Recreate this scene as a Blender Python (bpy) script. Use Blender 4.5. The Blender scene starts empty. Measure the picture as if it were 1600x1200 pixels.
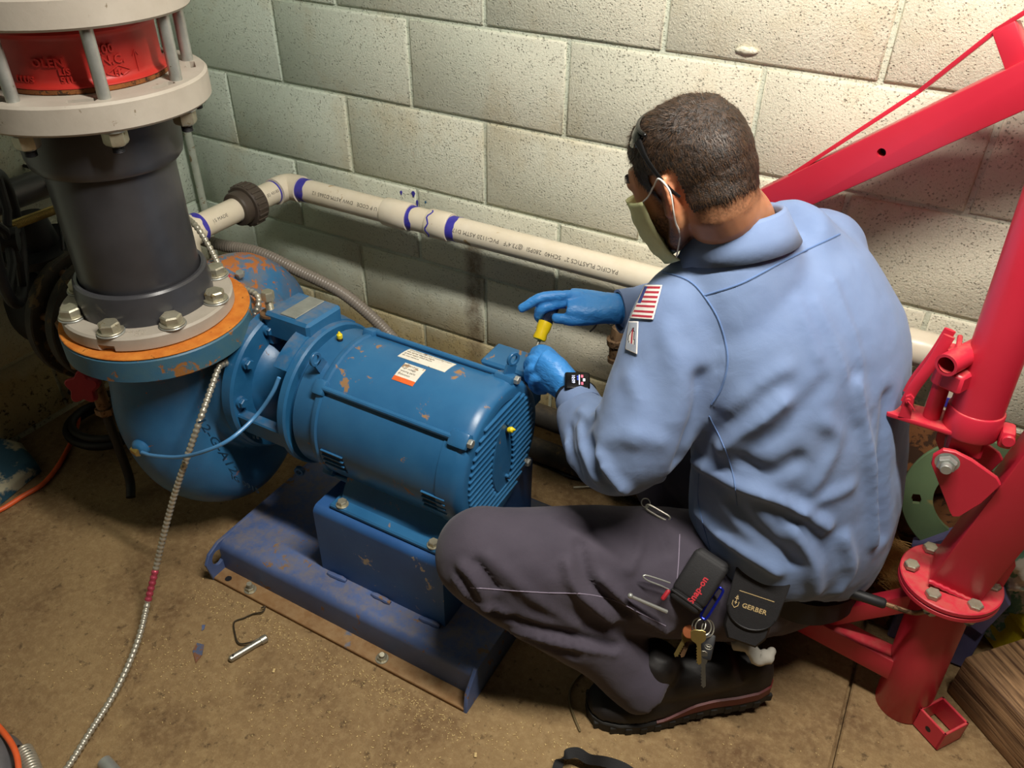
import bpy, bmesh, math, random
import numpy as np
from mathutils import Vector as V, Matrix as M, noise
from mathutils.bvhtree import BVHTree
PI = math.pi
random.seed(7)
S = bpy.context.scene
COL = S.collection

# ---------------------------------------------------------------- camera, world, lights, exposure
cam = bpy.data.cameras.new('camera')
cam.sensor_width = 36.0
cam.lens = 1250.0 / 1600.0 * 36.0
cam.clip_start = 0.02
camo = bpy.data.objects.new('camera', cam)
COL.objects.link(camo)
_yaw, _pitch, _roll = -0.494544, 0.62161, 0.019115
_f = V((math.sin(_yaw) * math.cos(_pitch), math.cos(_yaw) * math.cos(_pitch), -math.sin(_pitch)))
_r = V((math.cos(_yaw), -math.sin(_yaw), 0))
_u = _r.cross(_f)
_R = _r * math.cos(_roll) + _u * math.sin(_roll)
_U = -_r * math.sin(_roll) + _u * math.cos(_roll)
camo.matrix_world = M(((_R.x, _U.x, -_f.x, 1.55608), (_R.y, _U.y, -_f.y, -1.59491), (_R.z, _U.z, -_f.z, 1.41282), (0, 0, 0, 1)))
S.camera = camo

world = bpy.data.worlds.new('world')
S.world = world
world.use_nodes = True
bgn = world.node_tree.nodes['Background']
bgn.inputs['Color'].default_value = (1.0, 0.9, 0.76, 1)
bgn.inputs['Strength'].default_value = 0.003

def area(name, loc, target, sx, sy, power, color):
    """tube fixture or fill light: long side along x"""
    d = bpy.data.lights.new(name, 'AREA')
    d.shape = 'RECTANGLE'
    d.size, d.size_y, d.energy, d.color = sx, sy, power, color
    o = bpy.data.objects.new(name, d)
    COL.objects.link(o)
    z = (V(loc) - V(target)).normalized()
    x = V((1, 0, 0)); x = (x - z * x.dot(z)).normalized()
    y = z.cross(x)
    o.matrix_world = M(((x.x, y.x, z.x, loc[0]), (x.y, y.y, z.y, loc[1]), (x.z, y.z, z.z, loc[2]), (0, 0, 0, 1)))
    return o
area('ceiling_lamp', (1.55, -0.86, 2.08), (1.40, -0.74, 0.0), 0.95, 0.09, 36, (1.0, 0.95, 0.855))
area('far_fill', (1.2, -3.8, 2.6), (0.9, -0.4, 0.4), 1.2, 0.2, 1.5, (1.0, 0.91, 0.78))  # unseen fill light added far behind the camera

S.view_settings.view_transform = 'Standard'
S.view_settings.look = 'None'
S.view_settings.exposure = 0.35
S.view_settings.gamma = 1.0
S.view_settings.use_curve_mapping = False

# ---------------------------------------------------------------- helpers
def srgb(h):
    h = h.lstrip('#')
    c = [int(h[i:i + 2], 16) / 255 for i in (0, 2, 4)]
    return tuple((x / 12.92 if x <= 0.04045 else ((x + 0.055) / 1.055) ** 2.4) for x in c)

class N:
    """small wrapper to write node trees briefly"""
    def __init__(s, name):
        s.m = bpy.data.materials.new(name)
        s.m.use_nodes = True
        s.t = s.m.node_tree
        s.b = s.t.nodes['Principled BSDF']
        s.out = s.t.nodes['Material Output']
        s.co = None
    def n(s, typ, **kw):
        x = s.t.nodes.new(typ)
        for k, v in kw.items():
            setattr(x, k, v)
        return x
    def l(s, a, b):
        s.t.links.new(a, b)
    def coord(s, kind='Object'):
        if s.co is None:
            s.co = s.n('ShaderNodeTexCoord')
        return s.co.outputs[kind]
    def pos(s):
        return s.n('ShaderNodeNewGeometry').outputs['Position']
    def noise(s, scale, detail=4, rough=0.6, vec=None, out='Fac', dist=0.0):
        x = s.n('ShaderNodeTexNoise')
        x.inputs['Scale'].default_value = scale
        x.inputs['Detail'].default_value = detail
        x.inputs['Roughness'].default_value = rough
        x.inputs['Distortion'].default_value = dist
        s.l(vec if vec is not None else s.coord(), x.inputs['Vector'])
        return x.outputs[out]
    def voro(s, scale, vec=None, out='Distance', feature='F1'):
        x = s.n('ShaderNodeTexVoronoi', feature=feature)
        x.inputs['Scale'].default_value = scale
        s.l(vec if vec is not None else s.coord(), x.inputs['Vector'])
        return x.outputs[out]
    def ramp(s, fac, stops):
        x = s.n('ShaderNodeValToRGB')
        e = x.color_ramp.elements
        while len(e) < len(stops):
            e.new(0.5)
        for i, (p, c) in enumerate(stops):
            e[i].position = p
            e[i].color = (c, c, c, 1) if isinstance(c, (int, float)) else tuple(c) + (1,)
        s.l(fac, x.inputs['Fac'])
        return x.outputs['Color']
    def mix(s, fac, a, b, blend='MIX'):
        x = s.n('ShaderNodeMix', data_type='RGBA', blend_type=blend)
        for sock, val in ((x.inputs[0], fac), (x.inputs[6], a), (x.inputs[7], b)):
            if isinstance(val, (int, float)):
                sock.default_value = val
            elif isinstance(val, tuple):
                sock.default_value = val + (1,) if len(val) == 3 else val
            else:
                s.l(val, sock)
        return x.outputs[2]
    def math(s, op, a, b=0.0, clamp=False):
        x = s.n('ShaderNodeMath', operation=op, use_clamp=clamp)
        for i, val in enumerate((a, b)):
            if isinstance(val, (int, float)):
                x.inputs[i].default_value = val
            else:
                s.l(val, x.inputs[i])
        return x.outputs[0]
    def sep(s, vec):
        x = s.n('ShaderNodeSeparateXYZ')
        s.l(vec, x.inputs[0])
        return x.outputs
    def scl(s, vec, sc):
        x = s.n('ShaderNodeMapping')
        x.inputs['Scale'].default_value = sc
        s.l(vec, x.inputs['Vector'])
        return x.outputs[0]
    def bump(s, h, strength=0.3, dist=0.002, prev=None):
        x = s.n('ShaderNodeBump')
        x.inputs['Strength'].default_value = strength
        x.inputs['Distance'].default_value = dist
        s.l(h, x.inputs['Height'])
        if prev is not None:
            s.l(prev, x.inputs['Normal'])
        return x.outputs[0]
    def fin(s, col=None, rough=None, metal=None, normal=None, **kw):
        for key, val in (('Base Color', col), ('Roughness', rough), ('Metallic', metal), ('Normal', normal)):
            if val is None:
                continue
            sock = s.b.inputs[key]
            if isinstance(val, (int, float)):
                sock.default_value = val
            elif isinstance(val, tuple):
                sock.default_value = val + (1,)
            else:
                s.l(val, sock)
        for k, v in kw.items():
            s.b.inputs[k.replace('_', ' ')].default_value = v
        return s.m

def paint(name, base, second, chips, rough=0.4, var=14.0, chip_amt=0.62, chip_scale=28.0, dust=None, bump=0.12, metal=0.0, dustamt=0.0):
    """painted or bare metal with tone variation and chipped patches"""
    k = N(name)
    c = k.mix(k.ramp(k.noise(var, 5), [(0.35, 0.0), (0.7, 1.0)]), srgb(base), srgb(second))
    n = k.noise(chip_scale, 7, 0.68, dist=0.4)
    big = k.noise(chip_scale * 0.22, 3)
    f = k.ramp(k.math('ADD', k.math('MULTIPLY', n, 0.7), k.math('MULTIPLY', big, 0.42)), [(chip_amt, 0.0), (chip_amt + 0.03, 1.0)])
    c = k.mix(f, c, srgb(chips))
    if dust:
        nz = k.sep(k.n('ShaderNodeNewGeometry').outputs['Normal'])[2]
        up = k.ramp(k.math('MULTIPLY', nz, k.noise(40, 6, 0.7)), [(0.38, 0.0), (0.62, dustamt)])
        c = k.mix(up, c, srgb(dust))
    r = k.math('ADD', k.math('MULTIPLY', f, 0.35), rough, True)
    return k.fin(c, r, metal, k.bump(k.math('SUBTRACT', k.noise(chip_scale * 5, 4), f), bump, 0.001))

def plain(name, col, rough=0.5, metal=0.0, var=0.12, scale=30.0, bump=0.08, bscale=180.0, **kw):
    k = N(name)
    a = srgb(col)
    lo = tuple(x * (1 - var) for x in a)
    hi = tuple(min(1, x * (1 + var)) for x in a)
    c = k.mix(k.ramp(k.noise(scale, 5), [(0.3, 0.0), (0.7, 1.0)]), lo, hi)
    return k.fin(c, rough, metal, k.bump(k.noise(bscale, 3), bump, 0.001), **kw)

# --- geometry -------------------------------------------------------------------------------
def basis(axis, hint=None):
    z = V(axis).normalized()
    h = V(hint) if hint is not None else (V((0, 0, 1)) if abs(z.z) < 0.9 else V((1, 0, 0)))
    x = (h - z * h.dot(z)).normalized()
    y = z.cross(x)
    return x, y, z

def box(bm, c, s, R=None, bev=0.0, seg=1):
    r = bmesh.ops.create_cube(bm, size=1.0)
    vs = r['verts']
    for v in vs:
        v.co = V((v.co.x * s[0], v.co.y * s[1], v.co.z * s[2]))
    if bev > 0:
        es = list({e for v in vs for e in v.link_edges})
        g = bmesh.ops.bevel(bm, geom=es, offset=bev, segments=seg, affect='EDGES', profile=0.5)
        vs = list({v for f in g['faces'] for v in f.verts} | {v for v in vs if v.is_valid})
    for v in vs:
        v.co = (R @ v.co if R is not None else v.co) + V(c)
    return vs

def rot3(x, y, z):
    return M((V(x), V(y), V(z))).transposed()

def loft(bm, rings, cap0=True, cap1=True, closed=True):
    """rings: lists of points, all of one length"""
    rows = [[bm.verts.new(p) for p in ring] for ring in rings]
    n = len(rows[0])
    m = n if closed else n - 1
    for a, b in zip(rows, rows[1:]):
        for i in range(m):
            j = (i + 1) % n
            bm.faces.new((a[i], a[j], b[j], b[i]))
    if closed and cap0:
        bm.faces.new(rows[0][::-1])
    if closed and cap1:
        bm.faces.new(rows[-1])
    return rows

def lathe(bm, p0, axis, prof, seg=24, hint=None, cap=True, a0=0.0, a1=2 * PI):
    """prof: list of (radius, height along the axis)"""
    x, y, z = basis(axis, hint)
    p0 = V(p0)
    full = abs(a1 - a0 - 2 * PI) < 1e-6
    n = seg if full else seg + 1
    rings = []
    for r, h in prof:
        r = max(r, 1e-5)
        rings.append([p0 + z * h + (x * math.cos(a0 + (a1 - a0) * i / seg) + y * math.sin(a0 + (a1 - a0) * i / seg)) * r for i in range(n)])
    loft(bm, rings, cap, cap, closed=full)

def cyl(bm, p0, p1, r0, r1=None, seg=20, bev=0.0):
    p0, p1 = V(p0), V(p1)
    L = (p1 - p0).length
    r1 = r0 if r1 is None else r1
    if bev > 0:
        prof = [(r0 - bev, 0), (r0, bev), (r1, L - bev), (r1 - bev, L)]
    else:
        prof = [(r0, 0), (r1, L)]
    lathe(bm, p0, p1 - p0, prof, seg)

def annulus(bm, p0, axis, ri, ro, h, seg=40, bev=0.002):
    prof = [(ri, 0), (ro - bev, 0), (ro, bev), (ro, h - bev), (ro - bev, h), (ri, h), (ri, 0)]
    lathe(bm, p0, axis, prof, seg, cap=False)

def crv(pts, n=8):
    """catmull-rom through points"""
    p = [V(q) for q in pts]
    p = [p[0] * 2 - p[1]] + p + [p[-1] * 2 - p[-2]]
    out = []
    for i in range(1, len(p) - 2):
        a, b, c, d = p[i - 1:i + 3]
        for k in range(n):
            t = k / n
            out.append(0.5 * ((2 * b) + (c - a) * t + (2 * a - 5 * b + 4 * c - d) * t * t + (3 * b - a - 3 * c + d) * t ** 3))
    out.append(p[-2])
    return out

def lin(vals, n):
    """resample a list of numbers to n samples"""
    if isinstance(vals, (int, float)):
        return [vals] * n
    xs = np.linspace(0, len(vals) - 1, n)
    return list(np.interp(xs, range(len(vals)), vals))

def sweep(bm, pts, rad, seg=12, cap=True, hint=None, flat=1.0, round_ends=False):
    """tube through pts; rad number or list; flat squeezes along the hint direction"""
    pts = [V(p) for p in pts]
    n = len(pts)
    rad = lin(rad, n)
    fl = lin(flat, n)
    tang = [((pts[min(i + 1, n - 1)] - pts[max(i - 1, 0)])).normalized() for i in range(n)]
    x, y, _ = basis(tang[0], hint)
    rings = []
    for i in range(n):
        t = tang[i]
        x = (x - t * x.dot(t)).normalized()
        y = t.cross(x)
        rings.append([pts[i] + x * (math.cos(a) * rad[i] * fl[i]) + y * (math.sin(a) * rad[i]) for a in [2 * PI * k / seg for k in range(seg)]])
    if round_ends:
        def endcap(i, sgn):
            out = []
            for q in (0.5, 0.85):
                c = pts[i] + tang[i] * sgn * rad[i] * q * 0.9
                s = math.sqrt(max(0.02, 1 - q * q))
                out.append([c + (p - pts[i]) * s for p in rings[i]])
            return out
        rings = endcap(0, -1)[::-1] + rings + endcap(n - 1, 1)
    loft(bm, rings, cap, cap)

def prism(bm, poly, o, ux, uy, th, bev=0.0):
    """polygon in the plane (o, ux, uy) given thickness th along ux x uy"""
    o, ux, uy = V(o), V(ux).normalized(), V(uy).normalized()
    nz = ux.cross(uy)
    if bev > 0:
        c = V((sum(p[0] for p in poly) / len(poly), sum(p[1] for p in poly) / len(poly)))
        def ins(p):
            d = c - V((p[0], p[1]))
            d = d.normalized() * bev if d.length > 1e-9 else d
            return (p[0] + d.x, p[1] + d.y)
        levels = [([ins(p) for p in poly], 0), (poly, bev), (poly, th - bev), ([ins(p) for p in poly], th)]
    else:
        levels = [(poly, 0), (poly, th)]
    loft(bm, [[o + ux * p[0] + uy * p[1] + nz * h for p in pl] for pl, h in levels])

def ball(bm, c, r, seg=16, rings=10, sc=(1, 1, 1), R=None):
    rr = bmesh.ops.create_uvsphere(bm, u_segments=seg, v_segments=rings, radius=1.0)
    for v in rr['verts']:
        p = V((v.co.x * r * sc[0], v.co.y * r * sc[1], v.co.z * r * sc[2]))
        v.co = (R @ p if R is not None else p) + V(c)

def hexhead(bm, p, axis, r, h, hint=None, cham=0.18):
    x, y, z = basis(axis, hint)
    p = V(p)
    prof = [(r, 0), (r, h * (1 - cham)), (r * 0.86, h)]
    rings = [[p + z * hh + (x * math.cos(PI / 3 * i) + y * math.sin(PI / 3 * i)) * q for i in range(6)] for q, hh in prof]
    loft(bm, rings)

def threads(bm, p0, p1, r, pitch=0.002, seg=12):
    p0, p1 = V(p0), V(p1)
    L = (p1 - p0).length
    n = max(2, int(L / pitch))
    prof = []
    for i in range(n):
        prof += [(r * 0.88, i * L / n), (r, (i + 0.5) * L / n)]
    prof.append((r * 0.85, L))
    lathe(bm, p0, p1 - p0, prof, seg)

ROOT = {}
def root_of(o):
    while o.parent:
        o = o.parent
    return o

def empty(name, loc, label, cat, group=None):
    o = bpy.data.objects.new(name, None)
    COL.objects.link(o)
    o.location = V(loc)
    o.empty_display_size = 0.05
    o['label'] = label
    o['category'] = cat
    if group:
        o['group'] = group
    return o

def finish(me, mats, sharp=35):
    for m in (mats if isinstance(mats, (list, tuple)) else [mats]):
        me.materials.append(m)
    me.polygons.foreach_set('use_smooth', [True] * len(me.polygons))
    me.update()
    if sharp:
        me.set_sharp_from_angle(angle=math.radians(sharp))

def obj(name, bm, mat, parent=None, sharp=35, kind=None, label=None, fix=True):
    """world-space bmesh -> one object (child of parent when given)"""
    if fix:
        bmesh.ops.recalc_face_normals(bm, faces=bm.faces[:])
    me = bpy.data.meshes.new(name)
    off = root_of(parent).location if parent else V((0, 0, 0))
    if parent is None and len(bm.verts):
        xs = [v.co.x for v in bm.verts]; ys = [v.co.y for v in bm.verts]; zs = [v.co.z for v in bm.verts]
        off = V(((min(xs) + max(xs)) / 2, (min(ys) + max(ys)) / 2, min(zs)))
    for v in bm.verts:
        v.co -= off
    bm.to_mesh(me)
    bm.free()
    finish(me, mat, sharp)
    o = bpy.data.objects.new(name, me)
    COL.objects.link(o)
    if parent:
        o.parent = parent
    else:
        o.location = off
    if kind:
        o['kind'] = kind
    if label:
        o['label'] = label
    return o

def tag(o, label, cat, group=None, kind=None):
    o['label'] = label
    o['category'] = cat
    if group:
        o['group'] = group
    if kind:
        o['kind'] = kind
    return o

def B():
    return bmesh.new()

def text_bm(s, size, depth, place, space=1.0, sub=0, align='LEFT', bold=0.0):
    """lettering: place(u, v, w) maps text plane coordinates to the world"""
    cu = bpy.data.curves.new('t', 'FONT')
    cu.body = s
    cu.size = size
    cu.extrude = depth / 2
    cu.space_character = space
    cu.align_x = align
    cu.offset = bold
    cu.resolution_u = 2
    ob = bpy.data.objects.new('t', cu)
    COL.objects.link(ob)
    dg = bpy.context.evaluated_depsgraph_get()
    me = bpy.data.meshes.new_from_object(ob.evaluated_get(dg))
    bm = B()
    bm.from_mesh(me)
    bpy.data.objects.remove(ob)
    bpy.data.curves.remove(cu)
    bpy.data.meshes.remove(me)
    bmesh.ops.triangulate(bm, faces=bm.faces[:])
    for v in bm.verts:
        v.co = V(place(v.co.x, v.co.y, v.co.z))
    return bm

def merge(bm, other):
    me = bpy.data.meshes.new('tmp')
    other.to_mesh(me)
    other.free()
    bm.from_mesh(me)
    bpy.data.meshes.remove(me)

def fuse(bm, voxel, smooth=4, fac=0.5):
    """union of overlapping closed shapes as one continuous skin -> bmesh"""
    bmesh.ops.recalc_face_normals(bm, faces=bm.faces[:])
    me = bpy.data.meshes.new('f')
    bm.to_mesh(me)
    bm.free()
    ob = bpy.data.objects.new('f', me)
    COL.objects.link(ob)
    r = ob.modifiers.new('r', 'REMESH')
    r.mode = 'VOXEL'
    r.voxel_size = voxel
    if smooth:
        sm = ob.modifiers.new('s', 'SMOOTH')
        sm.iterations = smooth
        sm.factor = fac
    dg = bpy.context.evaluated_depsgraph_get()
    m2 = bpy.data.meshes.new_from_object(ob.evaluated_get(dg))
    out = B()
    out.from_mesh(m2)
    bpy.data.objects.remove(ob)
    bpy.data.meshes.remove(me)
    bpy.data.meshes.remove(m2)
    return out

def numpy_mesh(bm):
    bm.verts.ensure_lookup_table()
    bm.normal_update()
    co = np.array([v.co[:] for v in bm.verts])
    no = np.array([v.normal[:] for v in bm.verts])
    return co, no
def push(bm, d, no):
    for v, k, n in zip(bm.verts, d, no):
        v.co += V(n) * float(k)

def copy_tree(o, parent=None, off=None):
    c = o.copy()
    COL.objects.link(c)
    c.parent = parent
    for ch in list(o.children):
        copy_tree(ch, c)
    return c

# --- materials -------------------------------------------------------------------------------
def wall_mat(name, joint=False):
    k = N(name)
    p = k.pos()
    X, Y, Z = k.sep(p)
    # pale green old paint showing on the low-left part, warm cream over the upper right
    base = k.mix(k.ramp(k.math('ADD', k.math('MULTIPLY', X, 0.45), k.math('MULTIPLY', k.noise(1.6, 4, 0.6, p), 0.6)), [(0.25, 0.0), (0.75, 1.0)]), srgb('#d3dfcf'), srgb('#e9e3cd'))
    low = k.ramp(k.math('ADD', Z, k.math('MULTIPLY', k.noise(5, 5, 0.6, p), 0.22)), [(0.28, 1.0), (0.42, 0.0)])
    base = k.mix(low, base, srgb('#b7a578'))
    if joint:
        base = k.mix(0.5, base, srgb('#cfdccb'))
    # tan stains
    st = k.ramp(k.noise(3.3, 6, 0.65, p), [(0.54, 0.0), (0.78, 0.65)])
    base = k.mix(st, base, srgb('#c4ad7c'))
    rs = k.ramp(k.noise(9, 6, 0.7, k.scl(p, (1.6, 1, 0.55))), [(0.64, 0.0), (0.74, 0.5)])
    base = k.mix(rs, base, srgb('#9a6f3a'))
    # a brown run below the leaking coupling
    wob = k.math('MULTIPLY', k.math('SUBTRACT', k.noise(11, 3, 0.6, p), 0.5), 0.035)
    dx = k.math('ABSOLUTE', k.math('SUBTRACT', k.math('ADD', X, wob), 0.577))
    run = k.math('MULTIPLY', k.ramp(dx, [(0.012, 1.0), (0.034, 0.0)]), k.ramp(k.math('ADD', Z, 0.0), [(0.05, 0.55), (0.30, 1.0), (0.50, 1.0), (0.56, 0.0)]))
    run = k.math('MULTIPLY', run, k.ramp(k.noise(34, 5, 0.7, p), [(0.30, 0.35), (0.6, 1.0)]))
    run = k.math('MULTIPLY', run, k.ramp(k.math('ABSOLUTE', Y), [(0.05, 1.0), (0.08, 0.0)]))
    base = k.mix(k.math('MULTIPLY', run, 0.75), base, srgb('#5e4119'))
    # salt line and black specks along the foot of the wall
    foot = k.ramp(k.math('ADD', Z, k.math('MULTIPLY', k.noise(9, 5, 0.6, p), 0.16)), [(0.20, 1.0), (0.30, 0.0)])
    sp = k.math('MULTIPLY', k.ramp(k.noise(60, 6, 0.7, p), [(0.56, 0.0), (0.62, 1.0)]), foot)
    base = k.mix(sp, base, srgb('#4a3b22'))
    pits = k.ramp(k.noise(210, 2, 0.5, p), [(0.26, 0.0), (0.36, 1.0)])
    dots = k.ramp(k.voro(150, p), [(0.05, 0.0), (0.30, 1.0)])
    sel = k.ramp(k.noise(38, 2, 0.5, p), [(0.48, 1.0), (0.56, 0.0)])
    pit = k.math('MINIMUM', pits, k.math('MAXIMUM', dots, sel))
    base = k.mix(k.math('MULTIPLY', k.math('SUBTRACT', 1.0, pit), 0.35), base, srgb('#7f8068'))
    n1 = k.bump(pit, 0.9, 0.0028)
    n2 = k.bump(k.noise(230, 5, 0.7, p), 0.9, 0.0028, n1)
    n3 = k.bump(k.noise(30, 3, 0.6, p), 0.25, 0.004, n2)
    return k.fin(base, 0.72, 0.0, n3)
MW = wall_mat('block_paint')
MJ = wall_mat('joint_paint', True)

def floor_mat():
    k = N('floor_concrete')
    p = k.pos()
    c = k.mix(k.ramp(k.noise(2.2, 5, 0.6, p), [(0.3, 0.0), (0.7, 1.0)]), srgb('#7d6140'), srgb('#9a7f56'))
    c = k.mix(k.ramp(k.noise(5.5, 6, 0.65, p), [(0.50, 0.0), (0.70, 0.8)]), c, srgb('#5f4226'))
    c = k.mix(k.ramp(k.noise(70, 6, 0.7, p), [(0.45, 0.0), (0.75, 0.45)]), c, srgb('#bda376'))
    c = k.mix(k.ramp(k.noise(38, 5, 0.7, p), [(0.58, 0.0), (0.68, 0.8)]), c, srgb('#4a351e'))
    c = k.mix(k.ramp(k.voro(120, p), [(0.02, 0.7), (0.10, 0.0)]), c, srgb('#c9b184'))
    n = k.bump(k.noise(190, 5, 0.7, p), 0.8, 0.003)
    n = k.bump(k.noise(24, 4, 0.6, p), 0.3, 0.004, n)
    return k.fin(c, 0.78, 0.0, n)
MF = floor_mat()

m_blue = paint('pump_blue_paint', '#1f5a86', '#2f6c99', '#8a5a2c', 0.38, 9, 0.685, 30, '#8f7a5a', 0.15, 0, 0.35)
m_motor = paint('motor_blue_paint', '#265c88', '#336b96', '#94704a', 0.34, 7, 0.662, 30, None, 0.10)
def casing_mat():
    """weathered casing: rust and dirt where water and dust sit on the shoulder"""
    k = N('casing_blue_paint')
    Z = k.sep(k.pos())[2]
    nz = k.sep(k.n('ShaderNodeNewGeometry').outputs['Normal'])[2]
    c = k.mix(k.ramp(k.noise(9, 5), [(0.35, 0.0), (0.7, 1.0)]), srgb('#29618e'), srgb('#34719e'))
    up = k.math('MULTIPLY', k.ramp(Z, [(0.42, 0.0), (0.56, 1.0)]), k.ramp(nz, [(0.0, 0.25), (0.8, 1.0)]))
    n = k.noise(44, 7, 0.7, dist=0.5)
    c = k.mix(k.math('MULTIPLY', up, k.ramp(k.noise(14, 6, 0.7), [(0.40, 0.0), (0.60, 0.75)])), c, srgb('#7d6a4c'))
    th = k.math('ADD', n, k.math('MULTIPLY', up, 0.16))
    f = k.ramp(th, [(0.655, 0.0), (0.69, 1.0)])
    c = k.mix(f, c, srgb('#a5622a'))
    low_grey = k.ramp(k.math('ADD', Z, k.math('MULTIPLY', k.noise(8, 4), 0.1)), [(0.10, 0.55), (0.24, 0.0)])  # greyer and darker towards the bottom of the casing
    c = k.mix(low_grey, c, srgb('#3c4a50'))
    return k.fin(c, k.math('ADD', k.math('MULTIPLY', f, 0.35), 0.42, True), 0.0, k.bump(k.math('SUBTRACT', k.noise(120, 4), f), 0.25, 0.0012))
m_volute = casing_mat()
m_base = paint('base_blue_paint', '#465a88', '#586c9a', '#84623f', 0.5, 8, 0.655, 34, '#7f7468', 0.25, 0, 0.6)
m_ped = paint('pedestal_blue_paint', '#264f86', '#305c94', '#b0a28c', 0.42, 8, 0.675, 40, None, 0.2)
m_lip = paint('rusty_lip', '#7b5936', '#8d6a42', '#56657c', 0.8, 12, 0.66, 16, '#a08560', 0.4, 0, 0.5)
m_rust = paint('orange_rust', '#c06a1c', '#d98a32', '#7b4210', 0.9, 30, 0.66, 60, None, 0.5)
m_rustdark = paint('dark_rust', '#6b3a14', '#8a5220', '#3a2410', 0.9, 60, 0.6, 120, None, 0.7)
m_flange = paint('grey_flange', '#b8b0a3', '#a89f92', '#7d705c', 0.55, 10, 0.70, 30, None, 0.2)
m_pvcgrey = paint('grey_pvc', '#3a3a3e', '#444448', '#5c5852', 0.33, 12, 0.72, 22, None, 0.05)
m_pvc = paint('white_pvc', '#ded2ba', '#e6dcc8', '#b09468', 0.32, 16, 0.69, 34, None, 0.04)
m_primer = paint('purple_primer', '#3a35a0', '#4a44b4', '#5a4f78', 0.35, 40, 0.66, 60, None, 0.05)
m_zinc = paint('zinc_steel', '#b0b2ac', '#999b95', '#77705e', 0.38, 30, 0.70, 60, None, 0.15, 0.55)
m_bolt = paint('bolt_steel', '#b9b4a0', '#a09a86', '#8a7a58', 0.42, 40, 0.66, 70, None, 0.25, 0.65)
m_redvalve = paint('valve_red_paint', '#ba2e26', '#a82620', '#74201a', 0.45, 14, 0.72, 30, None, 0.12)
m_crane = paint('crane_red_paint', '#c82c40', '#c0263a', '#a8243a', 0.34, 5, 0.75, 20, '#b08a70', 0.03, 0, 0.28)
m_rod = paint('dark_rod', '#8a6a4c', '#6e5038', '#4a3420', 0.5, 30, 0.6, 60, None, 0.2, 0.4)
m_brass = plain('brass', '#b69a56', 0.32, 0.9)
m_black = plain('black_rubber', '#1b1b1d', 0.55, 0, 0.15)
m_dark = plain('dark_iron', '#1d1d21', 0.55, 0.2, 0.2)
m_darkpipe = paint('sooty_iron', '#3a352e', '#2c2823', '#6a5a40', 0.7, 20, 0.62, 30, '#6d5e48', 0.5, 0, 0.4)
m_yellow = plain('yellow_plastic', '#e8d022', 0.4)
m_ink = plain('printing_ink', '#6a655c', 0.6)
m_hose = plain('grey_vinyl_conduit', '#857c72', 0.34, 0, 0.06)
m_steel = plain('bright_steel', '#b4b0a2', 0.38, 0.8)
m_armor = plain('armored_cable_steel', '#b8b2a2', 0.38, 0.6)
m_redmark = plain('red_tape', '#b8485c', 0.4, 0.4)
m_orange = plain('orange_cord', '#e8622e', 0.45)

# ================================================================ the room
def struct(name, bm, mat, parent=None, **k):
    o = obj(name, bm, mat, parent, **k)
    if parent is None:
        o['kind'] = 'structure'
    return o

BW, BH = 0.4064, 0.2032
def block_mesh(w, h, seed):
    rnd = random.Random(seed)
    bm = B()
    t = 0.036
    j = lambda s=0.0008: rnd.uniform(-s, s)
    hw, hh = w / 2, h / 2
    def ring(ins, d):
        return [V((-hw + ins + j(), d + j(0.0004), -hh + ins + j())), V((0 + j(), d, -hh + ins + j())), V((hw - ins + j(), d + j(0.0004), -hh + ins + j())),
                V((hw - ins + j(), d, 0 + j())), V((hw - ins + j(), d + j(0.0004), hh - ins + j())), V((j(), d, hh - ins + j())), V((-hw + ins + j(), d, hh - ins + j())), V((-hw + ins + j(), d, j()))]
    loft(bm, [ring(0, t), ring(0, 0.006), ring(0.0014, 0.0022), ring(0.0048, 0.0)])
    bmesh.ops.recalc_face_normals(bm, faces=bm.faces[:])
    me = bpy.data.meshes.new('block')
    bm.to_mesh(me)
    bm.free()
    finish(me, MW, 50)
    return me
full = [block_mesh(BW - 0.0095, BH - 0.0095, i) for i in range(6)]
half = [block_mesh(BW / 2 - 0.0095, BH - 0.0095, 20 + i) for i in range(2)]

def block_wall(name, origin, ux, nrm, length, start_half, rows):
    """ux: along the wall, nrm: into the room; row 0 is the lowest"""
    ux, nrm = V(ux), V(nrm)
    o = V(origin)
    R = rot3(ux, -nrm, V((0, 0, 1)))
    bm = B()
    L = length
    c = o + ux * (L / 2) - nrm * 0.062
    box(bm, c + V((0, 0, 1.30)), (L, 0.11, 2.64), R)
    wall = struct(name, bm, MJ)
    base = wall.location
    rnd = random.Random(name)
    for k in range(rows):
        z = 0.0142 + BH * (k + 0.5)
        s = BW / 2 if (k + start_half) % 2 else 0.0
        x = -BW + s
        while x < L:
            a, b = max(x, 0), min(x + BW, L)
            if b - a > 0.05:
                isfull = b - a > 0.3
                me = rnd.choice(full if isfull else half)
                ob = bpy.data.objects.new('block', me)
                COL.objects.link(ob)
                ob.parent = wall
                sc = (b - a - 0.0095) / ((BW if isfull else BW / 2) - 0.0095)
                p = o + ux * ((a + b) / 2) + V((0, 0, z)) - nrm * rnd.uniform(0, 0.0012)
                ob.matrix_basis = M.Translation(p - base) @ R.to_4x4() @ M.Diagonal((sc, 1, 1, 1))
            x += BW
    return wall

wall_parts = []
# bed joints at z = 0.0142 + 0.2032 k; head joints at multiples of 0.2032 in x
wb = block_wall('wall_back', (-0.4064, 0, 0), (1, 0, 0), (0, -1, 0), 3.2512, 0, 12)
block_wall('wall_left', (-0.4064, -2.8448, 0), (0, 1, 0), (1, 0, 0), 2.8448, 1, 12)

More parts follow.
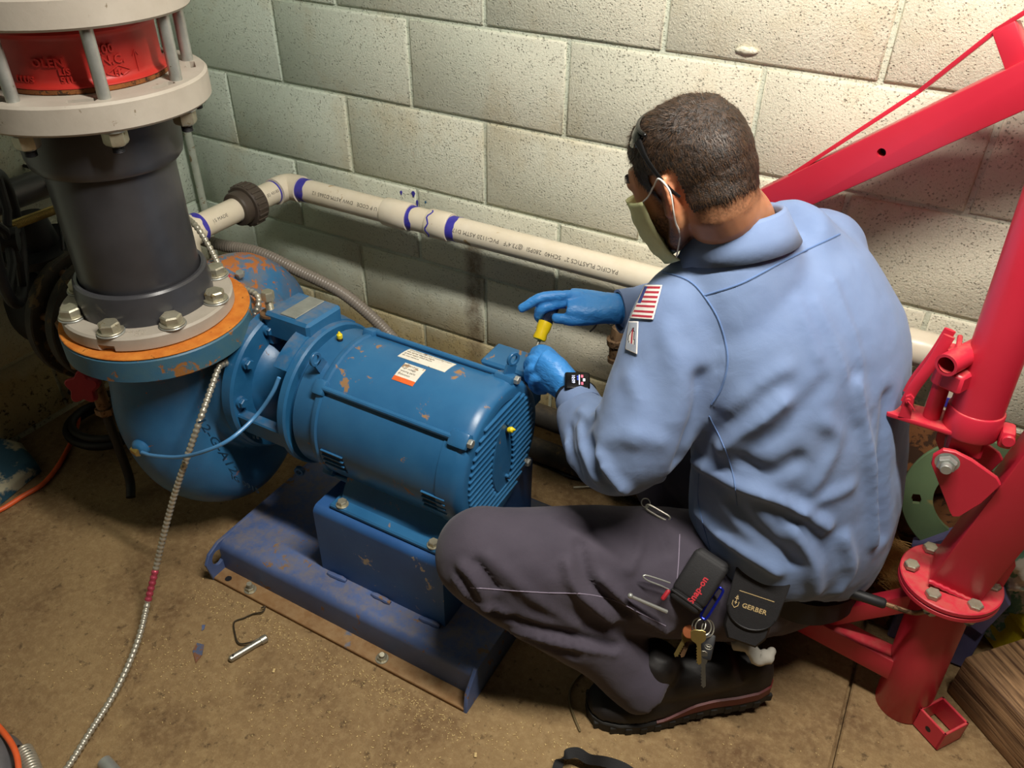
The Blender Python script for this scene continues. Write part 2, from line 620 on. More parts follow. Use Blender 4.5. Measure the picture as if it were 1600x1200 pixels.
bm = B()
box(bm, (1.0, -1.4, -0.06), (3.6, 3.2, 0.08))
fl = struct('floor', bm, MF)
for x0, x1 in ((-0.46, 1.705), (1.711, 2.86)):
    bm = B()
    box(bm, ((x0 + x1) / 2, -1.45, -0.0125), (x1 - x0, 2.95, 0.025), None, 0.003)
    obj('slab', bm, MF, fl)

# narrow surface conduit standing in the corner
t = empty('electrical_conduit', (-0.375, -0.028, 0.0), 'thin painted metal conduit running up the block corner behind the tall grey pipe', 'conduit')
bm = B(); sweep(bm, [(-0.372, -0.026, 0.02), (-0.372, -0.026, 1.9)], 0.011, 12); obj('tube', bm, paint('painted_conduit', '#b9c0b2', '#a3ab9c', '#8a7a5c', 0.4, 30), t)
for z in (0.72, 1.3):
    bm = B(); box(bm, (-0.372, -0.022, z), (0.06, 0.04, 0.018), None, 0.003); obj('strap', bm, m_zinc, t)

# old glue smears and a mortar lump on the back wall
for p, w, h in ((V((0.3596, -0.0006, 0.6040)), 0.006, 0.012), (V((0.3980, -0.0006, 0.6087)), 0.010, 0.016), (V((0.4084, -0.0006, 0.5848)), 0.006, 0.020), (V((0.4347, -0.0006, 0.5940)), 0.005, 0.007)):
    bm = B(); prism(bm, [(w * .5 * math.cos(t) * (1 + .3 * math.sin(3 * t)), h * .5 * math.sin(t)) for t in [2 * PI * i / 14 for i in range(14)]], p, (1, 0, 0), (0, 0, 1), 0.0008); obj('glue_smear', bm, m_primer if w > 0.0055 else m_blue, wb)
bm = B(); ball(bm, V((1.1810, -0.0010, 1.0560)), 1.0, 20, 12, (0.022, 0.007, 0.007)); 
for v in bm.verts: v.co += V((0, 0, 0.003 * noise.noise(v.co * 90)))
obj('mortar_lump', bm, MW, wb)

# ================================================================ discharge column above the pump
CX, CY = 0.262, -0.722
CC = V((CX, CY, 0))
UP = V((0, 0, 1))
def cut(bm, cutter):
    """boolean difference"""
    obs = []
    for b in (bm, cutter):
        bmesh.ops.recalc_face_normals(b, faces=b.faces[:])
        me = bpy.data.meshes.new('b'); b.to_mesh(me); b.free()
        ob = bpy.data.objects.new('b', me); COL.objects.link(ob); obs.append(ob)
    md = obs[0].modifiers.new('b', 'BOOLEAN'); md.operation = 'DIFFERENCE'; md.object = obs[1]; md.solver = 'EXACT'
    dg = bpy.context.evaluated_depsgraph_get()
    m2 = bpy.data.meshes.new_from_object(obs[0].evaluated_get(dg))
    out = B(); out.from_mesh(m2)
    for ob in obs:
        me = ob.data
        bpy.data.objects.remove(ob); bpy.data.meshes.remove(me)
    bpy.data.meshes.remove(m2)
    return out
def at(a, r, z):
    return V((CX + r * math.cos(a), CY + r * math.sin(a), z))

def slotted_flange(z, h, ro, ri, phase):
    bm = B(); annulus(bm, (CX, CY, z), UP, ri, ro, h, 72, 0.004)
    c = B()
    for i in range(16):
        a = phase + PI / 8 * (i + 0.5)
        if i % 2 == 0:
            continue
        pts = [at(a + d, ro - 0.026, z - 0.01) for d in (-0.10, 0.10)]
        t0 = (pts[1] - pts[0]).normalized()
        prism(c, [(-0.019, -0.008), (0.019, -0.008), (0.023, 0), (0.019, 0.008), (-0.019, 0.008), (-0.023, 0)], (pts[0] + pts[1]) / 2, t0, UP.cross(t0), h + 0.02)
    return cut(bm, c)

m_slot = m_flange
PH = math.radians(-118)          # one rod faces the camera slightly left of centre
ROD = [PH + PI / 4 * i for i in range(8)]
t = empty('pipe_flange', (CX, CY, 1.147), 'topmost pale grey flange ring above the red check valve', 'flange', 'grey flanges of the column')
bm = slotted_flange(1.147, 0.045, 0.190, 0.108, PH); obj('ring', bm, m_flange, t)
bm = B(); annulus(bm, (CX, CY, 1.192), UP, 0.10, 0.124, 0.10, 48); obj('pipe_stub', bm, m_pvcgrey, t)
for a in ROD:
    bm = B(); hexhead(bm, at(a, 0.169, 1.192), UP, 0.0165, 0.012); obj('nut', bm, m_bolt, t)

t = empty('pipe_flange', (CX, CY, 1.0), 'pale grey slotted flange ring directly under the red check valve', 'flange', 'grey flanges of the column')
bm = slotted_flange(1.0, 0.046, 0.195, 0.108, PH); obj('ring', bm, m_flange, t)
for a in ROD:
    bm = B(); cyl(bm, at(a, 0.169, 0.972), at(a, 0.169, 1.2), 0.0098, None, 14); o = obj('threaded_rod', bm, m_zinc, t)
    bm = B(); hexhead(bm, at(a, 0.169, 0.998), (0, 0, -1), 0.0195, 0.023); obj('nut', bm, m_bolt, o)
    bm = B(); annulus(bm, at(a, 0.169, 0.997), UP, 0.008, 0.022, 0.003, 20, 0.0005); obj('washer', bm, m_zinc, o)
    bm = B(); threads(bm, at(a, 0.169, 0.978), at(a, 0.169, 0.962), 0.0096); obj('rod_end', bm, m_dark, o)

t = empty('check_valve', (CX, CY, 1.046), 'red painted wafer check valve clamped between two grey flanges', 'valve')
bm = B(); lathe(bm, (CX, CY, 1.0545), UP, [(0.10, 0), (0.136, 0.0005), (0.1355, 0.003), (0.130, 0.006), (0.1265, 0.010), (0.126, 0.014), (0.126, 0.067), (0.130, 0.073), (0.136, 0.078), (0.136, 0.0900), (0.10, 0.0910)], 64); obj('valve_body', bm, m_redvalve, t)
for z in (1.046, 1.135):
    bm = B(); lathe(bm, (CX, CY, z), UP, [(0.10, 0), (0.134, 0), (0.136, 0.002), (0.1355, 0.008), (0.10, 0.0090)], 64); obj('seat_ring', bm, m_rustdark, t)
def valve_text(s, deg, z, size, label=None):
    L = 0
    def pl(u, v, w):
        a = math.radians(deg) + u / 0.127
        return at(a, 0.1262 + w + 0.0008, z + v)
    bm = text_bm(s, size, 0.0045, pl, 1.05, bold=0.0004)
    return obj('raised_lettering', bm, m_redvalve, t, label=label)
valve_text('200', -24, 1.100, 0.0180)
valve_text('N.C.', -21.5, 1.0835, 0.0180, 'cast letters N.C. with an arrow and a diamond')
valve_text('OLEN', -66, 1.0865, 0.0175)
valve_text('LIS', -50, 1.0745, 0.0135)
valve_text('51L', -50, 1.0625, 0.0135)
valve_text('LLUS', -82, 1.0625, 0.0140)
valve_text('FM', -15.0, 1.0660, 0.0115)
def on_valve(deg, z, out=0.0008):
    return at(math.radians(deg), 0.1262 + out, z)
bm = B()
q = [(-20, 1.0700), (-11.0, 1.0800), (-2, 1.0700), (-11.0, 1.0615), (-20, 1.0700)]
sweep(bm, [on_valve(a0 + (a1 - a0) * i / 5, z0 + (z1 - z0) * i / 5) for (a0, z0), (a1, z1) in zip(q, q[1:]) for i in range(5)] + [on_valve(*q[-1])], 0.0013, 6)
sweep(bm, [on_valve(4.5, 1.064), on_valve(4.5, 1.095)], 0.0010, 6)
sweep(bm, [on_valve(2, 1.088), on_valve(4.5, 1.096), on_valve(7, 1.088)], 0.0009, 6)
obj('raised_emblem', bm, m_redvalve, t)

t = empty('column_pipe', (CX, CY, 0.62), 'thick dark grey plastic pipe column with wide collars at both ends', 'pipe')
bm = B(); lathe(bm, (CX, CY, 0.66), UP, [(0.1065, 0), (0.1095, 0.01), (0.1095, 0.28)], 64, cap=False); obj('pipe', bm, m_pvcgrey, t)
bm = B(); lathe(bm, (CX, CY, 0.602), UP, [(0.105, 0), (0.124, 0), (0.125, 0.05), (0.1215, 0.077), (0.1175, 0.081), (0.1125, 0.081), (0.109, 0.075)], 64, cap=False); obj('bottom_collar', bm, m_pvcgrey, t)
bm = B(); lathe(bm, (CX, CY, 0.902), UP, [(0.109, 0.008), (0.1125, 0.0), (0.122, 0.0), (0.127, 0.006), (0.130, 0.02), (0.132, 0.097), (0.11, 0.0975)], 64, cap=False); obj('top_collar', bm, m_pvcgrey, t)

t = empty('pipe_flange', (CX, CY, 0.59), 'dirty grey flange ring bolted down on the orange rusty pump flange', 'flange', 'grey flanges of the column')
bm = B(); annulus(bm, (CX, CY, 0.5905), UP, 0.12, 0.1605, 0.0305, 72, 0.004)
c = B(); cyl(c, at(math.radians(-69), 0.165, 0.585), at(math.radians(-69), 0.165, 0.605), 0.017, None, 20)
bm = cut(bm, c); obj('ring', bm, m_flange, t)
BOLT = [math.radians(-112.5 + 45 * i) for i in range(8)]
for a in BOLT:
    p = at(a, 0.1400, 0.6212)
    bm = B(); annulus(bm, p, UP, 0.010, 0.0252, 0.0036, 28, 0.001); w = obj('washer', bm, m_zinc, t)
    bm = B(); annulus(bm, p + UP * 0.0036, UP, 0.010, 0.0236, 0.0034, 28, 0.001); obj('washer', bm, m_bolt, t)
    bm = B(); hexhead(bm, p + UP * 0.007, UP, 0.0195, 0.0155, (math.cos(a * 3), math.sin(a * 3), 0)); obj('bolt_head', bm, m_bolt, t)
def fl_text(s, deg, size, r=0.139):
    def pl(u, v, w):
        a = math.radians(deg) + u / r
        return at(a, r - v, 0.6213 + w)
    return obj('raised_lettering', text_bm(s, size, 0.001, pl, 1.0), m_flange, t)
fl_text('8-20 ASTM', -57, 0.008); fl_text('PVC', -50, 0.011, 0.150)

# ================================================================ the pump
PY0, PZ0 = -0.58, 0.41
AX = V((1, 0, 0))
pump = empty('centrifugal_pump', (0.30, -0.62, 0.0), 'blue cast iron pump with rust streaks and an orange rusty flange', 'pump')
bm = B()
cl = [(0.245, -0.66, 0.520, .030), (0.245, -0.56, 0.548, .060), (0.245, -0.47, 0.520, .078), (0.245, -0.405, 0.445, .086), (0.245, -0.405, 0.345, .092), (0.258, -0.46, 0.250, .100),
      (0.275, -0.55, 0.190, .108), (0.290, -0.645, 0.178, .117), (0.278, -0.715, 0.238, .118), (0.262, -0.735, 0.340, .117), (0.262, -0.728, 0.440, .113), (0.262, -0.722, 0.565, .110)]
pts = crv([c[:3] for c in cl], 6)
sweep(bm, pts, lin([c[3] for c in cl], len(pts)), 28, hint=(1, 0, 0))
lathe(bm, (0.17, PY0, PZ0 - 0.02), AX, [(0.02, 0), (0.17, 0.0), (0.20, 0.04), (0.20, 0.13), (0.165, 0.19), (0.155, 0.265), (0.02, 0.265)], 48)
lathe(bm, (-0.10, PY0, PZ0 - 0.02), AX, [(0.10, 0), (0.10, 0.2), (0.16, 0.3), (0.02, 0.31)], 40)
bm = fuse(bm, 0.008, 6)
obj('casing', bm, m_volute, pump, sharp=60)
bm = B(); annulus(bm, (CX + 0.011, CY + 0.003, 0.536), UP, 0.10, 0.1805, 0.0505, 72, 0.004); obj('discharge_flange', bm, paint('rust_streaked_blue', '#2f6284', '#4c6e74', '#93602a', 0.5, 10, 0.605, 30, None, 0.3), pump)
bm = B(); annulus(bm, (CX + 0.011, CY + 0.003, 0.5862), UP, 0.11, 0.1795, 0.004, 72, 0.0015); obj('flange_rust_face', bm, m_rust, pump, label='orange rusted flange face')
for a in BOLT:
    bm = B(); threads(bm, at(a, 0.1415, 0.538), at(a, 0.1415, 0.514), 0.0095); obj('bolt_end', bm, m_bolt, pump)
bm = B(); annulus(bm, (-0.125, PY0, PZ0 - 0.02), AX, 0.09, 0.165, 0.03, 48, 0.003); obj('suction_flange', bm, m_darkpipe, pump)
# plug on the shoulder of the casing
bm = B(); p = V((0.3100, -0.5260, 0.5899)); hexhead(bm, p, (0.1, -0.3, 0.9), 0.010, 0.010); obj('pipe_plug', bm, m_zinc, pump)
# bracket between casing and motor
bm = B(); annulus(bm, (0.425, PY0, PZ0), AX, 0.105, 0.162, 0.032, 64, 0.005); br = obj('bracket_ring', bm, m_blue, pump)
bm = B(); annulus(bm, (0.566, PY0, PZ0), AX, 0.118, 0.155, 0.022, 64, 0.004); obj('bracket_ring', bm, m_blue, pump)
bm = B(); lathe(bm, (0.44, PY0, PZ0), AX, [(0.115, 0), (0.105, 0.02), (0.085, 0.045), (0.06, 0.06), (0.03, 0.065), (0.02, 0.13)], 40); obj('seal_cover', bm, m_blue, pump)
def rad(deg, r, x):
    a = math.radians(deg)
    return V((x, PY0 - r * math.cos(a), PZ0 + r * math.sin(a)))
def radvec(deg):
    a = math.radians(deg)
    return V((0, -math.cos(a), math.sin(a)))
for deg, w, r in ((-12, 0.05, 0.140), (192, 0.05, 0.140), (270, 0.06, 0.14)):
    n = radvec(deg)
    bm = B(); box(bm, rad(deg, r, 0.51), (0.145, 0.022, w), rot3(AX, n, AX.cross(n)), 0.003); obj('bracket_web', bm, m_blue, pump)
# top web that carries the name plate
bm = B()
n = radvec(92)
box(bm, rad(96, 0.150, 0.515), (0.115, 0.058, 0.105), rot3(AX, n, AX.cross(n)), 0.006)
lathe(bm, (0.535, PY0, PZ0), AX, [(0.13, 0), (0.162, 0.005), (0.158, 0.035), (0.13, 0.04)], 40, hint=(0, 0, 1), a0=-0.75, a1=0.75, cap=False)
obj('bracket_bridge', bm, m_blue, pump)
pn = radvec(92)
bm = B(); box(bm, rad(96, 0.150, 0.515) + n * 0.0302, (0.040, 0.002, 0.088), rot3(AX, n, AX.cross(n)), 0.0008); obj('name_plate', bm, m_zinc, pump, label='worn bare metal name plate')
for d in (42, 8, -34, 76, 110, 140):
    bm = B(); cyl(bm, rad(d, 0.140, 0.452), rad(d, 0.140, 0.464), 0.013, 0.012, 20); hexhead(bm, rad(d, 0.140, 0.462), AX, 0.0105, 0.010); obj('bolt_head', bm, m_blue, pump)
# tall jacking bolt
jb = V((0.462, -0.60, 0.575))
bm = B(); lathe(bm, jb, UP, [(0.008, 0), (0.021, 0), (0.022, 0.002), (0.021, 0.006), (0.008, 0.0065)], 28); j = obj('washer', bm, m_rod, pump)
bm = B(); threads(bm, jb + UP * 0.0, jb + UP * 0.038, 0.0085, 0.003); obj('jack_screw', bm, m_bolt, pump)
bm = B(); hexhead(bm, jb + UP * 0.036, UP, 0.0135, 0.018); obj('bolt_head', bm, m_bolt, pump)
bm = B(); cyl(bm, jb - UP * 0.06, jb, 0.016, None, 16); obj('lug', bm, m_blue, pump)
# blue flush tube and brass fitting
q = [V((0.6005, -0.7350, 0.5502)), V((0.5905, -0.7500, 0.5191)), V((0.5638, -0.7750, 0.4724)), V((0.5532, -0.8350, 0.4544)), V((0.5075, -0.8620, 0.4252)), V((0.4334, -0.8680, 0.3834)), V((0.3547, -0.8700, 0.3543)), V((0.3124, -0.8660, 0.3416))]
bm = B(); sweep(bm, crv(q, 6), 0.0038, 10); obj('flush_tube', bm, paint('tube_blue', '#4a86ba', '#5590c4', '#6a8aa4', 0.35), pump)
f0 = V((0.2861, -0.8620, 0.3292))
bm = B(); cyl(bm, f0 + V((0.008, 0, 0)), f0 - V((0.014, -0.004, 0.001)), 0.0085, None, 6); obj('brass_fitting', bm, m_brass, pump)
bm = B(); lathe(bm, f0 + V((0, 0.012, 0.003)), (0.15, -1, 0.1), [(0.019, -0.02), (0.019, 0.004), (0.014, 0.010), (0.01, 0.012)], 24); obj('tapped_boss', bm, m_volute, pump)
pump_obj = pump

# cast numbers stand on the casing: they are laid on its skin
casing = [c for c in pump.children if c.name.startswith('casing')][0]
def bvh_of(o):
    me = o.data
    mw = M.Translation(root_of(o).location)
    return BVHTree.FromPolygons([mw @ v.co for v in me.vertices], [tuple(p.vertices) for p in me.polygons])
bv = bvh_of(casing)
def on_skin(bvh, p, n, out):
    """drop p along -n on the skin"""
    h = bvh.ray_cast(p + n * 0.12, -n, 0.4)
    return (h[0] + h[1] * out) if h[0] is not None else p
def cast_text(s, p, ud, nd, size, depth=0.003):
    p, ud, nd = V(p), V(ud).normalized(), V(nd).normalized()
    vd = nd.cross(ud)
    return obj('cast_lettering', text_bm(s, size, depth, lambda u, v, w: on_skin(bv, p + ud * u + vd * v, nd, w + 0.0005), 1.02, bold=0.0004), m_volute, pump)
cast_text('12-G-A12', V((0.4753, -0.8400, 0.4740)), (0.50, 0, -0.86), (0.15, -1, 0.2), 0.031)
cast_text('IG 0915', V((0.5080, -0.8200, 0.3227)), (0.95, 0, -0.1), (0.15, -1, -0.1), 0.022)

# ================================================================ the motor
mot = empty('electric_motor', (0.8, -0.58, 0.265), 'blue cylindrical electric motor with two worn stickers and a finned end', 'motor')
def mring(x0, prof, seg=72, name='frame', mat=None, **k):
    bm = B(); lathe(bm, (x0, PY0, PZ0), AX, prof, seg, hint=(0, 0, 1), cap=k.pop('cap', True)); return obj(name, bm, mat or m_motor, mot, **k)
mring(0.652, [(0.10, 0), (0.1495, 0), (0.1495, 0.285), (0.10, 0.285)], name='frame')
mring(0.598, [(0.11, 0), (0.142, 0.0), (0.146, 0.004), (0.146, 0.052), (0.152, 0.053), (0.1535, 0.056), (0.1535, 0.064), (0.150, 0.067), (0.11, 0.067)], name='drive_end_bell')
mring(0.588, [(0.08, 0), (0.132, 0.0), (0.132, 0.02), (0.08, 0.02)], name='face_ring')
mring(0.937, [(0.10, 0), (0.1515, 0.0), (0.1515, 0.030), (0.149, 0.042), (0.143, 0.050), (0.139, 0.0525), (0.12, 0.0525), (0.118, 0.046), (0.005, 0.046)], name='end_bell')
XE = 0.983
for k in range(17):
    z = PZ0 - 0.112 + k * 0.0138
    hw = math.sqrt(max(0, 0.132 ** 2 - (z - PZ0) ** 2)) - 0.008
    zz = (z - (PZ0 - 0.005)) / 0.078
    ob_ = 0.036 * math.sqrt(max(0, 1 - zz * zz)) * (1.0 - 0.16 * zz)
    segs = [(-hw, -ob_ - 0.004), (ob_ + 0.004, hw)] if ob_ > 0.004 else [(-hw, hw)]
    for a, b in segs:
        if b - a < 0.008 or (z > PZ0 + 0.10 and a > 0):
            continue
        bm = B()
        box(bm, (XE + 0.0055, PY0 + (a + b) / 2, z), (0.011, b - a, 0.0058), None, 0.0018)
        obj('cooling_fin', bm, m_motor, mot)
# pear shaped boss in the middle of the finned face
bm = B()
poly = []
for i in range(40):
    a = 2 * PI * i / 40
    zz = math.sin(a)
    poly.append((0.036 * math.cos(a) * (1.0 - 0.16 * zz), 0.082 * zz))
prism(bm, poly, (XE - 0.004, PY0, PZ0 - 0.005), (0, 1, 0), (0, 0, 1), 0.013, 0.0025); obj('bearing_boss', bm, m_motor, mot)
bm = B(); box(bm, (XE + 0.010, PY0 + 0.016, PZ0 - 0.062), (0.012, 0.007, 0.018), rot3((1, 0, 0), (0, .8, .6), (0, -.6, .8)), 0.002); obj('rib_stub', bm, m_motor, mot)
def grease_cap(p, ax):
    bm = B(); lathe(bm, p, ax, [(0.006, 0), (0.006, 0.003), (0.004, 0.004), (0.004, 0.006)], 12); g = obj('grease_fitting', bm, m_dark, mot)
    bm = B(); lathe(bm, V(p) + V(ax).normalized() * 0.005, ax, [(0.0055, 0), (0.0062, 0.003), (0.0058, 0.008), (0.003, 0.011), (0.002, 0.014)], 12); obj('cap', bm, m_yellow, g, label='yellow cap')
grease_cap((0.622, PY0 - 0.003, PZ0 + 0.146), (0, 0, 1))
grease_cap((XE + 0.009, PY0 + 0.014, PZ0 + 0.055), (1, 0, 0.5))
# tie rods and lugs
for d in (45, 112, -42, 222):
    bm = B(); cyl(bm, rad(d, 0.1555, 0.66), rad(d, 0.1555, 0.95), 0.0056, None, 10); obj('tie_rod', bm, m_motor, mot)
    for x0, x1 in ((0.640, 0.668), (0.945, 0.985)):
        n = radvec(d)
        bm = B(); box(bm, rad(d, 0.147, (x0 + x1) / 2), (x1 - x0, 0.028, 0.032), rot3(AX, n, AX.cross(n)), 0.006, 2); obj('rod_lug', bm, m_motor, mot)
    bm = B(); hexhead(bm, rad(d, 0.154, 0.985), AX, 0.0085, 0.008); obj('bolt_head', bm, m_zinc, mot)
# lifting eyes
def eye(c, n, lean, r=0.0145):
    x, y, z = basis(n, lean)
    bm = B()
    lathe(bm, V(c) - z * 0.003, z, [(r * 0.55, 0.001), (r * 0.62, 0), (r * 0.95, 0), (r, 0.001), (r, 0.005), (r * 0.95, 0.006), (r * 0.62, 0.006), (r * 0.55, 0.005), (r * 0.55, 0.001)], 28, cap=False)
    prism(bm, [(-r * 0.55, -r * 0.7), (-r * 0.95, -r * 3.2), (r * 0.95, -r * 3.2), (r * 0.55, -r * 0.7)], V(c) - z * 0.003, y * -1, x, 0.006, 0.001) if False else \
        prism(bm, [(-r * 0.8, -r * 0.75), (-r * 1.0, -r * 3.0), (r * 1.0, -r * 3.0), (r * 0.8, -r * 0.75)], V(c) - z * 0.003, y, x, -0.006)
    return obj('lifting_eye', bm, m_motor, mot)
eye(rad(60, 0.178, 0.633), AX, radvec(60))
eye(rad(112, 0.190, 0.972), (1, -0.35, 0), radvec(112))
# louvred vents low on the camera side
def vent(x0, x1, d0, d1, n):
    for i in range(n):
        d = d0 + (d1 - d0) * (i + 0.5) / n
        w = math.radians(abs(d1 - d0) / n) * 0.15
        bm = B(); nn = radvec(d)
        box(bm, rad(d, 0.1492, (x0 + x1) / 2), (x1 - x0, 0.0018, w * 0.62), rot3(AX, nn, AX.cross(nn)), 0.0005); obj('vent_shade', bm, m_dark, mot)  # dark strip, slightly proud, paints the shade inside the vent opening
        bm = B(); nn = radvec(d + (d0 - d1) / n * 0.36)
        box(bm, rad(d + (d0 - d1) / n * 0.40, 0.1512, (x0 + x1) / 2), (x1 - x0, 0.0045, w * 0.24), rot3(AX, nn, AX.cross(nn)), 0.001); obj('vent_lip', bm, m_motor, mot)
vent(0.672, 0.725, -2, -22, 4)
vent(0.905, 0.957, -2, -22, 4)
# stickers
m_label = paint('sticker_paper', '#d8d2c4', '#e2ddd0', '#9a7a58', 0.5, 60, 0.645, 55, None, 0.03)
m_labelo = plain('sticker_orange', '#d8622a', 0.5)
m_text = plain('sticker_print', '#7d7468', 0.6)
def patch(name, x0, x1, d0, d1, mat, r=0.1503, parent=None, label=None, skew=0.0):
    bm = B()
    nn = 10
    rows = []
    for i in range(nn + 1):
        d = d0 + (d1 - d0) * i / nn
        o_ = skew * i / nn
        rows.append([rad(d, r - 0.001, x0 + o_), rad(d, r, x0 + o_), rad(d, r, x1 + o_), rad(d, r - 0.001, x1 + o_)])
    loft(bm, rows)
    return obj(name, bm, mat, parent or mot, label=label)
st = patch('sticker', 0.757, 0.864, 91, 107, m_label, label='white paper sticker with faded print')
for i in range(4):
    d = 104 - i * 3.2
    bm = text_bm(['CAUTION MOTOR CONNECTION', 'see wiring diagram inside', 'grease every 2000 hours', 'do not remove'][i], 0.0062, 0.0003, lambda u, v, w: rad(d - math.degrees(-v / 0.15) , 0.1506 + w, 0.761 + u), 1.0)
    obj('print', bm, m_text, st)
st2 = patch('sticker', 0.783, 0.830, 73, 87, m_label, label='small sticker with an orange band along its lower edge')
patch('band', 0.783, 0.830, 69, 73, m_labelo, parent=st2)
for i in range(4):
    d = 84 - i * 3.0
    bm = text_bm(['WARNING', 'high voltage', 'rotating parts', 'disconnect'][i], 0.0062, 0.0003, lambda u, v, w: rad(d - math.degrees(-v / 0.15), 0.1506 + w, 0.786 + u), 1.0)
    obj('print', bm, m_text, st2)
# conduit box at the back
bm = B(); box(bm, (0.925, -0.425, 0.462), (0.105, 0.07, 0.095), None, 0.006); cb = obj('conduit_box', bm, m_motor, mot)
bm = B(); box(bm, (0.925, -0.425, 0.518), (0.109, 0.074, 0.014), None, 0.005); obj('box_lid', bm, m_motor, cb)
# foot under the frame
bm = B()
loft(bm, [[V((x, PY0 - 0.13, 0.30)), V((x, PY0 - 0.10, 0.34)), V((x, PY0 + 0.10, 0.34)), V((x, PY0 + 0.13, 0.30)), V((x, PY0 + 0.15, 0.268)), V((x, PY0 - 0.15, 0.268))] for x in (0.70, 0.94)])
box(bm, (0.82, PY0, 0.2735), (0.265, 0.335, 0.011), None, 0.003)
obj('motor_foot', bm, m_motor, mot)
for x in (0.712, 0.93):
    for y in (-0.735, -0.425):
        bm = B(); annulus(bm, (x, y, 0.279), UP, 0.006, 0.013, 0.002, 18, 0.0004); hexhead(bm, (x, y, 0.281), UP, 0.010, 0.009); obj('foot_bolt', bm, m_bolt, mot)
bm = B(); annulus(bm, V((0.4982, -0.6300, 0.1971)), (0.3, -1, 0), 0.006, 0.012, 0.012, 20, 0.002); obj('drain_boss', bm, m_motor, mot)

# ================================================================ steel base under motor
base = empty('pump_base', (0.74, -0.58, 0.0), 'long blue steel base bolted to the floor under the motor', 'base')
bm = B()
x0, x1 = 0.408, 1.066
yf, yb = -0.822, -0.338
def chan(off):
    out = []
    r = 0.022
    for a in range(0, 91, 15):
        t_ = math.radians(a)
        out.append((yf + r - r * math.cos(t_), 0.088 - r + r * math.sin(t_)))
    for a in range(90, 181, 15):
        t_ = math.radians(a)
        out.append((yb - r - r * math.cos(t_), 0.088 - r + r * math.sin(t_)))
    return [(yf, 0.006)] + out + [(yb, 0.006)]
pr_ = chan(0)
loft(bm, [[V((x, y, z)) for y, z in pr_] for x in (x0, x1)])
obj('channel', bm, m_base, base, sharp=50)
bm = B(); box(bm, ((x0 + x1) / 2, -0.838, 0.0045), (x1 - x0, 0.036, 0.009), None, 0.0015); obj('lip', bm, m_lip, base, label='rusty brown front lip')
bm = B(); box(bm, ((x0 + x1) / 2, -0.32, 0.0045), (x1 - x0, 0.036, 0.009), None, 0.0015); obj('lip', bm, m_lip, base)
# end plates
poly = [(-0.856, 0.0), (-0.865, 0.055), (-0.852, 0.076), (-0.822, 0.0885), (-0.34, 0.0885), (-0.305, 0.055), (-0.305, 0)]
bm = B(); prism(bm, poly, (x0 - 0.006, 0, 0), (0, 1, 0), (0, 0, 1), 0.008, 0.0015)
c = B(); lathe(c, (x0 - 0.03, -0.832, 0.052), AX, [(0.0165, 0), (0.0165, 0.06)], 24, hint=(0, 1, 0))
for v in c.verts:
    v.co.z = 0.052 + (v.co.z - 0.052) * 1.25
bm = cut(bm, c)
obj('end_plate', bm, m_base, base, label='end plate with a round lifting hole')
poly = [(-0.856, 0.0), (-0.850, 0.050), (-0.818, 0.0885), (-0.34, 0.0885), (-0.305, 0.055), (-0.305, 0)]
bm = B(); prism(bm, poly, (x1 - 0.002, 0, 0), (0, 1, 0), (0, 0, 1), 0.008, 0.0015); obj('end_plate', bm, m_base, base)
# pedestal: a folded box
bm = B()
r = 0.016
prof = [(-0.762, 0.086)] + [(-0.762 + r - r * math.cos(math.radians(a)), 0.267 - r + r * math.sin(math.radians(a))) for a in range(0, 91, 15)] + \
       [(-0.398 - r - r * math.cos(math.radians(a)), 0.267 - r + r * math.sin(math.radians(a))) for a in range(90, 181, 15)] + [(-0.398, 0.086)]
loft(bm, [[V((x, y, z)) for y, z in prof] for x in (0.655, 0.966)])
obj('pedestal', bm, m_ped, base, sharp=50)
# weld beads
for x in (0.675, 0.79, 0.91):
    bm = B(); sweep(bm, [V((x + 0.012 * i, -0.768 - 0.002 * random.random(), 0.090 + 0.0015 * random.random())) for i in range(5)], [0.004, 0.006, 0.0055, 0.006, 0.004], 8); obj('weld_bead', bm, m_base, base)
# anchor studs through the lip
for x in (0.505, 0.862):
    bm = B(); annulus(bm, (x, -0.841, 0.009), UP, 0.005, 0.0135, 0.002, 20, 0.0004); n_ = obj('washer', bm, m_bolt, base)
    bm = B(); hexhead(bm, (x, -0.841, 0.011), UP, 0.0105, 0.008); obj('anchor_nut', bm, m_bolt, base)
    bm = B(); threads(bm, (x, -0.841, 0.015), (x + 0.002, -0.842, 0.032 if x < 0.7 else 0.026), 0.0062); obj('anchor_stud', bm, m_bolt, base)
bm = B(); lathe(bm, (0.440, -0.842, 0.0088), UP, [(0.0002, 0.0008), (0.0075, 0.0008), (0.0075, 0)], 20); obj('bolt_hole', bm, m_dark, base)

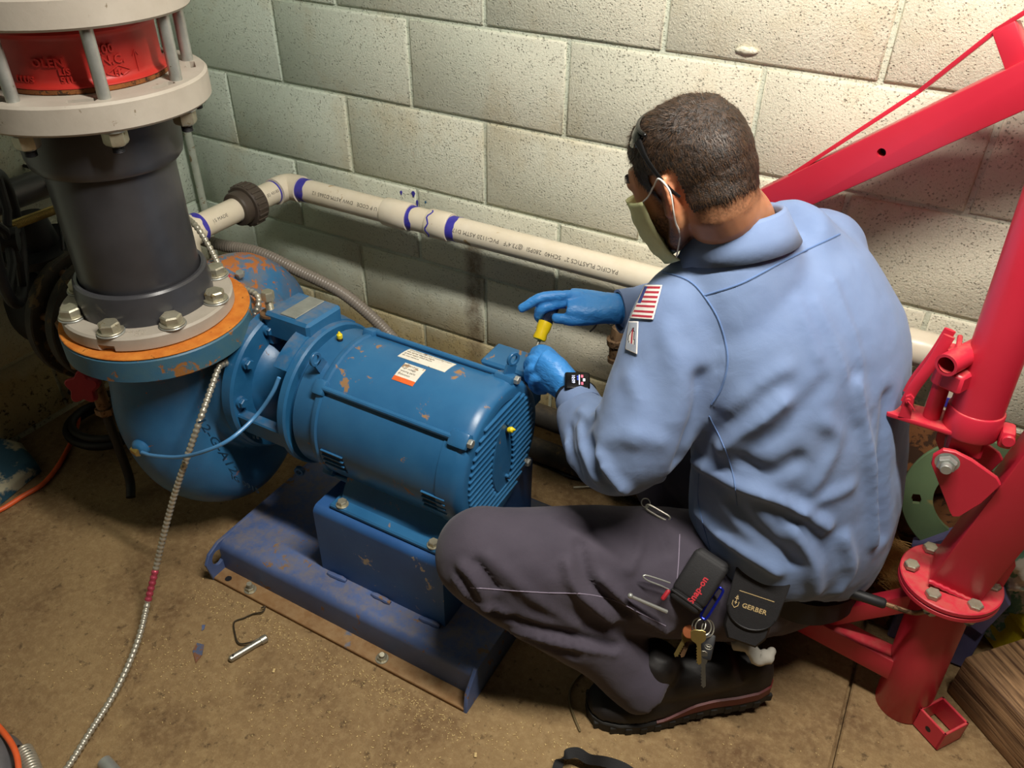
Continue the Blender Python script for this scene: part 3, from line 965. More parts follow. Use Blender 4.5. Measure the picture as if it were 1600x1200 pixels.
# ================================================================ white water pipe along the wall
run = empty('water_pipe', (0.8, -0.09, 0.0), 'long white plastic water pipe with purple glued joints along the wall', 'pipe')
ZP, YP, XL, XR = 0.587, -0.085, 0.035, 1.72
RP = 0.0302
def seg(name, p0, p1, r, mat=None, seg_=28, **k):
    bm = B(); cyl(bm, p0, p1, r, None, seg_); return obj(name, bm, mat or m_pvc, run, **k)
seg('pipe', (XL + 0.03, YP, ZP), (1.67, YP, ZP), RP)
def hub(name, x0, x1, r=0.0352):
    bm = B(); lathe(bm, (x0, YP, ZP), AX, [(0.028, 0), (r - 0.001, 0), (r, 0.002), (r, x1 - x0 - 0.002), (r - 0.001, x1 - x0), (0.028, x1 - x0)], 32, cap=False); return obj(name, bm, m_pvc, run)
def primer(x0, x1, r=0.0306, wav=0.002, drip=None):
    """glue ring of uneven width"""
    bm = B()
    rows = []
    n = 32
    for j in range(n):
        a = 2 * PI * j / n
        e0 = wav * noise.noise(V((math.cos(a) * 1.4, math.sin(a) * 1.4, x0 * 40)))
        e1 = 2.2 * wav * noise.noise(V((math.cos(a) * 1.8, math.sin(a) * 1.8, x1 * 55 + 3)))
        d = V((0, math.cos(a), math.sin(a)))
        c = V((0, YP, ZP))
        rows.append([c + AX * (x0 + e0) + d * (r - 0.0008), c + AX * (x0 + e0) + d * r, c + AX * (x1 + e1) + d * r, c + AX * (x1 + e1) + d * (r - 0.0008)])
    rows.append(rows[0])
    loft(bm, rows, False, False)
    return obj('primer_ring', bm, m_primer, run, label='purple primer ring')
# elbow in the corner: from the wall run into the branch that comes towards the camera
def elbow(c, d0, d1, r=0.0352, arm=0.05, ro=0.028):
    c, d0, d1 = V(c), V(d0).normalized(), V(d1).normalized()
    pts = [c + d0 * arm, c + d0 * (arm * 0.62)]
    for i in range(1, 6):
        t = i / 6
        pts.append(c + d0 * (arm * 0.58) * (1 - t) ** 2 + d1 * (arm * 0.58) * t ** 2)
    pts += [c + d1 * (arm * 0.62), c + d1 * arm]
    bm = B(); sweep(bm, pts, r, 28)
    return bm
obj('elbow', elbow((XL + 0.012, YP, ZP), (1, 0, 0), (0, -1, 0)), m_pvc, run)
primer(XL + 0.062, XL + 0.088, 0.0308, 0.003)
hub('coupling', 0.372, 0.448); primer(0.448, 0.456, 0.0310, 0.002)
hub('coupling', 0.506, 0.566); primer(0.566, 0.588, 0.0308, 0.004)
bm = B(); sweep(bm, [V((0.516 + 0.004 * math.sin(i * 1.3), YP - 0.0353 * math.cos(a), ZP + 0.0353 * math.sin(a))) for i, a in enumerate(np.linspace(1.5, -0.9, 14))], 0.0022, 6, flat=0.4); obj('primer_drip', bm, m_primer, run)
primer(0.447, 0.462, 0.0306, 0.006)
# right end: coupling and elbow behind the red crane
hub('coupling', 1.600, 1.665)
primer(1.592, 1.601, 0.0308, 0.002)
obj('elbow', elbow((1.690, YP, ZP), (-1, 0, 0), (0.15, -0.05, -1), 0.0345, 0.05), m_pvc, run)
seg('pipe', (1.70, YP - 0.005, ZP - 0.03), (1.712, YP - 0.005, 0.012), RP)
seg('primer_ring', (1.7035, YP - 0.0055, 0.520), (1.7045, YP - 0.0055, 0.500), 0.0312, m_primer)
# branch towards the camera with the dark union nut
XB = XL + 0.010
def segY(name, y0, y1, r, mat=None):
    bm = B(); cyl(bm, (XB, y0, ZP), (XB, y1, ZP), r, None, 28); return obj(name, bm, mat or m_pvc, run)
segY('pipe', -0.11, -0.42, RP)
def primerY(y0, y1):
    bm = B(); lathe(bm, (XB, y0, ZP), (0, -1, 0), [(0.0295, 0), (0.0308, 0), (0.0308, abs(y1 - y0)), (0.0295, abs(y1 - y0))], 28, cap=False); return obj('primer_ring', bm, m_primer, run)
primerY(-0.136, -0.141)
bm = B(); lathe(bm, (XB, -0.208, ZP), (0, -1, 0), [(0.03, 0), (0.050, 0.0), (0.052, 0.003), (0.0535, 0.02), (0.0535, 0.036), (0.050, 0.040), (0.043, 0.041), (0.043, 0.062), (0.040, 0.066), (0.030, 0.066)], 40, cap=False)
un = obj('union_nut', bm, plain('union_brown_plastic', '#4a4038', 0.45, 0, 0.08), run, label='dark ribbed union nut')
for i in range(22):
    a = 2 * PI * i / 22
    d = V((math.cos(a), 0, math.sin(a)))
    bm = B(); box(bm, V((XB, -0.230, ZP)) + d * 0.0535, (0.004, 0.030, 0.006), rot3(d, (0, 1, 0), d.cross(V((0, 1, 0)))), 0.001); obj('nut_rib', bm, bpy.data.materials['union_brown_plastic'], un)
# lower corner fitting and down leg
obj('elbow', elbow((XB, -0.445, ZP), (0, 1, 0), (0, -0.05, -1), 0.036, 0.055), m_pvc, run)
bm = B(); rows = []
for j in range(33):
    a = 2 * PI * j / 32
    e = 0.006 * (1 + noise.noise(V((math.cos(a) * 2.4, math.sin(a) * 2.4, 5)))) * 2.1
    d = V((math.cos(a), 0, math.sin(a))); c = V((XB, 0, ZP))
    rows.append([c + d * 0.0355 + V((0, -0.392, 0)), c + d * 0.0366 + V((0, -0.392, 0)), c + d * 0.0366 + V((0, -0.392 - e, 0)), c + d * 0.0355 + V((0, -0.392 - e, 0))])
loft(bm, rows, False, False); obj('primer_ring', bm, m_primer, run, label='purple primer ring')
seg('pipe', (XB, -0.447, ZP - 0.03), (XB, -0.46, 0.26), RP)
bm = B(); cyl(bm, (XB, -0.4475, ZP - 0.060), (XB, -0.448, ZP - 0.078), 0.0315, None, 24); obj('primer_ring', bm, m_primer, run)
# upside-down printing on the pipe
def pipe_print(s, x_right, deg, size):
    """reads upside down from the camera: runs from right to left"""
    a0 = math.radians(deg)
    def pl(u, v, w):
        a = a0 - v / RP
        return V((x_right - u, YP - (RP + 0.0004 + w) * math.cos(a), ZP + (RP + 0.0004 + w) * math.sin(a)))
    return obj('printing', text_bm(s, size, 0.0002, pl, 1.06), m_ink, run)
pipe_print('U P CODE   DWV ASTM-D2665 12', 0.365, 34, 0.0132)
pipe_print('PACIFIC PLASTICS 2"  SCH40  280PSI  @73.4\u00b0F   PVC-1120 ASTM D17', 1.015, 30, 0.0135)
def branch_print(s, y0, deg, size):
    a0 = math.radians(deg)
    def pl(u, v, w):
        a = a0 + v / RP
        return V((XB + (RP + 0.0004 + w) * math.cos(a), y0 + u, ZP + (RP + 0.0004 + w) * math.sin(a)))
    return obj('printing', text_bm(s, size, 0.0002, pl, 1.06), m_ink, run)
branch_print('15 MADE', -0.372, 18, 0.0115)
branch_print('U I (E) 43183', -0.205, 18, 0.0105)

# ================================================================ grey ribbed conduit
def ribbed(name, pts, r, pitch, amp, mat, parent, seg_=14, n=10, part=None):
    c = crv(pts, n)
    d = [0.0]
    for a, b in zip(c, c[1:]):
        d.append(d[-1] + (b - a).length)
    L = d[-1]
    m = int(L / pitch) * 4
    out = []
    rr = []
    arr = np.array([tuple(p) for p in c])
    for i in range(m + 1):
        s = L * i / m
        out.append(V((np.interp(s, d, arr[:, 0]), np.interp(s, d, arr[:, 1]), np.interp(s, d, arr[:, 2]))))
        rr.append(r + amp * (0.0, 0.75, 1.0, 0.75)[i % 4])
    bm = B()
    sweep_raw(bm, out, rr, seg_)
    return bm
def sweep_raw(bm, pts, rad_, seg_):
    n = len(pts)
    tang = [(pts[min(i + 3, n - 1)] - pts[max(i - 3, 0)]).normalized() for i in range(n)]
    x, y, _ = basis(tang[0])
    rings = []
    for i in range(n):
        t = tang[i]
        x = (x - t * x.dot(t)).normalized()
        y = t.cross(x)
        rings.append([pts[i] + (x * math.cos(2 * PI * k / seg_) + y * math.sin(2 * PI * k / seg_)) * rad_[i] for k in range(seg_)])
    loft(bm, rings)
hose_pts = [V((-0.1128, -0.3400, 0.5559)), V((-0.1070, -0.3000, 0.4916)), V((-0.0285, -0.2800, 0.4751)), V((0.0860, -0.2600, 0.4734)), V((0.2018, -0.2400, 0.4398)), V((0.3055, -0.2200, 0.4034)), V((0.3759, -0.2000, 0.3477)), V((0.4349, -0.1900, 0.2926)), V((0.4920, -0.1900, 0.2415)), V((0.5765, -0.2000, 0.1956)), V((0.6860, -0.2200, 0.1669))]
bm = ribbed('conduit', hose_pts, 0.0142, 0.0072, 0.0016, m_hose, None, 18)
tag(obj('flexible_conduit', bm, m_hose, sharp=0), 'thick grey ribbed plastic conduit drooping behind the blue pump', 'conduit')

# armoured metal cable: over the top of the flange, then down in front of the casing to the floor
a0 = [V((0.0788, -0.4800, 0.6804)), V((0.1305, -0.5000, 0.6797)), V((0.1937, -0.5200, 0.6764)), V((0.2331, -0.5300, 0.6450)), V((0.2632, -0.5400, 0.6145)), V((0.2855, -0.5450, 0.5951)), V((0.3042, -0.5500, 0.5762)), V((0.389, -0.560, 0.575)), V((0.393, -0.600, 0.526)), V((0.412, -0.660, 0.511)), V((0.430, -0.710, 0.510)), V((0.4339, -0.7287, 0.5150)), V((0.4422, -0.7636, 0.4900)), V((0.4551, -0.8164, 0.4500)), V((0.4386, -0.8559, 0.3750)), V((0.4097, -0.8880, 0.2850)), V((0.3883, -0.9217, 0.1950)), V((0.3754, -0.9560, 0.1150)), V((0.3805, -0.9971, 0.0600)), V((0.4098, -1.0498, 0.0340)), V((0.4422, -1.1099, 0.0240)), V((0.4689, -1.1712, 0.0180)), V((0.4896, -1.2389, 0.0130)), V((0.5109, -1.3026, 0.0110)), V((0.5275, -1.3710, 0.0110))]
cable = empty('armored_cable', a0[-2], 'thin silvery armoured cable with red marks hanging down to the floor', 'cable')
bm = ribbed('a', a0, 0.0046, 0.0104, 0.0024, m_armor, None, 12)
obj('armor', bm, m_armor, cable, sharp=0)
def mark(i0, i1, pad=0.0006):
    pts = [a0[k] for k in range(i0, i1 + 1)]
    bm = ribbed('m', pts, 0.0046 + pad, 0.0104, 0.0024, m_redmark, None, 12)
    return obj('red_mark', bm, m_redmark, cable, sharp=0, label='red tape mark')
mark(17, 18); mark(5, 6)

# ================================================================ rusty standpipe behind the worker's hands
t = empty('rusty_standpipe', (1.02, -0.08, 0.0), 'rusty brown iron pipe with an elbow standing at the wall by the hands', 'pipe')
p0, p1, p2 = V((1.0772, -0.1000, 0.2379)), V((1.0294, -0.1000, 0.3979)), V((1.0016, -0.1100, 0.4642))
m_rp = paint('rusty_pipe', '#6b5238', '#7d6248', '#47331f', 0.7, 30, 0.6, 60, '#8a7458', 0.4, 0.2, 0.3)
bm = B(); sweep(bm, crv([V((p0.x + 0.01, p0.y, 0.0)), p0, p1, p1 + V((0.0, 0, 0.02))], 6), 0.0165, 18); obj('pipe', bm, m_rp, t)
bm = B(); lathe(bm, p1 + V((0, 0, -0.035)), (-0.1, 0, 1), [(0.017, 0), (0.022, 0.002), (0.022, 0.012), (0.0185, 0.014), (0.0185, 0.045), (0.023, 0.047), (0.024, 0.062), (0.020, 0.064)], 22); obj('fitting', bm, m_rp, t)
bm = B(); sweep(bm, [p1 + V((-0.004, 0, 0.028)), p1 + V((-0.006, 0, 0.045)), p1 + V((0.01, 0.02, 0.055)), p1 + V((0.02, 0.06, 0.055))], 0.0185, 16); obj('elbow', bm, m_rp, t)
bm = B(); sweep(bm, crv([V((1.0025, -0.0900, 0.4487)), V((0.9726, -0.0850, 0.4508)), V((0.9593, -0.0800, 0.4266)), V((0.9475, -0.0800, 0.4087))], 5), 0.0022, 8); obj('wire_end', bm, m_black, t)

# ================================================================ dark pipes lying along the foot of the wall
for i, (y, z, lab) in enumerate(((-0.06, 0.094, 'dusty dark pipe lying along the foot of the wall, upper one'), (-0.125, 0.034, 'dusty dark pipe lying on the floor along the wall, lower one'))):
    bm = B(); sweep(bm, [V((0.52, y, z)), V((0.9, y - 0.004, z)), V((1.35, y - 0.008, z - 0.004))], 0.031, 20)
    tag(obj('iron_pipe', bm, m_darkpipe), lab, 'pipe')

# ================================================================ red davit crane
cr = empty('davit_crane', (1.80, -0.414, 0.0), 'red steel davit crane with hydraulic jack and folded boom against the wall', 'crane')
PB, PT = V((1.802, -0.414, 0.0)), V((1.7835, -0.414, 0.350))
pax = (PT - PB).normalized()
bm = B(); lathe(bm, PB, pax, [(0.030, 0.001), (0.047, 0.0), (0.0482, 0.002), (0.0482, 0.318), (0.0472, 0.320), (0.0472, 0.334), (0.04, 0.335)], 40); obj('post', bm, m_crane, cr)
dz = 0.334
for h0, r in ((0.334, 0.081), (0.3455, 0.081)):
    bm = B(); lathe(bm, PB, pax, [(0.01, h0), (r - 0.002, h0), (r, h0 + 0.002), (r, h0 + 0.009), (r - 0.002, h0 + 0.0105), (0.01, h0 + 0.0105)], 56); obj('swivel_flange', bm, m_crane, cr)
DT = PB + pax * 0.356
for k in range(6):
    a = math.radians(-112 + 60 * k)
    p = PB + pax * 0.356 + V((math.cos(a), math.sin(a), 0)) * 0.064
    bm = B(); hexhead(bm, p, pax, 0.0125, 0.009); b_ = obj('flange_bolt', bm, m_bolt, cr)
    bm = B(); hexhead(bm, p - pax * 0.022, -pax, 0.0115, 0.011); threads(bm, p - pax * 0.033, p - pax * 0.042, 0.006); obj('nut', bm, m_zinc, b_)
# mast: square tube
MB0 = DT + V((0.006, 0.0, 0))
MDIR = V((0.140, 0.02, 1.0)).normalized()
def tube4(bm, p0, p1, w, d, hint, bev=0.004):
    p0, p1 = V(p0), V(p1)
    z = (p1 - p0).normalized(); x = V(hint); x = (x - z * x.dot(z)).normalized(); y = z.cross(x)
    box(bm, (p0 + p1) / 2, (w, d, (p1 - p0).length), rot3(x, y, z), bev, 2)
    return x, y, z
bm = B(); mx, my, mz = tube4(bm, MB0, MB0 + MDIR * 1.25, 0.082, 0.074, (1, 0, 0)); obj('mast', bm, m_crane, cr)
# weld bead at the foot of the mast
bm = B(); sweep(bm, [MB0 + mx * (-0.041 + 0.082 * i / 14) - my * 0.040 + V((0, 0, 0.003 + 0.0015 * (i % 2))) for i in range(15)], 0.0042, 8); obj('weld', bm, m_crane, cr)
# gusset behind the mast
bm = B(); prism(bm, [(0, 0), (0.036, 0), (0.036, 0.06), (0.012, 0.11), (0.0, 0.11)], MB0 + mx * 0.036 + V((0, 0.012, 0)), (0.82, 0.3, 0), (0.03, 0, 1), 0.008, 0.001); obj('gusset', bm, m_crane, cr)
# clevis plates for the ram
lug = V((1.7015, -0.4550, 0.6121))
for dy in (0.0, 0.066):
    q = [V((1.7015, -0.4550, 0.6121)), V((1.7661, -0.4550, 0.6175)), V((1.7467, -0.4550, 0.5252))]
    o_ = V((lug.x, -0.452 + dy, lug.z))
    f2 = lambda p: ((p - V((lug.x, -0.455, lug.z))).x, (p - V((lug.x, -0.455, lug.z))).z)
    poly = [(-0.0195, -0.012), (-0.0215, 0.004), (-0.012, 0.020), (0.004, 0.0225), (0.030, 0.016), (0.070, -0.002), (0.078, -0.012), (0.066, -0.055), (0.046, -0.094), (0.038, -0.098), (0.031, -0.090)]
    bm = B(); prism(bm, poly, o_ + V((0, 0.004, 0)), (1, 0, 0), (0, 0, 1), 0.008, 0.0015); obj('clevis_plate', bm, m_crane, cr)
bm = B(); cyl(bm, lug + V((0, 0.08, 0)), lug + V((0, -0.022, 0)), 0.0085, None, 18, 0.001); lathe(bm, lug + V((0, 0.002, 0)), (0, -1, 0), [(0.008, 0), (0.0175, 0), (0.0175, 0.003), (0.008, 0.0035)], 24)
hexhead(bm, lug + V((0, -0.002, 0)), (0, -1, 0), 0.0145, 0.010); obj('clevis_bolt', bm, m_zinc, cr)
# hydraulic ram
RB = V((1.7171, -0.4200, 0.6341)); RT = V((1.7015, -0.4000, 0.9511))
rd = (RT - RB).normalized()
bm = B(); lathe(bm, RB + rd * 0.02, rd, [(0.02, 0), (0.0385, 0.0), (0.0395, 0.003), (0.0395, 0.040), (0.0385, 0.042), (0.0365, 0.043), (0.0365, 0.60), (0.02, 0.602)], 40); ram = obj('ram_cylinder', bm, m_crane, cr)
bm = B(); cyl(bm, RB + rd * 0.60, RB + rd * 0.80, 0.015, None, 20); obj('ram_piston', bm, m_zinc, cr)
bm = B(); box(bm, RB + rd * 0.006 , (0.05, 0.045, 0.04), rot3(V((1, 0, 0)), rd.cross(V((1, 0, 0))).normalized(), rd), 0.004); obj('ram_foot', bm, m_crane, ram)
# pump base ring with ear, and the pump handle linkage
ear = V((1.6496, -0.4400, 0.6587))
rx = V((1, 0, 0)); rx = (rx - rd * rx.dot(rd)).normalized(); ry = rd.cross(rx)
O = RB + rd * 0.022
bm = B(); prism(bm, [(-0.115, -0.022), (-0.122, -0.012), (-0.110, 0.016), (-0.03, 0.032), (0.02, 0.030), (0.02, -0.030), (-0.03, -0.032)], O, rx, ry, 0.007, 0.001); obj('pump_ear', bm, m_crane, ram)
for s in (-0.020, 0.012):
    bm = B(); prism(bm, [(-0.008, 0), (0.010, 0), (0.006, 0.038), (0.0, 0.043), (-0.006, 0.038)], O + rx * -0.092 + ry * s + rd * 0.006, rx, rd, 0.005, 0.001); obj('pivot_lug', bm, m_crane, ram)
bm = B(); cyl(bm, O + rx * -0.055 + rd * 0.006, O + rx * -0.055 + rd * 0.070, 0.0125, None, 18, 0.001); lathe(bm, O + rx * -0.055 + rd * 0.068, rd, [(0.0125, 0), (0.0165, 0.001), (0.0165, 0.032), (0.0125, 0.034), (0.0125, 0.04), (0.0145, 0.041), (0.0145, 0.06), (0.01, 0.062)], 18); obj('pump_plunger', bm, m_crane, ram)
# two linkage straps
for s in (-0.017, 0.015):
    pth = [O + rx * -0.095 + ry * s + rd * 0.030, O + rx * -0.090 + ry * s + rd * 0.058, O + rx * -0.076 + ry * (s * 0.8) + rd * 0.105, O + rx * -0.066 + ry * (s * 0.7) + rd * 0.150]
    bm = B(); sweep(bm, crv(pth, 5), 0.0085, 10, hint=ry, flat=0.38); obj('linkage_strap', bm, m_crane, ram)
for p in (O + rx * -0.093 + rd * 0.038, O + rx * -0.050 + rd * 0.135):
    bm = B(); cyl(bm, p - ry * 0.028, p + ry * 0.026, 0.004, None, 10); sweep(bm, [p - ry * 0.028, p - ry * 0.030 + rx * 0.008 - rd * 0.006, p - ry * 0.029 + rx * 0.012 - rd * 0.012], 0.0012, 6); obj('cotter_pin', bm, m_crane, ram)
# handle socket: short open tube
h0, h1 = V((1.6497, -0.4620, 0.7776)), V((1.6745, -0.4150, 0.7788))
hd = (h1 - h0).normalized()
bm = B(); lathe(bm, h0, hd, [(0.0125, 0.0), (0.0168, 0.0), (0.0168, 0.085), (0.0125, 0.085), (0.0125, 0.002)], 24, cap=False); obj('handle_socket', bm, m_crane, ram)
bm = B(); lathe(bm, h0 + hd * 0.03, hd, [(0.0002, 0), (0.0126, 0)], 20, cap=False); obj('socket_inside', bm, m_dark, ram)
bm = B(); box(bm, h0 + hd * 0.038 - rd * 0.032 + rx * 0.006, (0.05, 0.03, 0.034), rot3(hd, rd, hd.cross(rd)), 0.004); obj('socket_block', bm, m_crane, ram)
bm = B(); box(bm, O + rx * 0.048 - ry * 0.004 + rd * 0.008, (0.020, 0.036, 0.030), rot3(rx, ry, rd), 0.006, 2); cyl(bm, O + rx * 0.050 + ry * 0.016 + rd * 0.010, O + rx * 0.050 - ry * 0.026 + rd * 0.010, 0.009, None, 18, 0.001); obj('side_ear', bm, m_crane, ram)
# boom
E0, E1 = V((1.3081, -0.0850, 0.8195)), V((1.6455, -0.1500, 1.1048))
bd = (E1 - E0).normalized()
bh = V((0, 0, 1)); bh = (bh - bd * bh.dot(bd)).normalized(); bs = bd.cross(bh)
bm = B(); L_ = (E1 - E0).length + 0.30
def boxbeam(bm, a, b, w, h, up, bev=0.003):
    z = (V(b) - V(a)).normalized(); y = V(up); y = (y - z * y.dot(z)).normalized(); x = y.cross(z)
    box(bm, (V(a) + V(b)) / 2, (w, h, (V(b) - V(a)).length), rot3(x, y, z), bev, 2)
boxbeam(bm, E0 - bd * 0.03, E0 + bd * L_, 0.066, 0.066, bh)
hole = V((1.4642, -0.1450, 0.9637))
t_ = (hole - E0).dot(bd)
side = bs if bs.y < 0 else -bs
hc = E0 + bd * t_
c = B(); cyl(c, hc + side * 0.05, hc + side * 0.012, 0.0075, None, 20)
bm = cut(bm, c); obj('boom', bm, m_crane, cr)
bm = B(); lathe(bm, hc + side * 0.0135, side, [(0.0002, 0), (0.0078, 0)], 16, cap=False); obj('boom_hole', bm, m_dark, cr)
# stay strap along the top of the boom with its strut
s0, s1, s2, s3 = V((1.3265, -0.1000, 0.8785)), V((1.4968, -0.1100, 1.0570)), V((1.5749, -0.1300, 1.1610)), V((1.6239, -0.1450, 1.2113))
bm = B()
for a, b in ((s0, s1), (s1, s2), (s2, s3)):
    boxbeam(bm, a - (b - a) * 0.01, b + (b - a) * 0.01, 0.028, 0.007, bh, 0.001)
obj('boom_stay', bm, m_crane, cr)
bm = B(); q0 = V((1.6127, -0.1450, 1.1264)); q1 = V((1.5832, -0.1350, 1.1672)); boxbeam(bm, q0 - (q1 - q0) * 0.25, q1, 0.03, 0.032, bd, 0.002); obj('stay_strut', bm, m_crane, cr)
# legs
la, lb = V((1.7550, -0.4214, 0.1050)), V((1.5938, -0.3970, 0.1050))
ld = (lb - la).normalized()
bm = B(); boxbeam(bm, la + ld * -0.02, la + ld * 0.36, 0.040, 0.052, UP, 0.003); obj('leg', bm, m_crane, cr)
bm = B(); boxbeam(bm, la + ld * 0.14 + V((0, 0.004, 0.024)), PB + pax * 0.285 + ld * 0.03, 0.030, 0.034, UP, 0.002); obj('leg_brace', bm, m_crane, cr)
# socket on the near side of the foot
sc0 = V((1.867, -0.447, 0.028))
sd = V((0.80, -0.60, 0)).normalized(); sn = V((0.60, 0.80, 0))
bm = B()
w_, h_, th = 0.056, 0.050, 0.005
for off, sz in ((-sn * (w_ / 2), (w_, th)), (sn * (w_ / 2), (w_, th))):
    box(bm, sc0 + off, (w_ + th, th, h_), rot3(sd, sn, UP), 0.001)
for off in (-sd * (w_ / 2), sd * (w_ / 2)):
    box(bm, sc0 + off, (th, w_ + th, h_), rot3(sd, sn, UP), 0.001)
so = obj('stake_socket', bm, m_crane, cr)
bm = B(); lathe(bm, sc0 - sn * (w_ / 2 + th / 2 + 0.0004), -sn, [(0.0002, 0), (0.0058, 0)], 16, cap=False); obj('pin_hole', bm, m_dark, so)
# locking handle: bent rod with a black grip
g = [V((1.6437, -0.4700, 0.2906)), V((1.7013, -0.4680, 0.2923)), V((1.7437, -0.4660, 0.2939)), V((1.7597, -0.4740, 0.3161)), V((1.7652, -0.4700, 0.3235))]
bm = B(); sweep(bm, crv(g, 5), 0.0043, 10); hn = obj('locking_handle', bm, m_rod, cr)
gd = (g[1] - g[0]).normalized()
bm = B(); sweep(bm, [g[0] - gd * 0.004, g[0], g[0] + gd * 0.02, g[1] - gd * 0.004, g[1]], [0.008, 0.0108, 0.0095, 0.0095, 0.007], 14); obj('grip', bm, m_black, hn, label='black rubber grip')
bm = B(); hexhead(bm, V((1.7679, -0.4620, 0.3149)), (0.1, -1, 0.1), 0.0095, 0.012); obj('handle_nut', bm, m_zinc, hn)

# ================================================================ things stored against the wall on the right
m_plate = paint('rusted_plate', '#6a401f', '#7f5029', '#3c2413', 0.9, 14, 0.56, 26, None, 0.5)
bm = B()
pz = V((0, 0.11, 0.49)).normalized()
box(bm, V((1.75, -0.188, 0.249)), (0.236, 0.010, 0.500), rot3((1, 0, 0), pz.cross(V((1, 0, 0))) * 1.0, pz), 0.0015)
tag(obj('steel_plate', bm, m_plate), 'brown rusted steel plate leaning against the wall behind the crane post', 'plate')
m_green = paint('green_ring_paint', '#5a7050', '#667e58', '#857a4c', 0.65, 9, 0.63, 14, '#8a7a50', 0.2, 0, 0.4)
rn = V((0.0, -0.976, 0.219)).normalized()
rc = V((1.8035, -0.2220, 0.3808))
bm = B(); annulus(bm, rc, rn, 0.073, 0.128, 0.010, 64, 0.0015)
c = B()
hx, hy, hz = basis(rn)
dl = V((1.7060, -0.2220, 0.3525))
hv = (dl - rc); hv = (hv - rn * hv.dot(rn)).normalized()
for k in range(6):
    q = M.Rotation(PI / 3 * k, 3, rn) @ hv
    w = rn.cross(q)
    prism(c, [(-0.006, -0.010), (0.006, -0.010), (0.009, 0), (0.006, 0.010), (-0.006, 0.010), (-0.009, 0)], rc + q * 0.101 - rn * 0.02, q, w, 0.06)
bm = cut(bm, c)
tag(obj('steel_ring', bm, m_green), 'green painted steel ring plate with bolt holes leaning on the rusted plate', 'ring')

# broom: stiff tan bristles
t = empty('push_broom', (1.76, -0.22, 0.0), 'broom with stiff straw coloured bristles lying behind the crane post', 'broom')
m_straw = plain('straw_bristle', '#dcae68', 0.7, 0, 0.3, 300)
rs = random.Random(11)
bm = B()
e0, e1 = V((1.7613, -0.2700, 0.2600)), V((1.8001, -0.3100, 0.1034))
for i in range(900):
    a = e0.lerp(e1, rs.random()) + V((rs.uniform(-.012, .012), rs.uniform(-.02, .02), rs.uniform(-.012, .012)))
    tip = V((1.6760, -0.2550, 0.2472)).lerp(V((1.7082, -0.2750, 0.1664)), rs.random()) + V((rs.uniform(-.02, .02), rs.uniform(-.025, .025), rs.uniform(-.012, .02)))
    mid = a.lerp(tip, 0.55) + V((rs.uniform(-.004, .004), rs.uniform(-.004, .004), rs.uniform(-.002, .008)))
    w = V((0.0, 0.35, 0.9)).normalized() * 0.0007
    vs = [bm.verts.new(p) for p in (a - w, a + w, mid + w, mid - w)]
    bm.faces.new(vs)
    v2 = bm.verts.new(tip)
    bm.faces.new((vs[3], vs[2], v2))
obj('bristles', bm, m_straw, t, kind='stuff', fix=False)
bm = B(); z_ = (e1 - e0).normalized(); x_b, y_b, _ = basis(z_); box(bm, (e0 + e1) / 2 + V((0.018, 0, 0)), (0.05, 0.06, (e1 - e0).length + 0.03), rot3(x_b, y_b, z_), 0.006); obj('broom_head', bm, m_dark, t)

# heavy timber block
def wood_mat():
    k = N('old_timber')
    p = k.coord()
    r = k.n('ShaderNodeMapping'); r.vector_type = 'TEXTURE'; r.inputs['Rotation'].default_value = (0, 0, math.radians(-44.3)); r.inputs['Scale'].default_value = (0.6, 0.03, 0.03)
    k.l(p, r.inputs['Vector'])
    g = k.noise(3.2, 6, 0.65, r.outputs[0], dist=0.5)
    c = k.mix(k.ramp(g, [(0.35, 0.0), (0.62, 1.0)]), srgb('#4a2f1a'), srgb('#a5805a'))
    c = k.mix(k.ramp(k.noise(7, 4), [(0.5, 0.0), (0.8, 0.6)]), c, srgb('#5a4126'))
    return k.fin(c, 0.8, 0.0, k.bump(g, 0.8, 0.004))
w0, w1 = V((1.8769, -0.3433, 0.0000)), V((1.9973, -0.4546, 0.0000))
wd = (w1 - w0).normalized(); wn = V((-wd.y, wd.x, 0))
bm = B(); box(bm, w0 + wd * 0.19 + wn * 0.085 + UP * 0.056, (0.38, 0.17, 0.112), rot3(wd, wn, UP), 0.004, 2)
tag(obj('timber_block', bm, wood_mat()), 'weathered wooden timber block with coarse grain beside the crane foot', 'wood')
# yellow, violet and black things behind the timber
bm = B(); box(bm, V((1.9595, -0.1851, 0.1250)) + V((0.03, 0.02, -0.005)), (0.10, 0.09, 0.02), rot3((0.8, 0.6, 0), (-0.6, 0.8, 0), UP), 0.004)
box(bm, V((1.9595, -0.1851, 0.1250)) + V((0.03, 0.02, -0.068)), (0.09, 0.08, 0.105), rot3((0.8, 0.6, 0), (-0.6, 0.8, 0), UP), 0.004)
tag(obj('plastic_box', bm, plain('yellow_box_plastic', '#d8c01e', 0.5)), 'yellow plastic box standing behind the timber block', 'box')
m_violet = paint('violet_plastic', '#6f6c94', '#625f88', '#8a8298', 0.6, 14, 0.68, 30, None, 0.2)
q = [V((1.8434, -0.2850, 0.1676)), V((1.8459, -0.2850, 0.2649)), V((1.8840, -0.2850, 0.2603)), V((1.9158, -0.2850, 0.2198)), V((1.8990, -0.2850, 0.1214)), V((1.8651, -0.2850, 0.1348))]
ux = V((1, 0, 0)); o_ = q[0]
bm = B(); prism(bm, [((p - o_).x, (p - o_).z) for p in q], o_ + V((0, 0.03, 0)), (1, 0, 0), (0, 0, 1), 0.028, 0.003)
cc = (q[0] + q[3]) / 2
box(bm, V((cc.x, -0.262, cc.z * 0.5 - 0.01)), (0.05, 0.02, cc.z - 0.03), None, 0.002)
tag(obj('foam_block', bm, m_violet), 'dusty violet foam block wedged under the crane flange', 'block')
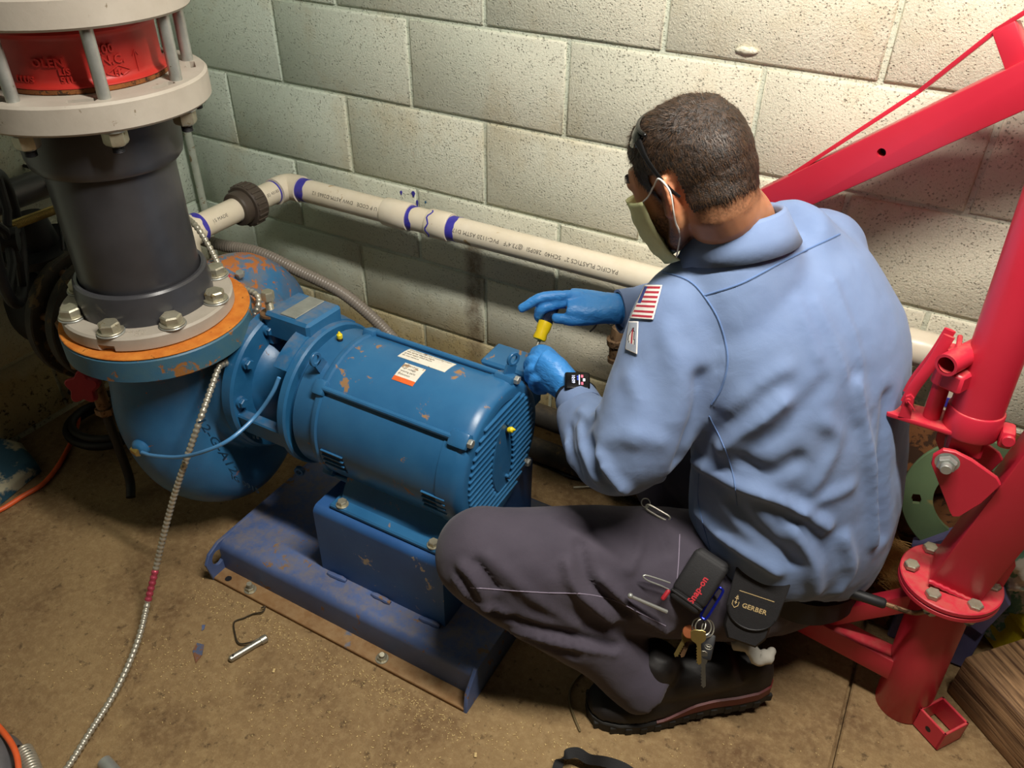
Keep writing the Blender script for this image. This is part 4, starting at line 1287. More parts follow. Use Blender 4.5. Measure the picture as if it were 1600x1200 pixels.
bm = B(); q0, q1 = V((1.7223, -0.2520, 0.2759)), V((1.7744, -0.2520, 0.3306))
box(bm, (q0 + q1) / 2 + V((0.02, 0, -0.012)), (0.10, 0.03, 0.022), rot3((q1 - q0).normalized(), (0, 1, 0), (q1 - q0).normalized().cross(V((0, 1, 0)))), 0.003)
box(bm, V((((q0 + q1) / 2).x + 0.03, -0.252, ((q0 + q1) / 2).z * 0.5 - 0.012)), (0.05, 0.022, ((q0 + q1) / 2).z - 0.024), None, 0.003)
tag(obj('foam_block', bm, m_violet), 'narrow violet foam strip lying below the green ring', 'block')
# crumpled rag
bm = B(); ball(bm, V((1.8937, -0.2400, 0.3209)) + V((0.02, 0, -0.01)), 1.0, 48, 32, (0.062, 0.05, 0.075))
ball(bm, V((1.9276, -0.1800, 0.2433)) + V((0.03, 0.03, -0.10)), 1.0, 32, 20, (0.055, 0.045, 0.16))
bm = fuse(bm, 0.006, 2)
co, no = numpy_mesh(bm)
push(bm, [0.018 * noise.ridged_multi_fractal(V(tuple(c_ * 22)), 0.9, 2.2, 3, 1.0, 2.0) - 0.02 for c_ in co], no)
k = N('checked_rag')
n_ = k.noise(24, 4, 0.6, dist=0.5)
c_ = k.mix(k.ramp(n_, [(0.46, 0.0), (0.52, 1.0)]), srgb('#d2cec0'), srgb('#6f9a80'))
c_ = k.mix(k.ramp(k.noise(12, 4), [(0.5, 0.0), (0.7, 0.6)]), c_, srgb('#8a7a5c'))
tag(obj('cleaning_rag', bm, k.fin(c_, 0.9), sharp=0), 'crumpled green and white rag stuffed behind the red mast', 'rag')

# ================================================================ dark gear on the left
m_sooty = plain('sooty_black_iron', '#17161a', 0.6, 0.2, 0.25, 20, 0.3, 60)
gv = empty('gate_valve', (-0.25, -0.60, 0.0), 'dark iron gate valve with a black handwheel and brassy stem left of the pump', 'valve')
VZ = 0.39
bm = B(); lathe(bm, (-0.155, -0.585, VZ), (-1, 0, 0), [(0.08, 0), (0.165, 0.001), (0.165, 0.026), (0.12, 0.032), (0.11, 0.06), (0.13, 0.11), (0.13, 0.16), (0.11, 0.20), (0.08, 0.22)], 48); obj('valve_body', bm, m_sooty, gv)
bm = B(); annulus(bm, (-0.153, -0.585, VZ), (-1, 0, 0), 0.09, 0.172, 0.026, 48, 0.003); obj('valve_flange', bm, m_darkpipe, gv)
for i in range(8):
    a = math.radians(22.5 + 45 * i)
    p = V((-0.092, -0.585 + 0.142 * math.cos(a), VZ + 0.142 * math.sin(a)))
    bm = B(); cyl(bm, p - AX * 0.10, p + AX * 0.012, 0.009, None, 12); hexhead(bm, p + AX * 0.0, AX, 0.016, 0.014); obj('flange_bolt', bm, m_rod, gv)
bm = B(); cyl(bm, (-0.255, -0.585, VZ), (-0.255, -0.62, VZ + 0.24), 0.05, 0.04, 28); lathe(bm, (-0.255, -0.608, VZ + 0.15), (0, -0.15, 1), [(0.04, 0), (0.09, 0), (0.09, 0.02), (0.04, 0.021)], 32); obj('bonnet', bm, m_sooty, gv)
s0, s1 = V((-0.1679, -0.5791, 0.6608)), V((-0.1380, -0.7048, 0.6754))
sd_ = (s1 - s0).normalized()
bm = B(); threads(bm, s0, s1 + sd_ * 0.06, 0.0105, 0.004, 14); obj('stem', bm, plain('brassy_stem', '#a08c54', 0.35, 0.8), gv, label='brassy threaded stem')
hc_ = s1 + sd_ * 0.045 + V((0.01, 0, -0.02))
hx, hy, hz = basis(V((-0.62, -0.72, 0.10)))
ring = [hc_ + (hx * math.cos(a) + hy * math.sin(a)) * 0.135 for a in [2 * PI * i / 48 for i in range(48)]]
bm = B(); lathe(bm, hc_, hz, [(0.135 + 0.012 * math.cos(t), 0.012 * math.sin(t)) for t in [2 * PI * i / 12 for i in range(13)]], 56, cap=False); wh = obj('handwheel', bm, m_sooty, gv)
for i in range(5):
    a = 2 * PI * i / 5 + 0.4
    bm = B(); sweep(bm, [hc_, hc_ + (hx * math.cos(a) + hy * math.sin(a)) * 0.06 - hz * 0.008, hc_ + (hx * math.cos(a) + hy * math.sin(a)) * 0.13], 0.009, 10); obj('spoke', bm, m_sooty, wh)
bm = B(); lathe(bm, hc_, hz, [(0.012, -0.02), (0.026, -0.02), (0.026, 0.018), (0.018, 0.022)], 24); obj('wheel_hub', bm, m_sooty, wh)

# grey pipe end and black cable loop up on the left wall
t = empty('wall_pipe', (-0.36, -0.55, 0.5), 'dark grey pipe running along the left wall above the valve', 'pipe')
bm = B(); sweep(bm, [V((-0.345, -1.0, 0.655)), V((-0.345, -0.45, 0.655)), V((-0.345, -0.1, 0.655))], 0.035, 24); obj('pipe', bm, m_pvcgrey, t)
for y in (-0.42, -0.85):
    bm = B(); lathe(bm, (-0.345, y, 0.655), (0, 1, 0), [(0.034, 0), (0.041, 0.001), (0.041, 0.05), (0.034, 0.051)], 28, cap=False); obj('pipe_collar', bm, m_pvcgrey, t)
bm = B(); sweep(bm, crv([V((-0.4552, -0.4507, 0.7169)), V((-0.4827, -0.4671, 0.7151)), V((-0.4939, -0.4828, 0.7031)), V((-0.4734, -0.4965, 0.6899)), V((-0.4273, -0.5017, 0.6873)), V((-0.3580, -0.4980, 0.6803)), V((-0.2819, -0.5218, 0.6522)), V((-0.2343, -0.5577, 0.6109)), V((-0.1899, -0.5945, 0.5705)), V((-0.1386, -0.6465, 0.5071)), V((-0.1083, -0.6792, 0.4639))], 6), 0.0042, 10)
tag(obj('black_cable', bm, m_black), 'thin black cable looping down the wall behind the grey column', 'cable')

# red valve knob with a hose end
t = empty('hose_tap', V((-0.3806, -0.5873, -0.0000)), 'small tap with a red lobed plastic handle under the rusty flange', 'tap')
kc = V((0.0206, -0.7764, 0.3449))
m_redknob = plain('red_knob', '#a3202c', 0.5)
kx, ky, kz = basis(V((0.45, -0.8, 0.35)))
poly = []
for i in range(60):
    a = 2 * PI * i / 60
    r_ = 0.034 + 0.006 * math.cos(5 * a)
    poly.append((r_ * math.cos(a), r_ * math.sin(a)))
bm = B(); prism(bm, poly, kc - kz * 0.008, kx, ky, 0.02, 0.004); obj('handle', bm, m_redknob, t, label='red lobed handle')
bm = B(); cyl(bm, kc - kz * 0.006, kc - kz * 0.05, 0.012, None, 16); cyl(bm, kc - kz * 0.05 + V((0, 0, 0.05)), kc - kz * 0.05 - V((0, 0, 0.09)), 0.016, None, 18); hexhead(bm, kc - kz * 0.05 - V((0, 0, 0.075)), (0, 0, -1), 0.022, 0.02)
sweep(bm, [kc - kz * 0.05 + V((0, 0, 0.045)), kc + V((-0.05, 0.06, 0.05))], 0.015, 14); obj('tap_body', bm, m_rod, t)
bm = B(); p = kc - kz * 0.05 - V((0, 0, 0.09)); sweep(bm, crv([p, p - V((0, 0, 0.05)), V((p.x + 0.02, p.y - 0.01, 0.05)), V((p.x + 0.05, p.y - 0.04, 0.016))], 6), 0.011, 14); obj('hose_end', bm, m_black, t)

# coil of black hose on the floor
pts = []
cc = V((-0.2180, -0.6223, 0.0150))
for i in range(120):
    a = i / 120 * 2 * PI * 3.4
    r_ = 0.088 + 0.010 * math.sin(a * 0.7)
    pts.append(cc + V((r_ * 1.15 * math.cos(a), r_ * math.sin(a), 0.0 + 0.0075 * a / PI)))
pts += [cc + V((-0.16, 0.02, 0.06)), cc + V((-0.20, 0.06, 0.02))]
bm = B(); sweep(bm, pts, 0.0105, 12, round_ends=True)
tag(obj('hose_coil', bm, m_black), 'coil of black hose lying on the dark floor by the pump', 'hose')

# orange cord on the floor
bm = B(); sweep(bm, crv([V((-0.3102, -0.6386, 0.0500)), V((-0.2986, -0.6583, 0.0300)), V((-0.2868, -0.6834, 0.0120)), V((-0.2515, -0.7350, 0.0080)), V((-0.2142, -0.7929, 0.0080)), V((-0.1913, -0.8497, 0.0080)), V((-0.1948, -0.9000, 0.0080)), V((-0.1980, -0.9587, 0.0080)), V((-0.2214, -1.0243, 0.0080))], 6), 0.0062, 12, round_ends=True)
tag(obj('extension_cord', bm, m_orange), 'orange cord curving over the dark floor at the left', 'cord')

# dark teal tool bag with pale worn edges
def bag_mat():
    k = N('teal_canvas')
    c = k.mix(k.ramp(k.noise(12, 5, 0.65), [(0.55, 0.0), (0.62, 1.0)]), srgb('#1c4456'), srgb('#9a937a'))
    return k.fin(c, 0.85, 0.0, k.bump(k.noise(60, 4), 0.5, 0.003))
q = [V((-0.3697, -0.9506, 0.0000)), V((-0.2183, -0.9483, 0.0000)), V((-0.2424, -0.8160, 0.0000)), V((-0.3555, -0.7842, -0.0000)), V((-0.5102, -0.8274, 0.0000))]
bm = B()
cq = sum(q, V((0, 0, 0))) / 5
loft(bm, [[p + UP * h + (cq - p) * ins for p in q] for h, ins in ((0.001, 0.04), (0.004, 0.0), (0.030, 0.02), (0.042, 0.14), (0.046, 0.45))])
bmesh.ops.subdivide_edges(bm, edges=bm.edges[:], cuts=4, use_grid_fill=True)
for v in bm.verts:
    if v.co.z > 0.006:
        v.co.z += 0.006 * noise.noise(v.co * 22)
tg = obj('tool_bag', bm, bag_mat(), sharp=50)
tag(tg, 'flat dark teal canvas bag with worn pale edges on the floor', 'bag')

# near left corner: grey case, its orange lead and a ribbed hose end
bm = B(); ball(bm, V((0.3886, -1.3648, 0.0000)) + V((-0.01, -0.02, 0.0)), 1.0, 36, 20, (0.078, 0.075, 0.06), rot3((0.8, -0.6, 0), (0.6, 0.8, 0), UP))
for v in bm.verts:
    v.co.z = max(v.co.z, 0.001)
tag(obj('work_light', bm, plain('grey_case', '#5d5c5e', 0.4)), 'rounded grey plastic case cut off at the near left corner', 'case')
bm = B(); sweep(bm, crv([V((0.2733, -1.3067, 0.0200)), V((0.3663, -1.3207, 0.0450)), V((0.4173, -1.3303, 0.0520)), V((0.4494, -1.3420, 0.0500)), V((0.4798, -1.3611, 0.0450))], 6), 0.0052, 12, round_ends=True)
tag(obj('orange_lead', bm, m_orange), 'bright orange lead arching over the grey case at the near corner', 'cord')
t = empty('hose_end', V((0.4427, -1.3274, 0.0000)), 'ribbed pale hose end with a black rim beside the grey case', 'hose')
bm = ribbed('h', [V((0.4197, -1.3216, 0.0200)), V((0.4514, -1.3311, 0.0200)), V((0.4975, -1.3488, 0.0200))], 0.014, 0.006, 0.002, m_pvc, None, 16); obj('ribbed_tube', bm, m_armor, t, sharp=0)
bm = B(); sweep(bm, crv([V((0.4133, -1.3234, 0.0300)), V((0.4358, -1.3190, 0.0300)), V((0.4651, -1.3265, 0.0250)), V((0.5001, -1.3408, 0.0200))], 5), 0.0028, 8); obj('rim', bm, m_black, t)

# ================================================================ the worker
FW = V((-0.86, 0.50, 0)).normalized()          # the way he faces
RT_ = V((0.50, 0.86, 0)).normalized()          # his right hand side
pers = empty('person', (1.42, -0.50, 0.0), 'person in light blue work shirt and dark trousers squatting beside the motor', 'person')

def ell(c, side, fwd, a, b, n=36, p=2.3):
    out = []
    for i in range(n):
        t = 2 * PI * i / n
        ct, st = math.cos(t), math.sin(t)
        out.append(V(c) + V(side) * (a * math.copysign(abs(ct) ** (2 / p), ct)) + V(fwd) * (b * math.copysign(abs(st) ** (2 / p), st)))
    return out

def torso(bm, secs, n=40, tilt=0.0):
    cs = crv([s[0] for s in secs], 4)
    A = lin([s[1] for s in secs], len(cs)); Bd = lin([s[2] for s in secs], len(cs))
    rings = []
    for i, c in enumerate(cs):
        t = (cs[min(i + 1, len(cs) - 1)] - cs[max(0, i - 1)]).normalized()
        f = FW + UP * 0.0
        s_ = RT_
        f = (f - t * f.dot(t)).normalized()
        s_ = (s_ - t * s_.dot(t)).normalized()
        ring = ell(c, s_, f, A[i], Bd[i], n)
        k = tilt * max(0.0, 1.0 - i / 7.0)
        if k > 0:
            for p in ring:
                q = p - c
                p.z += k * (0.062 * q.dot(f) / Bd[i] - 0.072 * q.dot(s_) / A[i])
        rings.append(ring)
    loft(bm, rings)

# ---- skeleton
G = V((1.512, -0.415, 0.262))
C7 = V((1.3311, -0.4195, 0.9027))
SL = V((1.2889, -0.5032, 0.7762))
SR = SL + RT_ * 0.285 + V((-0.01, 0.0, 0.030))
EL, WL = V((1.2506, -0.6337, 0.5640)), V((1.0999, -0.4990, 0.5288))
ER, WR = V((1.29, -0.14, 0.63)), V((1.1191, -0.2909, 0.6257))
HL, HR = G + RT_ * -0.10 + V((-0.02, 0, -0.015)), G + RT_ * 0.10 + V((-0.02, 0, -0.015))
KL, AL = V((1.0582, -0.7617, 0.3452)), V((1.3487, -0.6755, 0.1042))
KR, AR = V((1.13, -0.21, 0.32)), V((1.36, -0.34, 0.09))

def limb(bm, pts, rad_, n=8, seg=24, **k):
    c = crv(pts, n)
    sweep(bm, c, lin(rad_, len(c)), seg, round_ends=True, **k)

def seg_dist(co, pts):
    best = np.full(len(co), 9.0)
    for a, b in zip(pts, pts[1:]):
        a, b = np.array(a), np.array(b)
        ab = b - a
        t = np.clip(((co - a) @ ab) / max(1e-9, ab @ ab), 0, 1)
        best = np.minimum(best, np.linalg.norm(co - (a + t[:, None] * ab), axis=1))
    return best
STATION = V((1.55608, -1.59491, 1.41282))      # the point the folds were sighted from
def sight(p, bvh, out=0.0):
    h = bvh.ray_cast(STATION, (V(p) - STATION).normalized(), 6.0)
    if h[0] is None:
        h = bvh.find_nearest(V(p))
    return h[0] + h[1] * out
def folds(bm, lst, gain=1.0):
    """cloth folds: ridge polylines pulled onto the surface; (points, height, width)"""
    bv_ = BVHTree.FromBMesh(bm)
    co, no = numpy_mesh(bm)
    d = np.zeros(len(co))
    for pts, amp, w in lst:
        q = [sight(p, bv_) for p in crv(pts, 4)]
        q2 = [q[0]]
        for b in q[1:]:
            if (b - q2[-1]).length < 0.06:
                q2.append(b)
        if len(q2) < 2:
            continue
        s = seg_dist(co, q2)
        d += gain * amp * (1.35 * np.exp(-(s / w) ** 2) - 0.45 * np.exp(-(s / (2.4 * w)) ** 2))
    push(bm, d, no)
def cloth_noise(bm, amp, scale, stretch=(1, 1, 1)):
    co, no = numpy_mesh(bm)
    d = [amp * noise.fractal(V((c[0] * scale * stretch[0], c[1] * scale * stretch[1], c[2] * scale * stretch[2])), 0.8, 2.0, 3) for c in co]
    push(bm, d, no)

nk = V((-0.26, 0.06, 0.96)).normalized()
cs = V((RT_.x, RT_.y, 0.0)); cs = (cs - nk * cs.dot(nk)).normalized(); cf = nk.cross(cs) * -1
if cf.dot(FW) < 0:
    cf = -cf
NB = V((1.3211, -0.4604, 0.9018))
# ---- shirt
def shirt_mat():
    k = N('shirt_cotton')
    c = k.mix(k.ramp(k.noise(9, 4), [(0.3, 0.0), (0.7, 1.0)]), srgb('#6a7fa6'), srgb('#758ab0'))
    c = k.mix(k.ramp(k.noise(4.5, 5, 0.6), [(0.55, 0.0), (0.75, 0.25)]), c, srgb('#62738f'))
    n = k.bump(k.noise(420, 2), 0.18, 0.0006)
    n = k.bump(k.noise(26, 3, 0.5, dist=0.8), 0.22, 0.004, n)
    return k.fin(c, 0.85, 0.0, n, Sheen_Weight=0.12)
m_shirt = shirt_mat()
bm = B()
o2 = RT_ * 0.012
torso(bm, [(G + V((0.008, 0.012, 0.062)), .172, .142), (G + V((0.006, 0.010, 0.098)), .188, .156), (G + V((-0.004, -0.004, 0.14)), .196, .156), (G + V((-0.016, -0.004, 0.22)), .200, .146), (G + V((-0.038, 0.0, 0.34)), .203, .136),
           (G + V((-0.066, 0.004, 0.45)), .200, .126), ((SL + SR) / 2 + V((0.035, -0.02, 0.010)), .175, .108), ((SL + SR) / 2 + V((0.014, -0.018, 0.055)), .120, .088), ((SL + SR) / 2 + V((0.004, -0.030, 0.075)), .085, .070)], tilt=1.0)
loft(bm, [ell(NB + nk * h_, cs, cf, a_, b_, 32) for h_, a_, b_ in ((-0.11, .110, .100), (-0.06, .100, .094), (-0.025, .086, .086), (0.004, .074, .076))])
limb(bm, [SL + RT_ * 0.07 + V((0.02, 0, -0.01)), SL, SL * 0.55 + EL * 0.45 + V((0.004, -0.004, 0.0)), EL, EL * 0.62 + WL * 0.38 + V((-0.012, -0.012, -0.028)), WL * 0.86 + EL * 0.14 + V((-0.003, -0.003, -0.010))], [.080, .090, .088, .080, .062, .050, .044])
limb(bm, [EL, EL * 0.5 + WL * 0.5, WL * 0.84 + EL * 0.16], [.060, .052, .040])
limb(bm, [SR - RT_ * 0.07, SR, SR * 0.5 + ER * 0.5, ER, ER * 0.5 + WR * 0.5, WR], [.080, .080, .082, .072, .058, .046])
limb(bm, [SL + RT_ * 0.02 + UP * 0.015, (SL + SR) / 2 + V((0.030, -0.01, 0.020)), SR - RT_ * 0.02 + UP * 0.012], [.065, .072, .065])
bm = fuse(bm, 0.0075, 14, 0.5)
folds(bm, [
    ([V((1.3966, -0.6321, 0.6409)), V((1.4271, -0.5948, 0.6665)), V((1.4578, -0.5522, 0.6985))], .010, .014),
    ([V((1.3898, -0.5975, 0.6879)), V((1.4206, -0.5549, 0.7198)), V((1.4471, -0.5242, 0.7399))], .004, .014),
    ([V((1.3591, -0.6224, 0.5918)), V((1.4288, -0.6331, 0.5839)), V((1.5111, -0.6097, 0.5582)), V((1.5698, -0.5750, 0.5105))], .011, .011),
    ([V((1.4297, -0.6278, 0.6242)), V((1.4689, -0.6189, 0.6092)), V((1.5011, -0.5883, 0.6254))], -.007, .016),
    ([V((1.4291, -0.6077, 0.6493)), V((1.4702, -0.5734, 0.6642)), V((1.5045, -0.5084, 0.7213))], -.004, .016),
    ([V((1.5214, -0.5374, 0.6745)), V((1.5467, -0.5426, 0.6514)), V((1.5339, -0.6008, 0.5883))], .005, .014),
    ([V((1.5272, -0.6237, 0.5647)), V((1.5832, -0.5672, 0.5971))], .005, .012),
    ([V((1.5479, -0.4380, 0.6933)), V((1.6064, -0.4988, 0.5798)), V((1.6456, -0.5105, 0.4536))], .009, .010),
    ([V((1.5928, -0.3805, 0.6483)), V((1.6230, -0.4469, 0.5468)), V((1.6610, -0.4550, 0.4257))], -.008, .012),
    ([V((1.4554, -0.4526, 0.8225)), V((1.5143, -0.4775, 0.7529)), V((1.5634, -0.5142, 0.6752))], .0035, .007),
    ([V((1.4679, -0.4265, 0.8463)), V((1.5296, -0.4562, 0.7689)), V((1.5763, -0.4943, 0.6912))], .0035, .007),
    ([V((1.4302, -0.4665, 0.8221)), V((1.4849, -0.4937, 0.7524))], .003, .009),
    ([V((1.3793, -0.6233, 0.4914)), V((1.4279, -0.6241, 0.4582)), V((1.5220, -0.6101, 0.4131))], .010, .011),
    ([V((1.3428, -0.6227, 0.5163)), V((1.3702, -0.6387, 0.4785)), V((1.4082, -0.6420, 0.4494))], .008, .011),
    ([V((1.4356, -0.6266, 0.5359)), V((1.4736, -0.6322, 0.5039)), V((1.5401, -0.5897, 0.4262))], -.007, .014),
    ([V((1.5261, -0.6032, 0.5048)), V((1.5674, -0.5746, 0.4267)), V((1.5864, -0.5725, 0.3651))], .008, .013),
    ([V((1.6007, -0.5284, 0.4613)), V((1.6266, -0.5254, 0.3963)), V((1.6199, -0.5389, 0.3499))], .008, .012),
    ([V((1.3380, -0.5943, 0.7262)), V((1.3490, -0.6265, 0.6793)), V((1.3452, -0.6734, 0.6243))], -.009, .014),
    # sleeve
    ([V((1.2247, -0.6915, 0.5960)), V((1.2475, -0.7008, 0.5694)), V((1.2694, -0.6788, 0.5304))], .009, .012),
    ([V((1.1911, -0.6514, 0.5816)), V((1.2151, -0.6658, 0.5480)), V((1.2458, -0.6730, 0.5188))], -.008, .009),
    ([V((1.1550, -0.6093, 0.5714)), V((1.1815, -0.6444, 0.5450)), V((1.2191, -0.6788, 0.5294))], .007, .008),
    ([V((1.1264, -0.5827, 0.5372)), V((1.1563, -0.6374, 0.5360)), V((1.1887, -0.6653, 0.5147))], -.006, .007),
    ([V((1.1287, -0.5978, 0.5171)), V((1.1614, -0.6525, 0.5140))], .005, .006),
    ([V((1.1258, -0.5439, 0.5508)), V((1.1564, -0.5564, 0.5496)), V((1.1613, -0.5425, 0.5635))], .005, .008),
    ([V((1.2226, -0.6780, 0.6139)), V((1.2662, -0.6738, 0.6417)), V((1.3075, -0.6574, 0.6345))], .004, .016),
    ([V((1.2404, -0.6296, 0.7131)), V((1.2723, -0.6626, 0.6858)), V((1.2779, -0.6914, 0.6466))], .004, .018),
    ([V((1.2721, -0.5860, 0.7800)), V((1.3058, -0.6057, 0.7335)), V((1.3199, -0.6490, 0.6709))], .004, .018)], 1.35)
for _ in range(2):
    bmesh.ops.smooth_vert(bm, verts=bm.verts[:], factor=0.5, use_axis_x=True, use_axis_y=True, use_axis_z=True)
cloth_noise(bm, .0030, 7)
cloth_noise(bm, .0006, 30)
shirt = obj('shirt', bm, m_shirt, pers, sharp=0, label='light blue work shirt')
bvS = bvh_of(shirt)
md = shirt.modifiers.new('sub', 'SUBSURF'); md.levels = 0; md.render_levels = 1
def snap(p, bvh, out=0.0):
    h = bvh.find_nearest(V(p))
    return h[0] + h[1] * out
def seam(pts, bvh, r=0.0011, mat=None, parent=None, name='seam', out=0.0002, n=10):
    q = [sight(p, bvh, out) for p in crv(pts, n)]
    q = [q[0]] + [b for a, b in zip(q, q[1:]) if (a - b).length < 0.05]
    bm = B(); sweep(bm, q, r, 6)
    return obj(name, bm, mat or m_seam, parent or shirt)
m_seam = plain('shirt_seam', '#5f7aa8', 0.9)
seam([V((1.3061, -0.5301, 0.8262)), V((1.3509, -0.4925, 0.8427)), V((1.3993, -0.4421, 0.8726)), V((1.4530, -0.3347, 0.8830))], bvS, 0.0016)
seam([V((1.2368, -0.5244, 0.8448)), V((1.2784, -0.5301, 0.8445)), V((1.3061, -0.5301, 0.8262)), V((1.3392, -0.5392, 0.7930)), V((1.3648, -0.5602, 0.7502)), V((1.3699, -0.5862, 0.7150)), V((1.3641, -0.6067, 0.6937))], bvS, 0.0016)
seam([V((1.3658, -0.6172, 0.6796)), V((1.3938, -0.6272, 0.6487)), V((1.4222, -0.6435, 0.6099)), V((1.4402, -0.6489, 0.5570))], bvS, 0.0010)
seam([V((1.3702, -0.6295, 0.5756)), V((1.3781, -0.6171, 0.4999)), V((1.4158, -0.6447, 0.4410))], bvS, 0.0010)
# collar: a folded band round the neck
bm = B()
rows = []
for lev in ((0.0, 0.071, 0.074), (0.030, 0.066, 0.069), (0.035, 0.068, 0.071), (0.031, 0.072, 0.075), (0.008, 0.080, 0.084), (-0.016, 0.090, 0.094), (-0.016, 0.087, 0.091)):
    ring = []
    for i in range(49):
        t = math.radians(-165 + 330 * i / 48)
        d = cs * math.sin(t) * lev[1] - cf * math.cos(t) * lev[2]
        drop = 0.022 * max(0, -math.cos(t)) + 0.012 * (1 - math.cos(t)) * 0.5
        ring.append(NB + d + nk * (lev[0] - drop))
    rows.append(ring)
loft(bm, rows, closed=False)
col_ = obj('collar', bm, m_shirt, pers, sharp=0, label='turned down shirt collar')
md = col_.modifiers.new('solid', 'SOLIDIFY'); md.thickness = 0.003; md.offset = 0
# cuff of the near sleeve and of the far one
def cuff(c, d, r, L, mat):
    bm = B(); lathe(bm, V(c), d, [(r * 0.9, 0.001), (r, 0), (r + 0.001, L * 0.5), (r, L), (r * 0.88, L)], 28, cap=False)
    return obj('cuff', bm, mat, shirt)
cuff(WL * 0.86 + EL * 0.14 - (WL - EL).normalized() * 0.005, (WL - EL) + V((0, 0, 0.04)), 0.0395, 0.036, m_shirt)
cuff(WR - (WR - ER).normalized() * 0.015, (WR - ER), 0.043, 0.045, m_shirt)

# ---- trousers
def trouser_mat():
    k = N('trouser_twill')
    c = k.mix(k.ramp(k.noise(7, 5), [(0.3, 0.0), (0.7, 1.0)]), srgb('#3d3743'), srgb('#49424e'))
    n = k.bump(k.noise(380, 2), 0.2, 0.0006)
    n = k.bump(k.noise(36, 4, 0.6, dist=0.6), 0.2, 0.004, n)
    return k.fin(c, 0.88, 0.0, n, Sheen_Weight=0.1)
m_trou = trouser_mat()
bm = B()
ball(bm, G + V((-0.015, 0.0, -0.040)), 1.0, 32, 20, (0.160, 0.128, 0.120), rot3(RT_, -FW, UP))
limb(bm, [HL + V((0.02, 0.01, 0)), HL * 0.72 + KL * 0.28, HL * 0.36 + KL * 0.64, KL * 0.95 + HL * 0.05], [.118, .120, .104, .088])
ball(bm, KL, 0.088, 24, 16)
limb(bm, [KL + V((0.005, 0.0, -0.015)), KL * 0.62 + AL * 0.38 + V((0, 0, -0.005)), KL * 0.25 + AL * 0.75, AL + V((-0.02, -0.012, 0.0))], [.083, .078, .066, .060])
_sd = (AL - KL).normalized(); cyl(bm, AL - _sd * 0.03 + V((-0.012, -0.008, 0)), AL + _sd * 0.042 + V((-0.012, -0.008, 0)), 0.062, 0.066, 28)
limb(bm, [HR, HR * 0.5 + KR * 0.5, KR], [.110, .102, .082])
limb(bm, [KR, KR * 0.5 + AR * 0.5, AR], [.080, .074, .056])
bm = fuse(bm, 0.0075, 12, 0.5)
folds(bm, [
    ([V((1.0555, -0.8304, 0.3829)), V((1.0865, -0.8346, 0.3571)), V((1.1033, -0.8318, 0.3151))], .009, .011),
    ([V((1.0449, -0.8352, 0.3496)), V((1.0763, -0.8395, 0.3235)), V((1.1305, -0.8129, 0.2860))], .008, .009),
    ([V((1.0898, -0.8390, 0.4182)), V((1.1227, -0.8333, 0.3691))], -.008, .009),
    ([V((1.2172, -0.7685, 0.4205)), V((1.2430, -0.7819, 0.3869)), V((1.3026, -0.7615, 0.3209))], .010, .011),
    ([V((1.2262, -0.7427, 0.4461)), V((1.2642, -0.7667, 0.3915)), V((1.3274, -0.7407, 0.3300))], -.009, .011),
    ([V((1.1050, -0.8237, 0.4270)), V((1.1766, -0.8105, 0.3614)), V((1.2507, -0.7865, 0.3074))], .006, .012),
    ([V((1.2705, -0.7409, 0.3846)), V((1.3181, -0.7353, 0.3429)), V((1.3825, -0.7062, 0.2844))], .009, .011),
    ([V((1.0933, -0.8150, 0.2737)), V((1.1861, -0.7715, 0.2313)), V((1.2984, -0.7069, 0.1847))], -.010, .010),
    ([V((1.1364, -0.7990, 0.2304)), V((1.2179, -0.7548, 0.1965)), V((1.3000, -0.7067, 0.1668))], .006, .008),
    ([V((1.1557, -0.7853, 0.2001)), V((1.2404, -0.7435, 0.1609))], -.006, .008),
    ([V((1.2922, -0.6304, 0.4545)), V((1.3070, -0.6741, 0.4254)), V((1.3055, -0.7032, 0.3906))], .006, .010),
    ([V((1.3205, -0.6255, 0.4418)), V((1.3442, -0.6447, 0.4024))], -.006, .010)])
cloth_noise(bm, .0030, 9)
cloth_noise(bm, .0006, 34)
trou = obj('trousers', bm, m_trou, pers, sharp=0, label='dark plum grey work trousers')
bvT = bvh_of(trou)
m_stitch = plain('light_stitch', '#8d8294', 0.9)
seam([V((1.0816, -0.8471, 0.3622)), V((1.1372, -0.8267, 0.3676)), V((1.1939, -0.7981, 0.3651)), V((1.2499, -0.7685, 0.3644)), V((1.2973, -0.7418, 0.3486)), V((1.3375, -0.7190, 0.3158)), V((1.3803, -0.7023, 0.2906))], bvT, 0.0009, m_stitch, trou)
seam([V((1.3527, -0.5980, 0.4028)), V((1.3653, -0.6241, 0.3624)), V((1.3760, -0.6512, 0.3219))], bvT, 0.0009, m_stitch, trou)
# belt under the shirt tail
bm = B()
rows = []
for h, k_ in ((-0.030, 1.0), (-0.031, 1.05), (0.022, 1.05), (0.022, 1.0)):
    ring = ell(G + V((-0.004, 0.008, 0.034 + h)), RT_, FW, 0.164 * k_, 0.136 * k_, 44)
    for p in ring:
        q = p - G
        p.z += 0.062 * q.dot(FW) / 0.15 - 0.070 * q.dot(RT_) / 0.174
    rows.append(ring)
loft(bm, rows, False, False)
m_web = plain('black_webbing', '#141416', 0.75, 0, 0.2, 60, 0.3, 400)
obj('belt', bm, m_web, pers)

